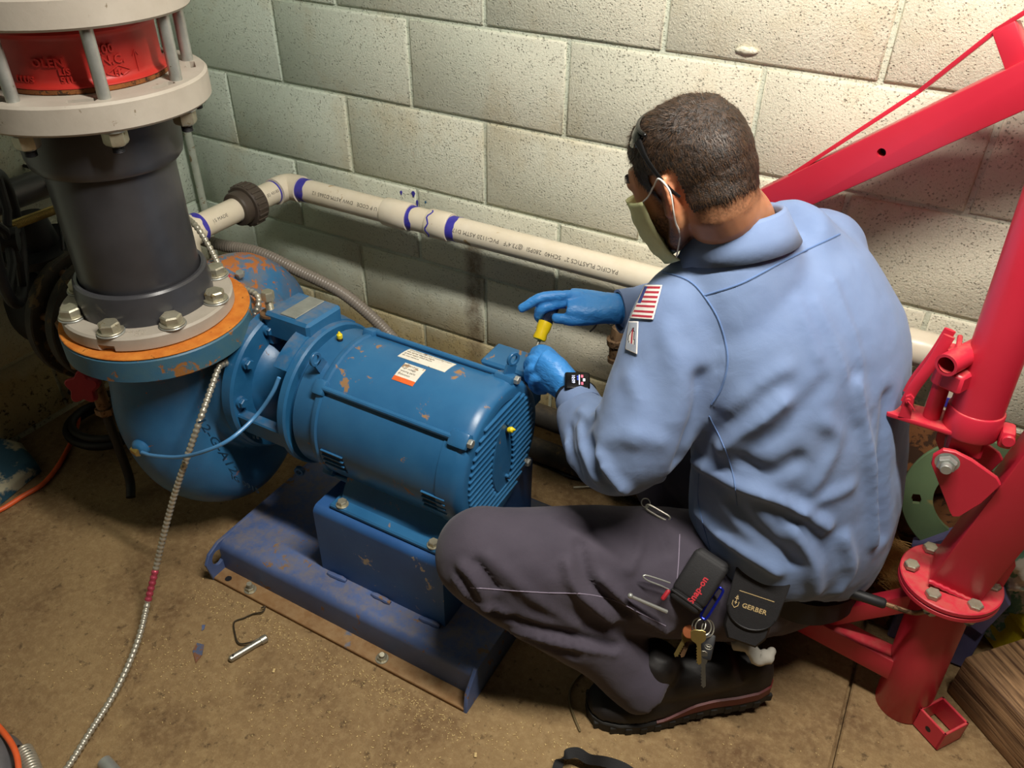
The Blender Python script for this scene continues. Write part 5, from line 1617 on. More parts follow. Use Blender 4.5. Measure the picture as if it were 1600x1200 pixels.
# ---- boots
m_boot = plain('boot_leather', '#15100f', 0.6, 0, 0.3, 20, 0.4, 90)
m_sole = plain('boot_sole', '#16130f', 0.7, 0, 0.2, 40, 0.6, 120)
m_stripe = plain('boot_red_band', '#5c1a18', 0.5, 0, 0.15)
def boot(heel, toe, ankle, lift, name, sgn_=1):
    heel, toe = V(heel), V(toe)
    d = (toe - heel); L = d.length; d.normalize()
    s = V((-d.y, d.x, 0))
    def at_(u, v, z):
        zz = z + lift * max(0, (0.70 - u)) / 0.70
        return heel + d * (u * L) + s * v + UP * zz
    us = [-0.05, -0.02, 0.06, 0.18, 0.32, 0.46, 0.60, 0.74, 0.86, 0.95, 1.0, 1.015]
    hw = [0.014, 0.031, 0.041, 0.043, 0.041, 0.045, 0.052, 0.055, 0.051, 0.040, 0.025, 0.010]
    def layer(z0, z1, grow, mat, nm, par):
        bm = B()
        rings = []
        for z, g in ((z0, grow - 0.002), (z0 + 0.002, grow), (z1 - 0.002, grow), (z1, grow - 0.002)):
            ring = [at_(u, w + g, z) for u, w in zip(us, hw)] + [at_(u, -w - g, z) for u, w in list(zip(us, hw))[::-1]]
            rings.append(ring)
        loft(bm, rings)
        return obj(nm, bm, mat, par)
    bm = B()
    hts = [0.07, 0.095, 0.112, 0.118, 0.116, 0.104, 0.088, 0.074, 0.064, 0.055, 0.044, 0.034]
    rings = []
    for u, w, h in zip(us, hw, hts):
        ring = []
        for k in range(17):
            a = PI * k / 16
            ca, sa = math.cos(a), math.sin(a)
            ring.append(at_(u, w * math.copysign(abs(ca) ** 0.75, ca), 0.026 + (h - 0.026) * sa ** 0.8))
        rings.append(ring)
    loft(bm, rings)
    sweep(bm, crv([V(ankle) + UP * 0.03, V(ankle) - UP * 0.02, at_(0.24, 0, 0.09), at_(0.30, 0, 0.07)], 4), [0.046, 0.048, 0.046, 0.040], 20, round_ends=True)
    bm = fuse(bm, 0.0045, 5)
    bt = obj('boot', bm, m_boot, pers, sharp=0, label=name)
    so = layer(0.0, 0.024, 0.003, m_sole, 'sole', bt)
    us_, hw_ = us, hw
    bm = B(); rows = []
    for i in range(25):
        u = -0.045 + 0.70 * i / 24
        w = float(np.interp(u, us, hw)) + 0.0035
        k_ = math.sin(PI * min(1, (i + 1) / 12)) if i < 6 else 1.0
        hgt = 0.019 * (1.0 if i < 16 else max(0.15, (24 - i) / 8))
        rows.append([at_(u, sgn_ * (w - 0.003), 0.024), at_(u, sgn_ * w, 0.024), at_(u, sgn_ * w, 0.024 + hgt), at_(u, sgn_ * (w - 0.004), 0.026 + hgt)])
    loft(bm, rows); obj('welt_band', bm, m_stripe, bt)
    # lugs along the edge of the heel and tread
    bm = B()
    for i in range(13):
        u = -0.02 + i * 0.083
        w = float(np.interp(u, us, hw))
        for sg in (-1, 1):
            box(bm, at_(u, sg * (w + 0.001), 0.009), (0.014, 0.008, 0.018), rot3(d, s, UP), 0.0015)
    obj('tread', bm, m_sole, bt, kind='stuff')
    # laces
    bm = B()
    for i in range(5):
        u = 0.42 + i * 0.055
        h = float(np.interp(u, us, hts))
        sweep(bm, [at_(u, -0.026, h - 0.008), at_(u + 0.01, 0, h + 0.004), at_(u + 0.02, 0.026, h - 0.008)], 0.0022, 6)
    sweep(bm, crv([at_(0.42, 0, 0.112), at_(0.40, -0.035, 0.108), at_(0.45, -0.055, 0.085), at_(0.50, -0.040, 0.080), at_(0.46, -0.01, 0.105)], 5), 0.0016, 6)
    sweep(bm, crv([at_(0.42, 0, 0.112), at_(0.47, -0.03, 0.105), at_(0.52, -0.05, 0.075), at_(0.54, -0.052, 0.05)], 5), 0.0016, 6)
    obj('laces', bm, plain('lace', '#5a5148', 0.8), bt)
    return bt
boot((1.545, -0.535, 0.0), (1.275, -0.735, 0.0), AL + V((0.02, 0.012, 0)), 0.024, 'near boot with a red band along the sole')
boot((1.60, -0.30, 0.0), (1.335, -0.215, 0.0), AR + V((0.03, 0, 0)), 0.024, 'far boot')

# ---- body: one skin from head to hands
HC = V((1.2519, -0.4963, 0.9894))
hf = V((-0.824, 0.243, -0.512)).normalized()
hs = V((-0.217, -0.970, -0.111)); hs = (hs - hf * hs.dot(hf)).normalized()    # his left
hu = hf.cross(hs).normalized()
HS = 1.0
def hd_(x, y, z):
    return HC + (hf * x + hs * y + hu * z) * HS
HR3 = rot3(hf, hs, hu)
bm = B()
ball(bm, hd_(-0.012, 0, 0.026), 1.0, 40, 28, (0.099, 0.0775, 0.086), HR3)
ball(bm, hd_(-0.030, 0, 0.000), 1.0, 32, 20, (0.078, 0.068, 0.072), HR3)
face = [(0.045, 0.052, 0.060, 0.045), (0.052, 0.030, 0.064, 0.042), (0.052, 0.005, 0.066, 0.042), (0.050, -0.020, 0.064, 0.042), (0.047, -0.045, 0.059, 0.042), (0.044, -0.070, 0.051, 0.041), (0.044, -0.090, 0.038, 0.036), (0.046, -0.100, 0.022, 0.026)]
loft(bm, [[hd_(cx + b * math.copysign(abs(math.cos(t)) ** 0.8, math.cos(t)), a * math.copysign(abs(math.sin(t)) ** 0.85, math.sin(t)), z) for t in [2 * PI * i / 32 for i in range(32)]] for cx, z, a, b in face])
# jaw, brow, nose, lips, chin
for sg in (-1, 1):
    sweep(bm, crv([hd_(0.000, sg * 0.062, -0.015), hd_(0.008, sg * 0.060, -0.050), hd_(0.040, sg * 0.044, -0.082), hd_(0.072, sg * 0.014, -0.096)], 4), [0.018, 0.018, 0.016, 0.015], 14, round_ends=True)
    sweep(bm, crv([hd_(0.094, sg * 0.010, 0.026), hd_(0.092, sg * 0.030, 0.030), hd_(0.078, sg * 0.050, 0.026)], 4), [0.010, 0.010, 0.009], 12, round_ends=True)
    ball(bm, hd_(0.072, sg * 0.043, -0.016), 0.020, 16, 10)
    ball(bm, hd_(0.099, sg * 0.011, -0.028), 0.0095, 12, 8)
sweep(bm, [hd_(0.092, 0, 0.020), hd_(0.104, 0, -0.004), hd_(0.113, 0, -0.024)], [0.009, 0.0105, 0.0125], 14, round_ends=True)
sweep(bm, [hd_(0.090, -0.020, -0.056), hd_(0.097, 0, -0.053), hd_(0.090, 0.020, -0.056)], [0.006, 0.008, 0.006], 12, round_ends=True)
sweep(bm, [hd_(0.088, -0.016, -0.066), hd_(0.095, 0, -0.066), hd_(0.088, 0.016, -0.066)], [0.006, 0.009, 0.006], 12, round_ends=True)
ball(bm, hd_(0.082, 0, -0.092), 0.018, 16, 10)
# ears
for sg in (-1, 1):
    e = hd_(-0.004, sg * 0.074, -0.004)
    ez = (hu * 0.95 - hf * 0.22).normalized(); ex = (hf * 0.9 - hs * sg * 0.42); ex = (ex - ez * ex.dot(ez)).normalized(); en = ez.cross(ex)
    rim = []
    for i in range(15):
        t = math.radians(-150 + 300 * i / 14) + PI / 2 + PI / 2
        rim.append(e + ez * (0.030 * math.sin(t) * (1.0 if math.sin(t) > 0 else 0.92)) + ex * (0.0175 * math.cos(t)) + hs * sg * (0.009 - 0.006 * math.cos(t)))
    sweep(bm, rim, [0.0042, 0.0046, 0.0046, 0.0046, 0.005, 0.0056], 10, round_ends=True)
    ball(bm, e + ez * -0.026 + ex * 0.004 + hs * sg * 0.006, 0.0085, 12, 8)
    ball(bm, e + hs * sg * 0.003, 1.0, 16, 10, (0.0155, 0.0045, 0.025), rot3(ex, ez.cross(ex), ez))
    sweep(bm, [e + ez * 0.010 + ex * -0.004 + hs * sg * 0.010, e + ez * -0.006 + ex * -0.007 + hs * sg * 0.011, e + ez * -0.016 + ex * 0.002 + hs * sg * 0.009], 0.0038, 8, round_ends=True)
HS = 0.90
for v in bm.verts:
    v.co = HC + (v.co - HC) * HS
# neck into the shoulders
sweep(bm, crv([hd_(-0.035, 0, 0.0), hd_(-0.030, 0, -0.060), C7 + FW * 0.02 + V((0, 0, -0.02)), C7 + FW * 0.03 + V((0, 0, -0.10))], 5), [0.062, 0.056, 0.060, 0.080], 24, round_ends=True)
# trunk and limbs under the clothes
torso(bm, [(G + V((0, 0, -0.05)), .13, .10), (G + V((0, 0, 0.10)), .15, .105), (G + V((-0.02, 0, 0.26)), .155, .10), (G + V((-0.06, 0.004, 0.42)), .15, .09), ((SL + SR) / 2 + V((0.02, -0.01, 0.02)), .115, .065)])
for s_, e_, w_, h_, k_, a_ in ((SL, EL, WL, HL, KL, AL), (SR, ER, WR, HR, KR, AR)):
    limb(bm, [s_, s_ * .5 + e_ * .5, e_], [.050, .045, .037])
    limb(bm, [e_, e_ * .5 + w_ * .5, w_], [.037, .034, .024])
    limb(bm, [h_, h_ * .5 + k_ * .5, k_], [.075, .068, .052])
    limb(bm, [k_, k_ * .6 + a_ * .4, a_], [.052, .050, .036])
    torso_c = (SL + SR) / 2
    limb(bm, [s_, torso_c + V((0.02, -0.01, 0.01))], [.045, .06])
# hands (inside the gloves): thinner copies of the glove fingers
# right hand
RH = {
    'palm': [(V((1.0959, -0.3071, 0.6298)), .026, .034), (V((1.0711, -0.3220, 0.6314)), .024, .040), (V((1.0374, -0.3384, 0.6354)), .023, .046), (V((1.0055, -0.3495, 0.6359)), .021, .044)],
    'fingers': [[V((1.0242, -0.3419, 0.6517)), V((1.0001, -0.3637, 0.6582)), V((0.9705, -0.3867, 0.6581)), V((0.9533, -0.4007, 0.6488)), V((0.9362, -0.4124, 0.6355))],
                [V((1.0200, -0.3459, 0.6411)), V((0.9940, -0.3719, 0.6436)), V((0.9728, -0.3921, 0.6361)), V((0.9643, -0.3929, 0.6168)), V((0.9688, -0.3782, 0.5975))],
                [V((1.0162, -0.3313, 0.6357)), V((0.9856, -0.3366, 0.6323)), V((0.9572, -0.3523, 0.6232)), V((0.9487, -0.3622, 0.6081)), V((0.9546, -0.3614, 0.5933))],
                [V((1.0164, -0.3145, 0.6391)), V((0.9864, -0.3152, 0.6323)), V((0.9623, -0.3228, 0.6218)), V((0.9485, -0.3340, 0.6086)), V((0.9489, -0.3393, 0.5966))]],
    'thumb': [V((1.0813, -0.3287, 0.6250)), V((1.0617, -0.3573, 0.6251)), V((1.0391, -0.3780, 0.6233)), V((1.0184, -0.3857, 0.6224)), V((0.9990, -0.3909, 0.6220))]}
LH = {
    'palm': [(V((1.0962, -0.4917, 0.5316)), .029, .027), (V((1.0708, -0.4815, 0.5438)), .032, .026), (V((1.0403, -0.4748, 0.5551)), .040, .027), (V((1.0104, -0.4696, 0.5607)), .041, .024)],
    'fingers': [[V((1.0177, -0.4554, 0.5681)), V((0.9957, -0.4500, 0.5721)), V((0.9800, -0.4454, 0.5539)), V((0.9865, -0.4400, 0.5305)), V((1.0032, -0.4396, 0.5285))],
                [V((1.0182, -0.4719, 0.5647)), V((0.9941, -0.4677, 0.5686)), V((0.9813, -0.4632, 0.5484)), V((0.9869, -0.4564, 0.5238)), V((1.0039, -0.4540, 0.5223))],
                [V((1.0235, -0.4817, 0.5578)), V((0.9995, -0.4826, 0.5588)), V((0.9893, -0.4776, 0.5374)), V((0.9963, -0.4684, 0.5148)), V((1.0143, -0.4656, 0.5149))],
                [V((1.0319, -0.4869, 0.5493)), V((1.0126, -0.4913, 0.5480)), V((1.0036, -0.4884, 0.5283)), V((1.0104, -0.4789, 0.5097)), V((1.0250, -0.4755, 0.5129))]],
    'thumb': [V((1.0543, -0.4623, 0.5526)), V((1.0315, -0.4502, 0.5653)), V((1.0124, -0.4400, 0.5734)), V((0.9941, -0.4364, 0.5727)), V((0.9804, -0.4361, 0.5650))]}
def hand(bm, H, up, k=1.0, cuff=None):
    rings = []
    ps = [h[0] for h in H['palm']]
    for i, (c, a, b) in enumerate(H['palm']):
        t = (ps[min(i + 1, 3)] - ps[max(i - 1, 0)]).normalized()
        u_ = (V(up) - t * V(up).dot(t)).normalized()
        w_ = t.cross(u_)
        rings.append(ell(c, u_, w_, a * k if H is RH else a * k, b * k, 24, 2.4))
    loft(bm, rings)
    for j, f in enumerate(H['fingers']):
        r = (0.0098, 0.0102, 0.0098, 0.0088)[j] * k
        sweep(bm, crv(f, 5), [r * 1.22, r * 1.12, r * 1.05, r, r * 0.9], 14, round_ends=True)
    sweep(bm, crv(H['thumb'], 5), [0.019 * k, 0.0155 * k, 0.012 * k, 0.0112 * k, 0.0098 * k], 14, round_ends=True)
hand(bm, RH, (0, 0, 1), 0.86)
hand(bm, LH, (0, 0, 1), 0.86)
limb(bm, [WR, RH['palm'][0][0]], [.024, .024])
limb(bm, [WL, LH['palm'][0][0]], [.024, .024])
bm = fuse(bm, 0.0034, 4, 0.5)
co, no = numpy_mesh(bm)
loc = (co - np.array(HC)) @ np.array([hf, hs, hu]).T / HS
def skin_mat():
    k = N('skin')
    a = k.n('ShaderNodeAttribute'); a.attribute_name = 'beard'
    e = k.n('ShaderNodeAttribute'); e.attribute_name = 'flush'
    c = k.mix(k.ramp(k.noise(22, 4), [(0.3, 0.0), (0.7, 1.0)]), srgb('#b37a55'), srgb('#c28a66'))
    c = k.mix(e.outputs['Fac'], c, srgb('#b5573f'))
    b = k.math('MULTIPLY', a.outputs['Fac'], k.ramp(k.noise(300, 3), [(0.30, 0.45), (0.65, 1.0)]))
    c = k.mix(b, c, srgb('#3a2418'))
    return k.fin(c, 0.5, 0.0, k.bump(k.noise(260, 3), 0.12, 0.0008), Subsurface_Weight=0.08)
x_, y_, z_ = loc[:, 0], loc[:, 1], loc[:, 2]
sm = lambda e0, e1, v: np.clip((v - e0) / (e1 - e0), 0, 1) ** 2 * (3 - 2 * np.clip((v - e0) / (e1 - e0), 0, 1))
rng = np.array([noise.noise(V((p[0] * 60, p[1] * 60, p[2] * 60))) for p in co])
beard = sm(-0.012, -0.040, z_ + 0.008 * rng) * sm(0.000, 0.022, x_) * sm(-0.135, -0.105, z_)
beard = np.maximum(beard, sm(0.0, 0.010, x_) * sm(0.045, 0.030, x_) * sm(0.02, 0.0, z_) * sm(-0.06, -0.03, z_) * 0.9)
nape = sm(-0.085, -0.055, z_ + 0.010 * rng) * sm(-0.020, -0.045, x_) * 0.75 * (z_ < 0.02)
beard = np.maximum(beard, nape)
flush = np.exp(-((x_ + 0.004) ** 2 + (np.abs(y_) - 0.083) ** 2 + (z_ + 0.004) ** 2) / 0.026 ** 2) * 0.55
body = obj('body', bm, skin_mat(), pers, sharp=0, fix=False)
for nm, arr in (('beard', beard), ('flush', flush)):
    at__ = body.data.attributes.new(nm, 'FLOAT', 'POINT')
    at__.data.foreach_set('value', arr.astype(np.float32))
bvB = bvh_of(body)
def head_skin(x, y, z, out=0.0):
    """point of the head's skin seen from its middle in the given direction"""
    d = (hf * x + hs * y + hu * z)
    o_ = HC + hu * 0.01
    h = bvB.ray_cast(o_, d.normalized(), 0.3)
    return (h[0] + h[1] * out) if h[0] is not None else HC + d
# eyes and brows
for sg in (-1, 1):
    bm = B(); ball(bm, hd_(0.0755, sg * 0.031, 0.012), 0.0112, 16, 12); ey = obj('eye', bm, plain('eye_white', '#cfc4b6', 0.2), pers)
    bm = B(); ball(bm, hd_(0.0825, sg * 0.032, 0.010), 0.0056, 12, 8); obj('iris', bm, m_dark, ey)
    bm = B()
    for k in range(16):
        t = k / 15
        r0 = hd_(0.0885 - 0.014 * t * t, sg * (0.012 + 0.042 * t), 0.034 + 0.008 * math.sin(PI * t) - 0.002)
        sweep(bm, [r0, r0 + hs * sg * 0.009 + hf * 0.003 + hu * 0.004], [0.0016, 0.0005], 5)
    obj('eyebrow', bm, plain('brow_hair', '#1d130e', 0.7), pers)
    bm = B()
    for k in range(9):
        t = k / 8
        r0 = hd_(0.0865 - 0.006 * t, sg * (0.022 + 0.020 * t), 0.012)
        sweep(bm, [r0, r0 + hf * 0.007 - hu * 0.003 + hs * sg * 0.002], [0.0009, 0.0003], 4)
    obj('eyelash', bm, bpy.data.materials['brow_hair'], pers)

# ---- hair: a shell that follows the skull, with short strands standing on it
def hair_mask(l):
    x, y, z = l
    w = 0.010 * noise.noise(V((x * 55, y * 55, z * 55)))
    if z < -0.085 or abs(y) > 0.085:
        return 0.0
    if x > 0.050:
        lim = 0.058 - (x - 0.050) * 0.10
    elif x > 0.024:
        lim = -0.004 + (x - 0.024) * 1.2
    elif x > 0.010:
        lim = -0.012
    elif x > -0.026:
        lim = 0.022
    else:
        lim = -0.040 - (-0.026 - x) * 0.10
    return max(0.0, min(1.0, (z + w - lim) / 0.012))
bm0 = B(); bm0.from_mesh(body.data)
off_ = pers.location
bm0.verts.ensure_lookup_table(); bm0.normal_update()
L3 = np.array([hf, hs, hu])
keep = {}
bm = B()
def skull_ok(l, n):
    # only the skull itself, not the ears
    ax = (l[0] + 0.012) / 0.099; ay = l[1] / 0.0775; az = (l[2] - 0.030) / 0.090
    return True
vals = []
for v in bm0.verts:
    w = v.co + off_
    l = L3 @ np.array(w - HC) / HS
    m_ = hair_mask(l)
    if m_ > 0 and abs(l[1]) > 0.070 and l[2] < 0.034 and l[0] > -0.030 and l[0] < 0.018:
        m_ = 0
    vals.append((m_, w.copy(), l, v.normal.copy()))
def hair_h(l, m_):
    top = max(0.0, min(1.0, (l[2] - 0.02) / 0.07))
    fr = max(0.0, min(1.0, (l[0] - 0.02) / 0.06))
    base = 0.0020 + 0.008 * top * top + 0.009 * fr * top
    rough = 0.0022 * noise.noise(V(tuple(l * 170))) * (0.5 + top) + 0.0010 * noise.noise(V(tuple(l * 60))) * (0.4 + top)
    return m_ * (base + rough)
hair_faces = [f for f in bm0.faces if all(vals[v.index][0] > 0 for v in f.verts)]
idx = {}
for f in hair_faces:
    for v in f.verts:
        if v.index not in idx:
            m_, w, l, n = vals[v.index]
            idx[v.index] = bm.verts.new(w + n * (hair_h(l, m_) + 0.0004))
for f in hair_faces:
    bm.faces.new([idx[v.index] for v in f.verts])
def hair_mat():
    k = N('dark_hair')
    c = k.mix(k.ramp(k.noise(160, 3), [(0.35, 0.0), (0.65, 1.0)]), srgb('#15100d'), srgb('#3a281b'))
    return k.fin(c, 0.55, 0.0, k.bump(k.noise(420, 3), 0.8, 0.002))
m_hair = hair_mat()
hair = obj('hair', bm, m_hair, pers, sharp=0, fix=False)
bm = B()
rs = random.Random(3)
cand = [f for f in hair_faces]
for _ in range(14000):
    f = rs.choice(cand)
    v = f.verts[rs.randrange(len(f.verts))]
    m_, w, l, n = vals[v.index]
    p = w + n * hair_h(l, m_) * 0.75 + V((rs.uniform(-1, 1), rs.uniform(-1, 1), rs.uniform(-1, 1))) * 0.0016
    # comb: forward on top, down and back on the sides
    top = max(0.0, min(1.0, (l[2] - 0.05) / 0.05))
    flow = (hf * (0.8 * top + (0.25 if l[0] > 0.03 else -0.10)) - hu * (1.0 - top) + V((rs.uniform(-1, 1), rs.uniform(-1, 1), rs.uniform(-1, 1))) * 0.35)
    flow = (flow - n * flow.dot(n)).normalized()
    ln = 0.006 + 0.006 * top + 0.004 * rs.random()
    q = p + flow * ln + n * (0.0012 + 0.0075 * top * rs.random() + 0.004 * top * (l[0] > 0.03))
    sd_ = flow.cross(n) * 0.00042
    a, b, c = bm.verts.new(p - sd_), bm.verts.new(p + sd_), bm.verts.new(q)
    bm.faces.new((a, b, c))
bm0.free()
def strand_mat():
    k = N('hair_strand')
    inf = k.n('ShaderNodeNewGeometry').outputs['Random Per Island']
    c = k.mix(k.ramp(inf, [(0.2, 0.0), (0.9, 1.0)]), srgb('#120d0a'), srgb('#523a25'))
    return k.fin(c, 0.5)
obj('hair_strands', bm, strand_mat(), pers, sharp=0, kind='stuff', fix=False)

# ---- gloves
def glove_mat():
    k = N('nitrile_glove')
    c = k.mix(k.ramp(k.noise(25, 4), [(0.3, 0.0), (0.7, 1.0)]), srgb('#3482cc'), srgb('#3f8ed6'))
    n = k.bump(k.noise(60, 4, 0.6, k.scl(k.coord(), (1, 1, 2.2)), dist=1.2), 0.5, 0.003)
    return k.fin(c, 0.42, 0.0, n)
m_glove = glove_mat()
for H, W_, E_, nm in ((RH, WR, ER, 'far glove with a finger pointing along the screwdriver'), (LH, WL, EL, 'near glove closed round the fastener')):
    bm = B()
    hand(bm, H, (0, 0, 1), 1.0)
    pw = H['palm'][0][0]
    dw = (W_ - pw).normalized()
    limb(bm, [H['palm'][1][0], pw, pw + dw * 0.022], [.028, .030, .031])
    bm = fuse(bm, 0.0028, 4)
    cloth_noise(bm, .0010, 60)
    g_ = obj('glove', bm, m_glove, pers, sharp=0, label=nm)
    bm = B(); lathe(bm, pw + dw * 0.020, dw, [(0.029, 0), (0.0335, 0.001), (0.0335, 0.005), (0.029, 0.006)], 28, cap=False); obj('rolled_cuff', bm, m_glove, g_)

# ---- face mask
mk = empty('face_mask', hd_(0.10, 0, -0.06), 'pale yellow pleated face mask over nose and chin with white ear loops', 'mask')
m_mask = plain('mask_cloth', '#d6d8a4', 0.85, 0, 0.08, 40, 0.2, 300)
rows = []
nz = 17
for i in range(nz):
    t = i / (nz - 1)
    z = 0.000 - 0.112 * t
    bulge = 0.020 + 0.022 * math.sin(PI * min(1, t * 1.12)) + (0.003 if i % 4 < 2 else -0.001)
    row = []
    for j in range(21):
        s_ = -1 + 2 * j / 20
        a = s_ * 1.38
        x = 0.034 + (0.073 + bulge * 0.55) * math.cos(a) - 0.010 * (t > 0.85) * (t - 0.85) * 6
        y = 0.0725 * math.sin(a) / math.sin(1.38) * (1 - 0.24 * t * t)
        if t == 0:
            x += 0.006 * math.exp(-(s_ / 0.25) ** 2)
        x += 0.016 * math.exp(-(s_ / 0.35) ** 2) * max(0.0, 1.0 - t * 1.6)
        row.append(hd_(x, y, z - 0.010 * math.cos(a) * t))
    rows.append(row)
bm = B(); loft(bm, rows, closed=False)
o = obj('mask_panel', bm, m_mask, mk, sharp=50)
md = o.modifiers.new('solid', 'SOLIDIFY'); md.thickness = 0.0016; md.offset = 0
m_loop = plain('ear_loop', '#e4e2da', 0.8)
for sg in (-1, 1):
    j = 0 if sg < 0 else 20
    up_c, lo_c = rows[0][j], rows[-2][j]
    bm = B()
    e = hd_(-0.004, sg * 0.076, -0.004)
    sweep(bm, crv([up_c, hd_(0.034, sg * 0.076, 0.006), e + hu * 0.022 + hf * 0.012 + hs * sg * 0.006, e + hu * 0.030 - hf * 0.006 + hs * sg * 0.012, e + hu * 0.010 - hf * 0.019 + hs * sg * 0.017, e - hu * 0.016 - hf * 0.012 + hs * sg * 0.017, e - hu * 0.036 + hf * 0.000 + hs * sg * 0.008, hd_(0.012, sg * 0.068, -0.070), lo_c], 6), 0.0013, 6)
    obj('ear_loop', bm, m_loop, mk)

# ---- sunglasses pushed up on the hair
sg_ = empty('sunglasses', hd_(0.05, 0, 0.11), 'black sunglasses pushed up on the dark hair', 'sunglasses')
m_frame = plain('black_plastic', '#131314', 0.28)
m_lens = plain('dark_lens', '#0c0c0d', 0.08)
for s in (-1, 1):
    pts = [hd_(-0.030, s * 0.0845, -0.008), hd_(-0.018, s * 0.0855, 0.010), hd_(-0.006, s * 0.0860, 0.040), hd_(0.002, s * 0.0845, 0.066), hd_(0.008, s * 0.0790, 0.092)]
    bm = B(); sweep(bm, crv(pts, 5), [0.0026, 0.0032, 0.0034, 0.004, 0.0062], 10, hint=hs, flat=0.55); obj('temple_arm', bm, m_frame, sg_)
    # wrapped lens
    rows = []
    for i in range(9):
        t = i / 8
        a = s * (0.14 + 0.98 * t)
        c = hd_(-0.026 + 0.072 * math.cos(a), 0.085 * math.sin(a), 0.072 + 0.036 * math.cos(a))
        h = 0.017 * (1 - (2 * t - 1) ** 4 * 0.6)
        out_ = (hu * 0.55 - hf * 0.8).normalized()
        rows.append([c - out_ * h, c + (hf * 0.004), c + out_ * h])
    bm = B(); loft(bm, rows, closed=False); o = obj('lens', bm, m_lens, sg_, sharp=0)
    md = o.modifiers.new('solid', 'SOLIDIFY'); md.thickness = 0.002; md.offset = 0
bm = B()
sweep(bm, [hd_(-0.036 + 0.071 * math.cos(a), 0.0838 * math.sin(a), 0.081 + 0.036 * math.cos(a)) for a in np.linspace(-1.14, 1.14, 25)], 0.0030, 8, round_ends=True)
obj('brow_bar', bm, m_frame, sg_)

# ================================================================ small things on the floor
# hitch pin and its wire clip
t = empty('hitch_pin', V((0.6021, -0.9562, 0.0000)), 'bright steel hitch pin with wire clip lying on the floor before the base', 'pin')
p0, p1 = V((0.5944, -0.9948, 0.0075)), V((0.6227, -0.9166, 0.0075))
d = (p1 - p0).normalized()
bm = B(); lathe(bm, p0, d, [(0.004, 0), (0.0068, 0.003), (0.0068, (p1 - p0).length - 0.015), (0.0085, (p1 - p0).length - 0.014), (0.0085, (p1 - p0).length - 0.002), (0.007, (p1 - p0).length)], 24); pn_ = obj('pin', bm, m_steel, t)
bm = B(); lathe(bm, p0 + d * 0.010 + V((0.0, -0.0015, 0.0068)), (0, -0.2, 1), [(0.0002, 0), (0.003, 0)], 14, cap=False); obj('cross_hole', bm, m_dark, pn_)
bm = B(); sweep(bm, crv([V((0.6153, -0.9247, 0.0120)), V((0.6023, -0.9448, 0.0100)), V((0.5813, -0.9552, 0.0060)), V((0.5564, -0.9411, 0.0050)), V((0.5340, -0.9203, 0.0050)), V((0.5433, -0.9036, 0.0050)), V((0.5545, -0.8846, 0.0060)), V((0.5689, -0.8724, 0.0080)), V((0.5656, -0.8605, 0.0100)), V((0.5622, -0.8682, 0.0120))], 5), 0.0017, 8); obj('wire_clip', bm, plain('clip_wire', '#6a6152', 0.35, 0.9), t)
# paint flakes
m_flake = paint('paint_flake', '#4f5870', '#5a6580', '#7a5138', 0.5, 40, 0.55, 90, None, 0.2)
def flake(pts, lab, z=0.002, mat=None):
    q = [V(p) for p in pts]
    bm = B(); o = q[0]
    prism(bm, [((p - o).x, (p - o).y) for p in q], o + UP * z * 0.2, (1, 0, 0), (0, 1, 0), 0.0016, 0.0004)
    return tag(obj('paint_flake', bm, mat or m_flake), lab, 'flake')
flake([V((0.5376, -1.0313, 0.0000)), V((0.5100, -1.0138, 0.0000)), V((0.5026, -0.9948, 0.0000)), V((0.5187, -0.9910, 0.0000)), V((0.5340, -1.0108, 0.0000))], 'leaf shaped flake of blue grey paint lying on the floor')
flake([V((0.4877, -0.9685, 0.0000)), V((0.4778, -0.9573, 0.0000)), V((0.4837, -0.9539, 0.0000)), V((0.4899, -0.9635, 0.0000))], 'tiny blue paint chip lying above the larger flake', mat=m_base)
# wood chips and grit
rs = random.Random(5)
bm = B()
m_chip = plain('wood_chip', '#cdb27c', 0.8, 0, 0.3, 200)
spots = [(420, 950, 130, 60), (620, 1020, 170, 70), (560, 1090, 260, 70), (300, 960, 70, 60), (380, 1090, 260, 80), (700, 1130, 200, 50), (120, 1080, 120, 90), (860, 1150, 160, 40), (960, 770, 70, 30), (470, 960, 50, 30)]
flr = [(V((0.4007, -0.8573, 0.0000)), V((0.6842, -0.8641, 0.0000)), 240), (V((0.6842, -0.8641, 0.0000)), V((1.0763, -0.8604, 0.0000)), 330), (V((0.3726, -1.0597, 0.0000)), V((1.0924, -0.9534, 0.0000)), 420), (V((0.1375, -1.1567, 0.0000)), V((0.6501, -1.1465, 0.0000)), 60), (V((1.1427, -0.8530, 0.0000)), V((1.3984, -0.7805, 0.0000)), 170), (V((0.9249, -0.2053, -0.0000)), V((1.1517, -0.1558, 0.0000)), 60), (V((1.3939, -0.7690, 0.0000)), V((1.7585, -0.5770, 0.0000)), 60)]
for a, b, n_ in flr:
    for i in range(n_):
        sp = 0.05 if (a - b).length > 0.4 else 0.035
        p = V(a).lerp(V(b), rs.random()) + V((rs.gauss(0, sp), rs.gauss(0, sp * 0.8) - 0.02, 0))
        if 0.39 < p.x < 1.09 and p.y > -0.868:
            p.y = -0.875 - rs.random() * 0.05
        a_ = rs.random() * PI
        L = rs.uniform(0.0012, 0.0045); w = rs.uniform(0.0008, 0.0018); h = rs.uniform(0.0006, 0.002)
        box(bm, (p.x, p.y, h * 0.5 + 0.0002), (L, w, h), rot3((math.cos(a_), math.sin(a_), 0), (-math.sin(a_), math.cos(a_), 0), UP))
tag(obj('wood_chips', bm, m_chip, sharp=0), 'pale chips and grit scattered over the floor before the base', 'debris', kind='stuff')
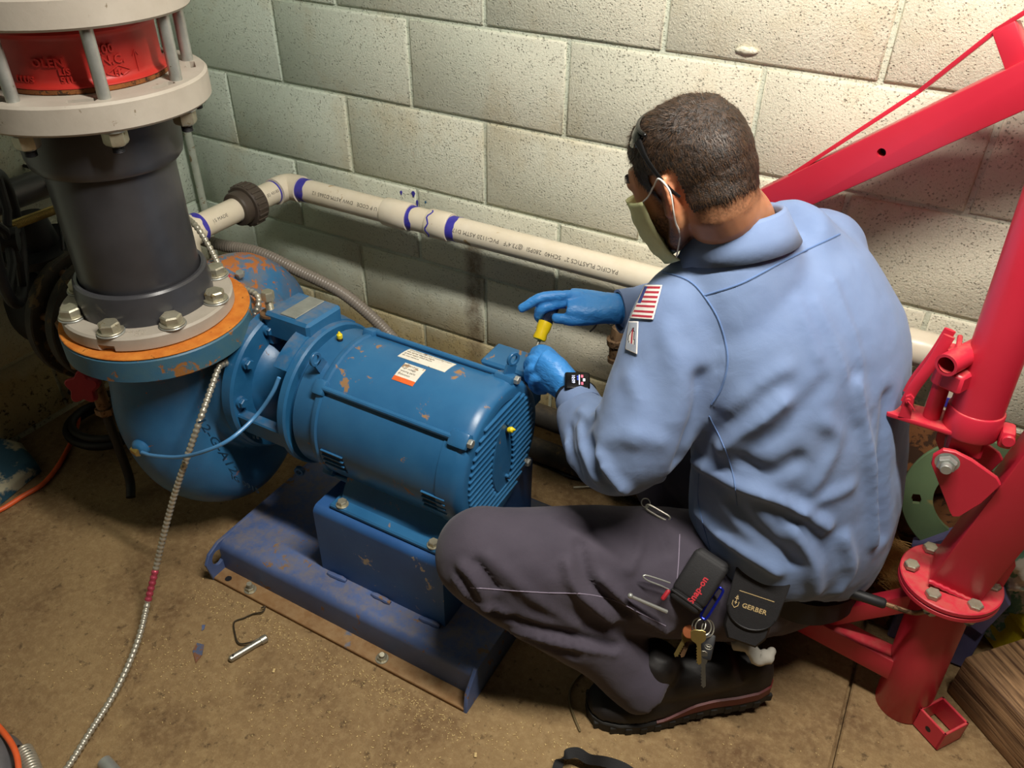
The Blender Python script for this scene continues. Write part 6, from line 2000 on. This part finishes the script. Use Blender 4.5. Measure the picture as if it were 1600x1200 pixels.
# larger single shavings
for px, lab in ((V((0.6869, -0.9669, 0.0020)), 'pale wood shaving on the floor below the hitch pin'), (V((1.1304, -0.9192, 0.0020)), 'pale wood shaving on the floor right of the base corner')):
    bm = B(); box(bm, px + UP * 0.001, (0.009, 0.005, 0.002), rot3((0.5, -0.86, 0), (0.86, 0.5, 0), UP), 0.0008)
    tag(obj('wood_shaving', bm, m_chip), lab, 'shaving')
# bent wire
bm = B(); sweep(bm, crv([V((1.2427, -0.6401, 0.0030)), V((1.2263, -0.6757, 0.0040)), V((1.2241, -0.7100, 0.0060)), V((1.2337, -0.7359, 0.0050)), V((1.2557, -0.7616, 0.0040)), V((1.2774, -0.7818, 0.0030))], 6), 0.0023, 8, round_ends=True)
tag(obj('bent_wire', bm, plain('dull_wire', '#7c6c4c', 0.5, 0.5)), 'bent piece of dull wire on the floor by the boot toe', 'wire')
# black strap at the lower edge of the picture
bm = B()
pth = crv([V((1.2841, -0.9041, 0.0080)), V((1.2740, -0.8692, 0.0160)), V((1.2805, -0.8526, 0.0300)), V((1.2973, -0.8402, 0.0340)), V((1.3190, -0.8365, 0.0260)), V((1.3443, -0.8200, 0.0140)), V((1.3787, -0.8117, 0.0100)), V((1.4246, -0.8182, 0.0080))], 6)
rows = []
for i, p in enumerate(pth):
    t_ = (pth[min(i + 1, len(pth) - 1)] - pth[max(i - 1, 0)]).normalized()
    w = V((0.35, 0.75, 0.35)).normalized(); w = (w - t_ * w.dot(t_)).normalized() * 0.009
    n_ = t_.cross(w).normalized() * 0.001
    rows.append([p - w - n_, p + w - n_, p + w + n_, p - w + n_])
loft(bm, rows)
tag(obj('black_strap', bm, m_web), 'black webbing strap curled on the floor at the near edge', 'strap')
# metal sleeve at the lower edge
q = V((0.5828, -1.2586, 0.0120))
bm = B(); lathe(bm, q + V((-0.026, -0.004, 0)), (0.98, -0.15, 0), [(0.008, 0), (0.0125, 0.002), (0.0125, 0.04), (0.0105, 0.042), (0.0105, 0.056), (0.007, 0.058)], 20)
tag(obj('metal_sleeve', bm, m_zinc), 'short grey metal sleeve on the floor at the near edge', 'sleeve')
# behind the motor: driver bit and a tangle of black cable
p0, p1 = V((0.9801, -0.1840, 0.0040)), V((1.0266, -0.1517, 0.0040))
bm = B(); cyl(bm, p0, p0.lerp(p1, 0.55), 0.0036, None, 12, 0.0005); cyl(bm, p0.lerp(p1, 0.55), p0.lerp(p1, 1.6), 0.0030, None, 6)
tag(obj('driver_bit', bm, m_bolt), 'thin metal driver bit lying on the floor under the elbow', 'bit')
bm = B(); sweep(bm, crv([V((0.8243, -0.1401, 0.0120)), V((0.8526, -0.1457, 0.0060)), V((0.8990, -0.1470, 0.0050)), V((0.9422, -0.1510, 0.0050)), V((0.9793, -0.1479, 0.0060)), V((0.9936, -0.1195, 0.0080)), V((0.9508, -0.1068, 0.0060)), V((0.9338, -0.1495, 0.0090)), V((0.9645, -0.1559, 0.0100)), V((1.0021, -0.1177, 0.0060))], 6), 0.0034, 8, round_ends=True)
tag(obj('black_lead', bm, m_black), 'tangled black lead on the floor between motor and elbow', 'cable')

# ================================================================ what the worker wears and holds
# wrist watch over the glove
wd_ = (WL - LH['palm'][0][0]).normalized()
wc = LH['palm'][0][0] - wd_ * 0.006
wt = empty('wrist_watch', wc, 'black smart watch with a lit blue and white face on the near wrist', 'watch')
to_eye = V((0.30, -0.62, 0.72)).normalized()
wu = (to_eye - wd_ * to_eye.dot(wd_)).normalized(); wv = wd_.cross(wu)
bm = B()
lathe(bm, wc - wd_ * 0.011, wd_, [(0.036, 0.0), (0.0385, 0.001), (0.0385, 0.021), (0.036, 0.022)], 36, cap=False); obj('strap', bm, m_black, wt)
fc = wc + wu * 0.0425
bm = B(); box(bm, fc, (0.039, 0.046, 0.012), rot3(wd_, wv, wu), 0.0042, 3); case = obj('case', bm, plain('watch_case', '#17171a', 0.25, 0.5), wt)
bm = B(); box(bm, fc + wu * 0.0052, (0.033, 0.040, 0.0014), rot3(wd_, wv, wu), 0.0005); obj('glass', bm, plain('watch_glass', '#050507', 0.08), wt)
def lit(name, col, e):
    k = N(name); k.fin(srgb(col), 0.4); k.b.inputs['Emission Color'].default_value = srgb(col) + (1,); k.b.inputs['Emission Strength'].default_value = e; return k.m
m_wlit, m_blit, m_rlit = lit('lit_white', '#d6dcf2', 0.9), lit('lit_blue', '#5a7cff', 1.0), lit('lit_red', '#d05a70', 0.8)
def wpt(u, v, w=0.0):
    return fc + wu * (0.0060 + w) + wv * u + wd_ * v
def wtext(s, u, v, size, mat):
    # the face reads along the forearm
    obj('display', text_bm(s, size, 0.0001, lambda a, b, w: wpt(u + a * 0 + b * -1, v + a, 0.0001), 1.0), mat, wt)
wtext('10:09', 0.010, -0.012, 0.0085, m_wlit)
wtext('12 61', 0.0005, -0.011, 0.0050, m_blit)
for i in range(3):
    bm = B(); box(bm, wpt(-0.0085 - (i % 2) * 0.0035, -0.009 + 0.008 * i, 0.0), (0.004, 0.006, 0.0003), rot3(wv, wd_, wu)); obj('display', bm, (m_rlit, m_wlit, m_rlit)[i], wt)
bm = B(); box(bm, wpt(-0.0035, -0.001, 0.0), (0.0016, 0.022, 0.0003), rot3(wv, wd_, wu)); obj('display', bm, m_wlit, wt)

# screwdriver in the far glove
sc_t, sc_c, sc_b, sc_e = V((0.9816, -0.3608, 0.6430)), V((0.9810, -0.3950, 0.6100)), V((0.9814, -0.4207, 0.5832)), V((0.9797, -0.4450, 0.5580))
sdv = (sc_e - sc_t).normalized()
sw = empty('screwdriver', sc_e, 'screwdriver with a smoky clear handle and yellow collar held over the fastener', 'screwdriver')
k = N('smoky_acetate'); k.fin(srgb('#232a3e'), 0.12, Transmission_Weight=0.35, IOR=1.47)
L1 = (sc_c - sc_t).length
bm = B(); lathe(bm, sc_t, sdv, [(0.008, 0), (0.0135, 0.004), (0.0148, 0.014), (0.0148, L1 * 0.6), (0.0128, L1 * 0.82), (0.0138, L1)], 12); obj('handle', bm, k.m, sw, sharp=20)
L2 = (sc_b - sc_c).length
bm = B(); lathe(bm, sc_c, sdv, [(0.0120, 0), (0.0140, 0.001), (0.0140, L2 * 0.35), (0.0118, L2 * 0.62), (0.0135, L2 * 0.88), (0.0120, L2)], 24); obj('collar', bm, plain('yellow_collar', '#e9c816', 0.35), sw, label='yellow collar')
bm = B(); cyl(bm, sc_b - sdv * 0.004, sc_e, 0.0036, None, 14); obj('shank', bm, m_steel, sw)

# tool pouches, carabiners and keys on the belt
def pouch_frame(c, nrm, updir):
    n = V(nrm).normalized(); u = V(updir); u = (u - n * u.dot(n)).normalized()
    return V(c), u.cross(n), u, n
nq = (STATION - V((1.4044, -0.6107, 0.3186))).normalized()
m_nylon = plain('black_nylon', '#1f1e20', 0.7, 0, 0.15, 60, 0.4, 500)
m_trim = plain('nylon_trim', '#141315', 0.6)
m_redt = plain('red_stitch', '#c0303a', 0.6)
m_gold = plain('gold_print', '#c2a878', 0.5)
# first pouch
a_, b_ = V((1.4200, -0.6125, 0.4005)), V((1.3973, -0.6735, 0.3234))
t = empty('tool_pouch', b_, 'black pouch with red lettering on the belt over the thigh', 'pouch', None)
up_ = (a_ - b_).normalized(); nn = (nq * 0.9 + V((0, -0.2, 0.35))).normalized(); nn = (nn - up_ * nn.dot(up_)).normalized(); rt_ = up_.cross(nn)
L = (a_ - b_).length; c0 = (a_ + b_) / 2
bm = B(); box(bm, c0, (0.058, L, 0.030), rot3(rt_, up_, nn), 0.009, 3); obj('pouch_body', bm, m_nylon, t)
bm = B(); box(bm, c0 + nn * 0.0045 + up_ * 0.006, (0.0625, L * 0.80, 0.0235), rot3(rt_, up_, nn), 0.008, 3); fl_ = obj('flap', bm, m_nylon, t)
bm = B(); box(bm, c0 - up_ * L * 0.36 + nn * 0.011, (0.060, 0.004, 0.012), rot3(rt_, up_, nn), 0.001); obj('binding', bm, m_trim, t)
def ptext(s, c, ex, ey, n, size, mat, par, bold=0.0):
    obj('lettering', text_bm(s, size, 0.0006, lambda u, v, w: c + ex * u + ey * v + n * w, 1.02, bold=bold), mat, par)
ptext('Snap-on', c0 + nn * 0.0166 - up_ * L * 0.37 + rt_ * 0.012, up_, -rt_, nn, 0.0155, m_redt, fl_, 0.0004)
# second pouch with rounded flap
a2, b2 = V((1.4988, -0.5789, 0.3896)), V((1.4990, -0.6418, 0.2606))
t = empty('tool_pouch', b2, 'black pouch with a rounded flap and pale gold lettering on the belt', 'pouch', None)
up2 = (a2 - b2).normalized(); n2 = (nq * 0.9 + V((0.1, -0.2, 0.35))).normalized(); n2 = (n2 - up2 * n2.dot(up2)).normalized(); r2 = up2.cross(n2)
L = (a2 - b2).length; c0 = (a2 + b2) / 2
bm = B(); prism(bm, [(-0.036, -L * 0.36), (-0.024, -L * 0.50), (0.024, -L * 0.50), (0.036, -L * 0.36), (0.042, L * 0.45), (0.038, L * 0.5), (-0.038, L * 0.5), (-0.042, L * 0.45)], c0 - n2 * 0.017, r2, up2, 0.034, 0.006); obj('pouch_body', bm, m_nylon, t)
poly = [(0.043 * math.cos(x) * (1 if math.sin(x) > -.2 else 1), -0.004 + 0.038 * math.sin(x)) for x in np.linspace(-PI, 0, 22)] + [(0.045, L * 0.40), (0.041, L * 0.47), (-0.041, L * 0.47), (-0.045, L * 0.40)]
bm = B(); prism(bm, poly, c0 + n2 * 0.0135, r2, up2, 0.006, 0.002); f2_ = obj('flap', bm, m_nylon, t)
fo = c0 + n2 * 0.0197
bm = B(); sweep(bm, [fo + r2 * (p[0] * 0.93) + up2 * (p[1] * 0.93 - 0.001) for p in poly[1:21]], 0.0016, 6); obj('flap_binding', bm, m_trim, t)
bm = B(); box(bm, fo + up2 * 0.021, (0.058, 0.0010, 0.0008), rot3(r2, up2, n2)); obj('gold_line', bm, m_gold, f2_)
ptext('GERBER', fo - r2 * 0.018 + up2 * -0.006, r2, up2, n2, 0.0115, m_gold, f2_, 0.0002)
bm = B()
for pl in ([(-0.034, 0.001), (-0.034, -0.006), (-0.029, -0.011), (-0.024, -0.006), (-0.024, 0.001)], [(-0.031, -0.001), (-0.027, -0.001)], [(-0.029, -0.004), (-0.029, 0.012)], [(-0.032, 0.006), (-0.026, 0.006)], [(-0.031, 0.009), (-0.027, 0.009)]):
    sweep(bm, [fo + r2 * u + up2 * v + n2 * 0.0004 for u, v in pl], 0.0008, 5)
obj('emblem', bm, m_gold, f2_)
# belt clip carabiners
def carabiner(a, b, w, mat, nm, par):
    a, b = V(a), V(b)
    d = (b - a).normalized(); s = d.cross(nq).normalized()
    pts = [a + s * w * .2, a + s * w - d * 0 + d * 0.004, a.lerp(b, .5) + s * w * 1.1, b + s * w * 0.8 - d * 0.004, b, b - s * w * 0.8 - d * 0.004, a.lerp(b, .5) - s * w * 0.8, a - s * w * 0.6 + d * 0.004, a + s * w * .2]
    bm = B(); sweep(bm, crv(pts, 4), 0.0024, 8); return obj(nm, bm, mat, par)
kr = empty('key_ring', V((1.4343, -0.6486, 0.2522)), 'bunch of brass keys hanging from a blue carabiner on the belt', 'keys')
m_bluecl = plain('blue_anodised', '#2430b0', 0.25, 0.7)
carabiner(V((1.4468, -0.6349, 0.3552)), V((1.4321, -0.6686, 0.3063)), 0.0065, m_bluecl, 'carabiner', kr)
def kring(c, n, r):
    bm = B(); lathe(bm, c, n, [(r + 0.0012 * math.cos(t_), 0.0012 * math.sin(t_)) for t_ in [2 * PI * i / 8 for i in range(9)]], 32, cap=False); obj('split_ring', bm, m_steel, kr)
kring(V((1.4375, -0.6757, 0.2940)), nq + V((0.3, 0, 0)), 0.0135); kring(V((1.4290, -0.6710, 0.2883)), nq + V((-0.5, 0.2, 0)), 0.0125); kring(V((1.4440, -0.6663, 0.2841)), nq + V((0.8, 0.3, 0)), 0.0140)
def key(top, tip, mat, w=0.010, mirror=1, nm='key'):
    top, tip = V(top), V(tip)
    d = (tip - top).normalized(); s = d.cross(nq).normalized() * mirror
    L = (tip - top).length
    poly = [(-w * .5, 0.0), (-w, 0.003), (-w, 0.016), (-w * .8, 0.020), (-0.0042, 0.024), (-0.0042, L - 0.004), (0, L), (0.002, L - 0.003)]
    n_ = 6
    for i in range(n_):
        y = L - 0.004 - (L - 0.032) * i / n_
        poly += [(0.0040, y), (0.0022, y - (L - 0.032) / n_ * 0.5)]
    poly += [(0.0042, 0.024), (w * .8, 0.020), (w, 0.016), (w, 0.003), (w * .5, 0.0)]
    o = top - d * 0.004
    bm = B(); prism(bm, poly, o, s, d, 0.0022, 0.0004); obj(nm, bm, mat, kr)
m_key = plain('key_brass', '#c2a866', 0.3, 0.85)
m_keyn = plain('key_nickel', '#a8a294', 0.3, 0.9)
key(V((1.4331, -0.6905, 0.2960)), V((1.4506, -0.7132, 0.2392)), m_key, 0.0125)
key(V((1.4485, -0.6915, 0.2502)), V((1.4677, -0.7196, 0.1943)), m_keyn, 0.008)
key(V((1.4167, -0.6728, 0.2685)), V((1.4060, -0.7048, 0.2191)), m_key, 0.0095, -1)
key(V((1.4201, -0.6673, 0.2644)), V((1.4153, -0.6961, 0.2150)), m_rod, 0.0095)
bm = B(); lathe(bm, V((1.4172, -0.6798, 0.2733)), nq, [(0.0002, 0), (0.0105, 0), (0.0115, 0.001), (0.0105, 0.002), (0.0002, 0.0022)], 22); obj('copper_tag', bm, plain('copper_tag', '#a5603c', 0.4, 0.7), kr)
fc_ = V((1.4516, -0.6789, 0.2550))
bm = B(); box(bm, fc_, (0.022, 0.044, 0.010), rot3(nq.cross(UP).normalized() * -1, (UP - nq * UP.dot(nq)).normalized(), nq), 0.004, 2); fob = obj('key_fob', bm, m_black, kr)
ex, ey = nq.cross(UP).normalized() * -1, (UP - nq * UP.dot(nq)).normalized()
bm = B()
for (rx_, ry_, oy) in ((0.0062, 0.0042, 0), (0.0022, 0.0042, 0), (0.0045, 0.0018, 0.0020)):
    sweep(bm, [fc_ + nq * 0.0053 + ex * (0.002 + rx_ * math.cos(x)) + ey * (oy + ry_ * math.sin(x)) for x in np.linspace(0, 2 * PI, 21)], 0.0005, 5)
obj('emblem', bm, m_steel, fob)
# silvery clip in front of the belt
ck = empty('belt_clip', V((1.2980, -0.5449, 0.3840)), 'silver carabiner clip on the belt in front of the shirt hem', 'clip')
carabiner(V((1.2782, -0.5648, 0.4071)), V((1.3232, -0.5647, 0.3945)), 0.0055, m_steel, 'carabiner', ck)
bm = B(); lathe(bm, V((1.2758, -0.5630, 0.4108)), nq + V((0.3, 0.2, 0)), [(0.008 + 0.001 * math.cos(t_), 0.001 * math.sin(t_)) for t_ in [2 * PI * i / 8 for i in range(9)]], 26, cap=False); obj('split_ring', bm, m_steel, ck)
bm = B(); box(bm, V((1.3285, -0.5648, 0.3909)), (0.014, 0.005, 0.006), rot3((0.8, -0.2, -0.4), (0.2, 0.9, 0.1), UP), 0.001); obj('blue_gate', bm, m_bluecl, ck)
# hex keys sticking out of the pocket
hk = empty('wire_tool', V((1.3311, -0.6923, 0.3785)), 'thin looped wire tool sticking out of the thigh pocket', 'tool')
bm = B(); sweep(bm, crv([V((1.3677, -0.6722, 0.3617)), V((1.3506, -0.6813, 0.3706)), V((1.3308, -0.6918, 0.3793)), V((1.3269, -0.6961, 0.3783)), V((1.3352, -0.6951, 0.3724)), V((1.3556, -0.6856, 0.3619)), V((1.3690, -0.6787, 0.3529))], 4), 0.0014, 8); obj('loop', bm, m_zinc, hk)
bm = B(); sweep(bm, [V((1.3690, -0.6808, 0.3503)), V((1.3649, -0.6910, 0.3405))], 0.004, 8, round_ends=True); obj('grip', bm, m_redknob, hk, label='red grip')
hk = empty('flat_tool', V((1.3227, -0.7204, 0.3495)), 'flat metal tool with a ball end below the looped wire tool in the pocket', 'tool')
bm = B(); cyl(bm, V((1.3765, -0.6959, 0.3182)), V((1.3187, -0.7219, 0.3503)), 0.0034, 0.0028, 8); obj('blade', bm, m_zinc, hk)
bm = B(); ball(bm, V((1.3174, -0.7219, 0.3511)), 0.0048, 12, 8); obj('ball_end', bm, m_zinc, hk)
# grey cloth hanging out of the back pocket
bm = B(); sweep(bm, crv([V((1.4900, -0.5921, 0.1816)), V((1.5059, -0.5940, 0.1945)), V((1.5205, -0.5971, 0.1896)), V((1.5320, -0.5999, 0.1821)), V((1.5454, -0.5895, 0.1825)), V((1.5517, -0.5728, 0.1816))], 5), [0.010, 0.013, 0.012, 0.014, 0.014, 0.008], 12, round_ends=True)
co, no = numpy_mesh(bm); push(bm, [0.003 * noise.noise(V(tuple(c_ * 90))) for c_ in co], no)
tag(obj('cloth_glove', bm, plain('grey_cotton', '#bdb8ac', 0.9), sharp=0), 'crumpled off white cloth poking out of the back pocket', 'cloth')

# arm patches are sewn to the sleeve
def sleeve_patch(name, corners, nu, nv, colour, mats, out=0.0016, label=None):
    """patch laid on the sleeve; corners tl, tr, br, bl"""
    tl, tr, br, bl = [V(c) for c in corners]
    bm = B()
    grid = []
    for j in range(nv + 1):
        row = []
        for i in range(nu + 1):
            u, v = i / nu, j / nv
            row.append(bm.verts.new(sight(tl.lerp(tr, u).lerp(bl.lerp(br, u), v), bvS, out)))
        grid.append(row)
    for j in range(nv):
        for i in range(nu):
            f = bm.faces.new((grid[j][i], grid[j][i + 1], grid[j + 1][i + 1], grid[j + 1][i]))
            f.material_index = colour((i + 0.5) / nu, (j + 0.5) / nv)
    o = obj(name, bm, mats, shirt, sharp=0, label=label)
    md = o.modifiers.new('solid', 'SOLIDIFY'); md.thickness = 0.0016; md.offset = 1
    return o
m_pw, m_pr, m_pb, m_pg = plain('patch_white', '#d8d2cc', 0.9), plain('patch_red', '#a3283a', 0.9), plain('patch_blue', '#2c3a78', 0.9), plain('patch_grey', '#9aa0ac', 0.9)
def flag(u, v):
    if u < 0.05 or u > 0.94 or v < 0.04 or v > 0.95:
        return 0
    uu, vv = (u - 0.05) / 0.89, (v - 0.04) / 0.91
    if uu < 0.20 and vv < 0.55:
        return 2
    return 1 if int(vv * 13) % 2 == 0 else 0
sleeve_patch('flag_patch', (V((1.2255, -0.5651, 0.8365)), V((1.2482, -0.5526, 0.8369)), V((1.2513, -0.5847, 0.7953)), V((1.2206, -0.6005, 0.7964))), 18, 44, flag, [m_pw, m_pr, m_pb], label='embroidered flag patch with red and white stripes')
m_pk = plain('patch_black', '#23232a', 0.9)
def flame(u, v):
    x, y = (u - 0.5) * 2, v
    if max(abs(x), abs(y - 0.5) * 2) > 0.90:
        return 0
    w = max(0.0, 0.62 * (1 - ((y - 0.62) / 0.45) ** 2)) if y < 0.74 else 0
    if y < 0.76 and abs(x - 0.12 * math.sin(y * 9)) < w:
        if abs(x - 0.12 * math.sin(y * 9)) > w - 0.16:
            return 3
        return 2 if (abs(x) < 0.18 or y < 0.35) else 0
    return 1
sp_ = sleeve_patch('shoulder_patch', (V((1.2211, -0.6034, 0.7925)), V((1.2329, -0.5969, 0.7927)), V((1.2455, -0.6224, 0.7528)), V((1.2282, -0.6269, 0.7588))), 14, 30, flame, [m_pw, m_pg, m_pr, m_pk], label='shield shaped patch with a flame')
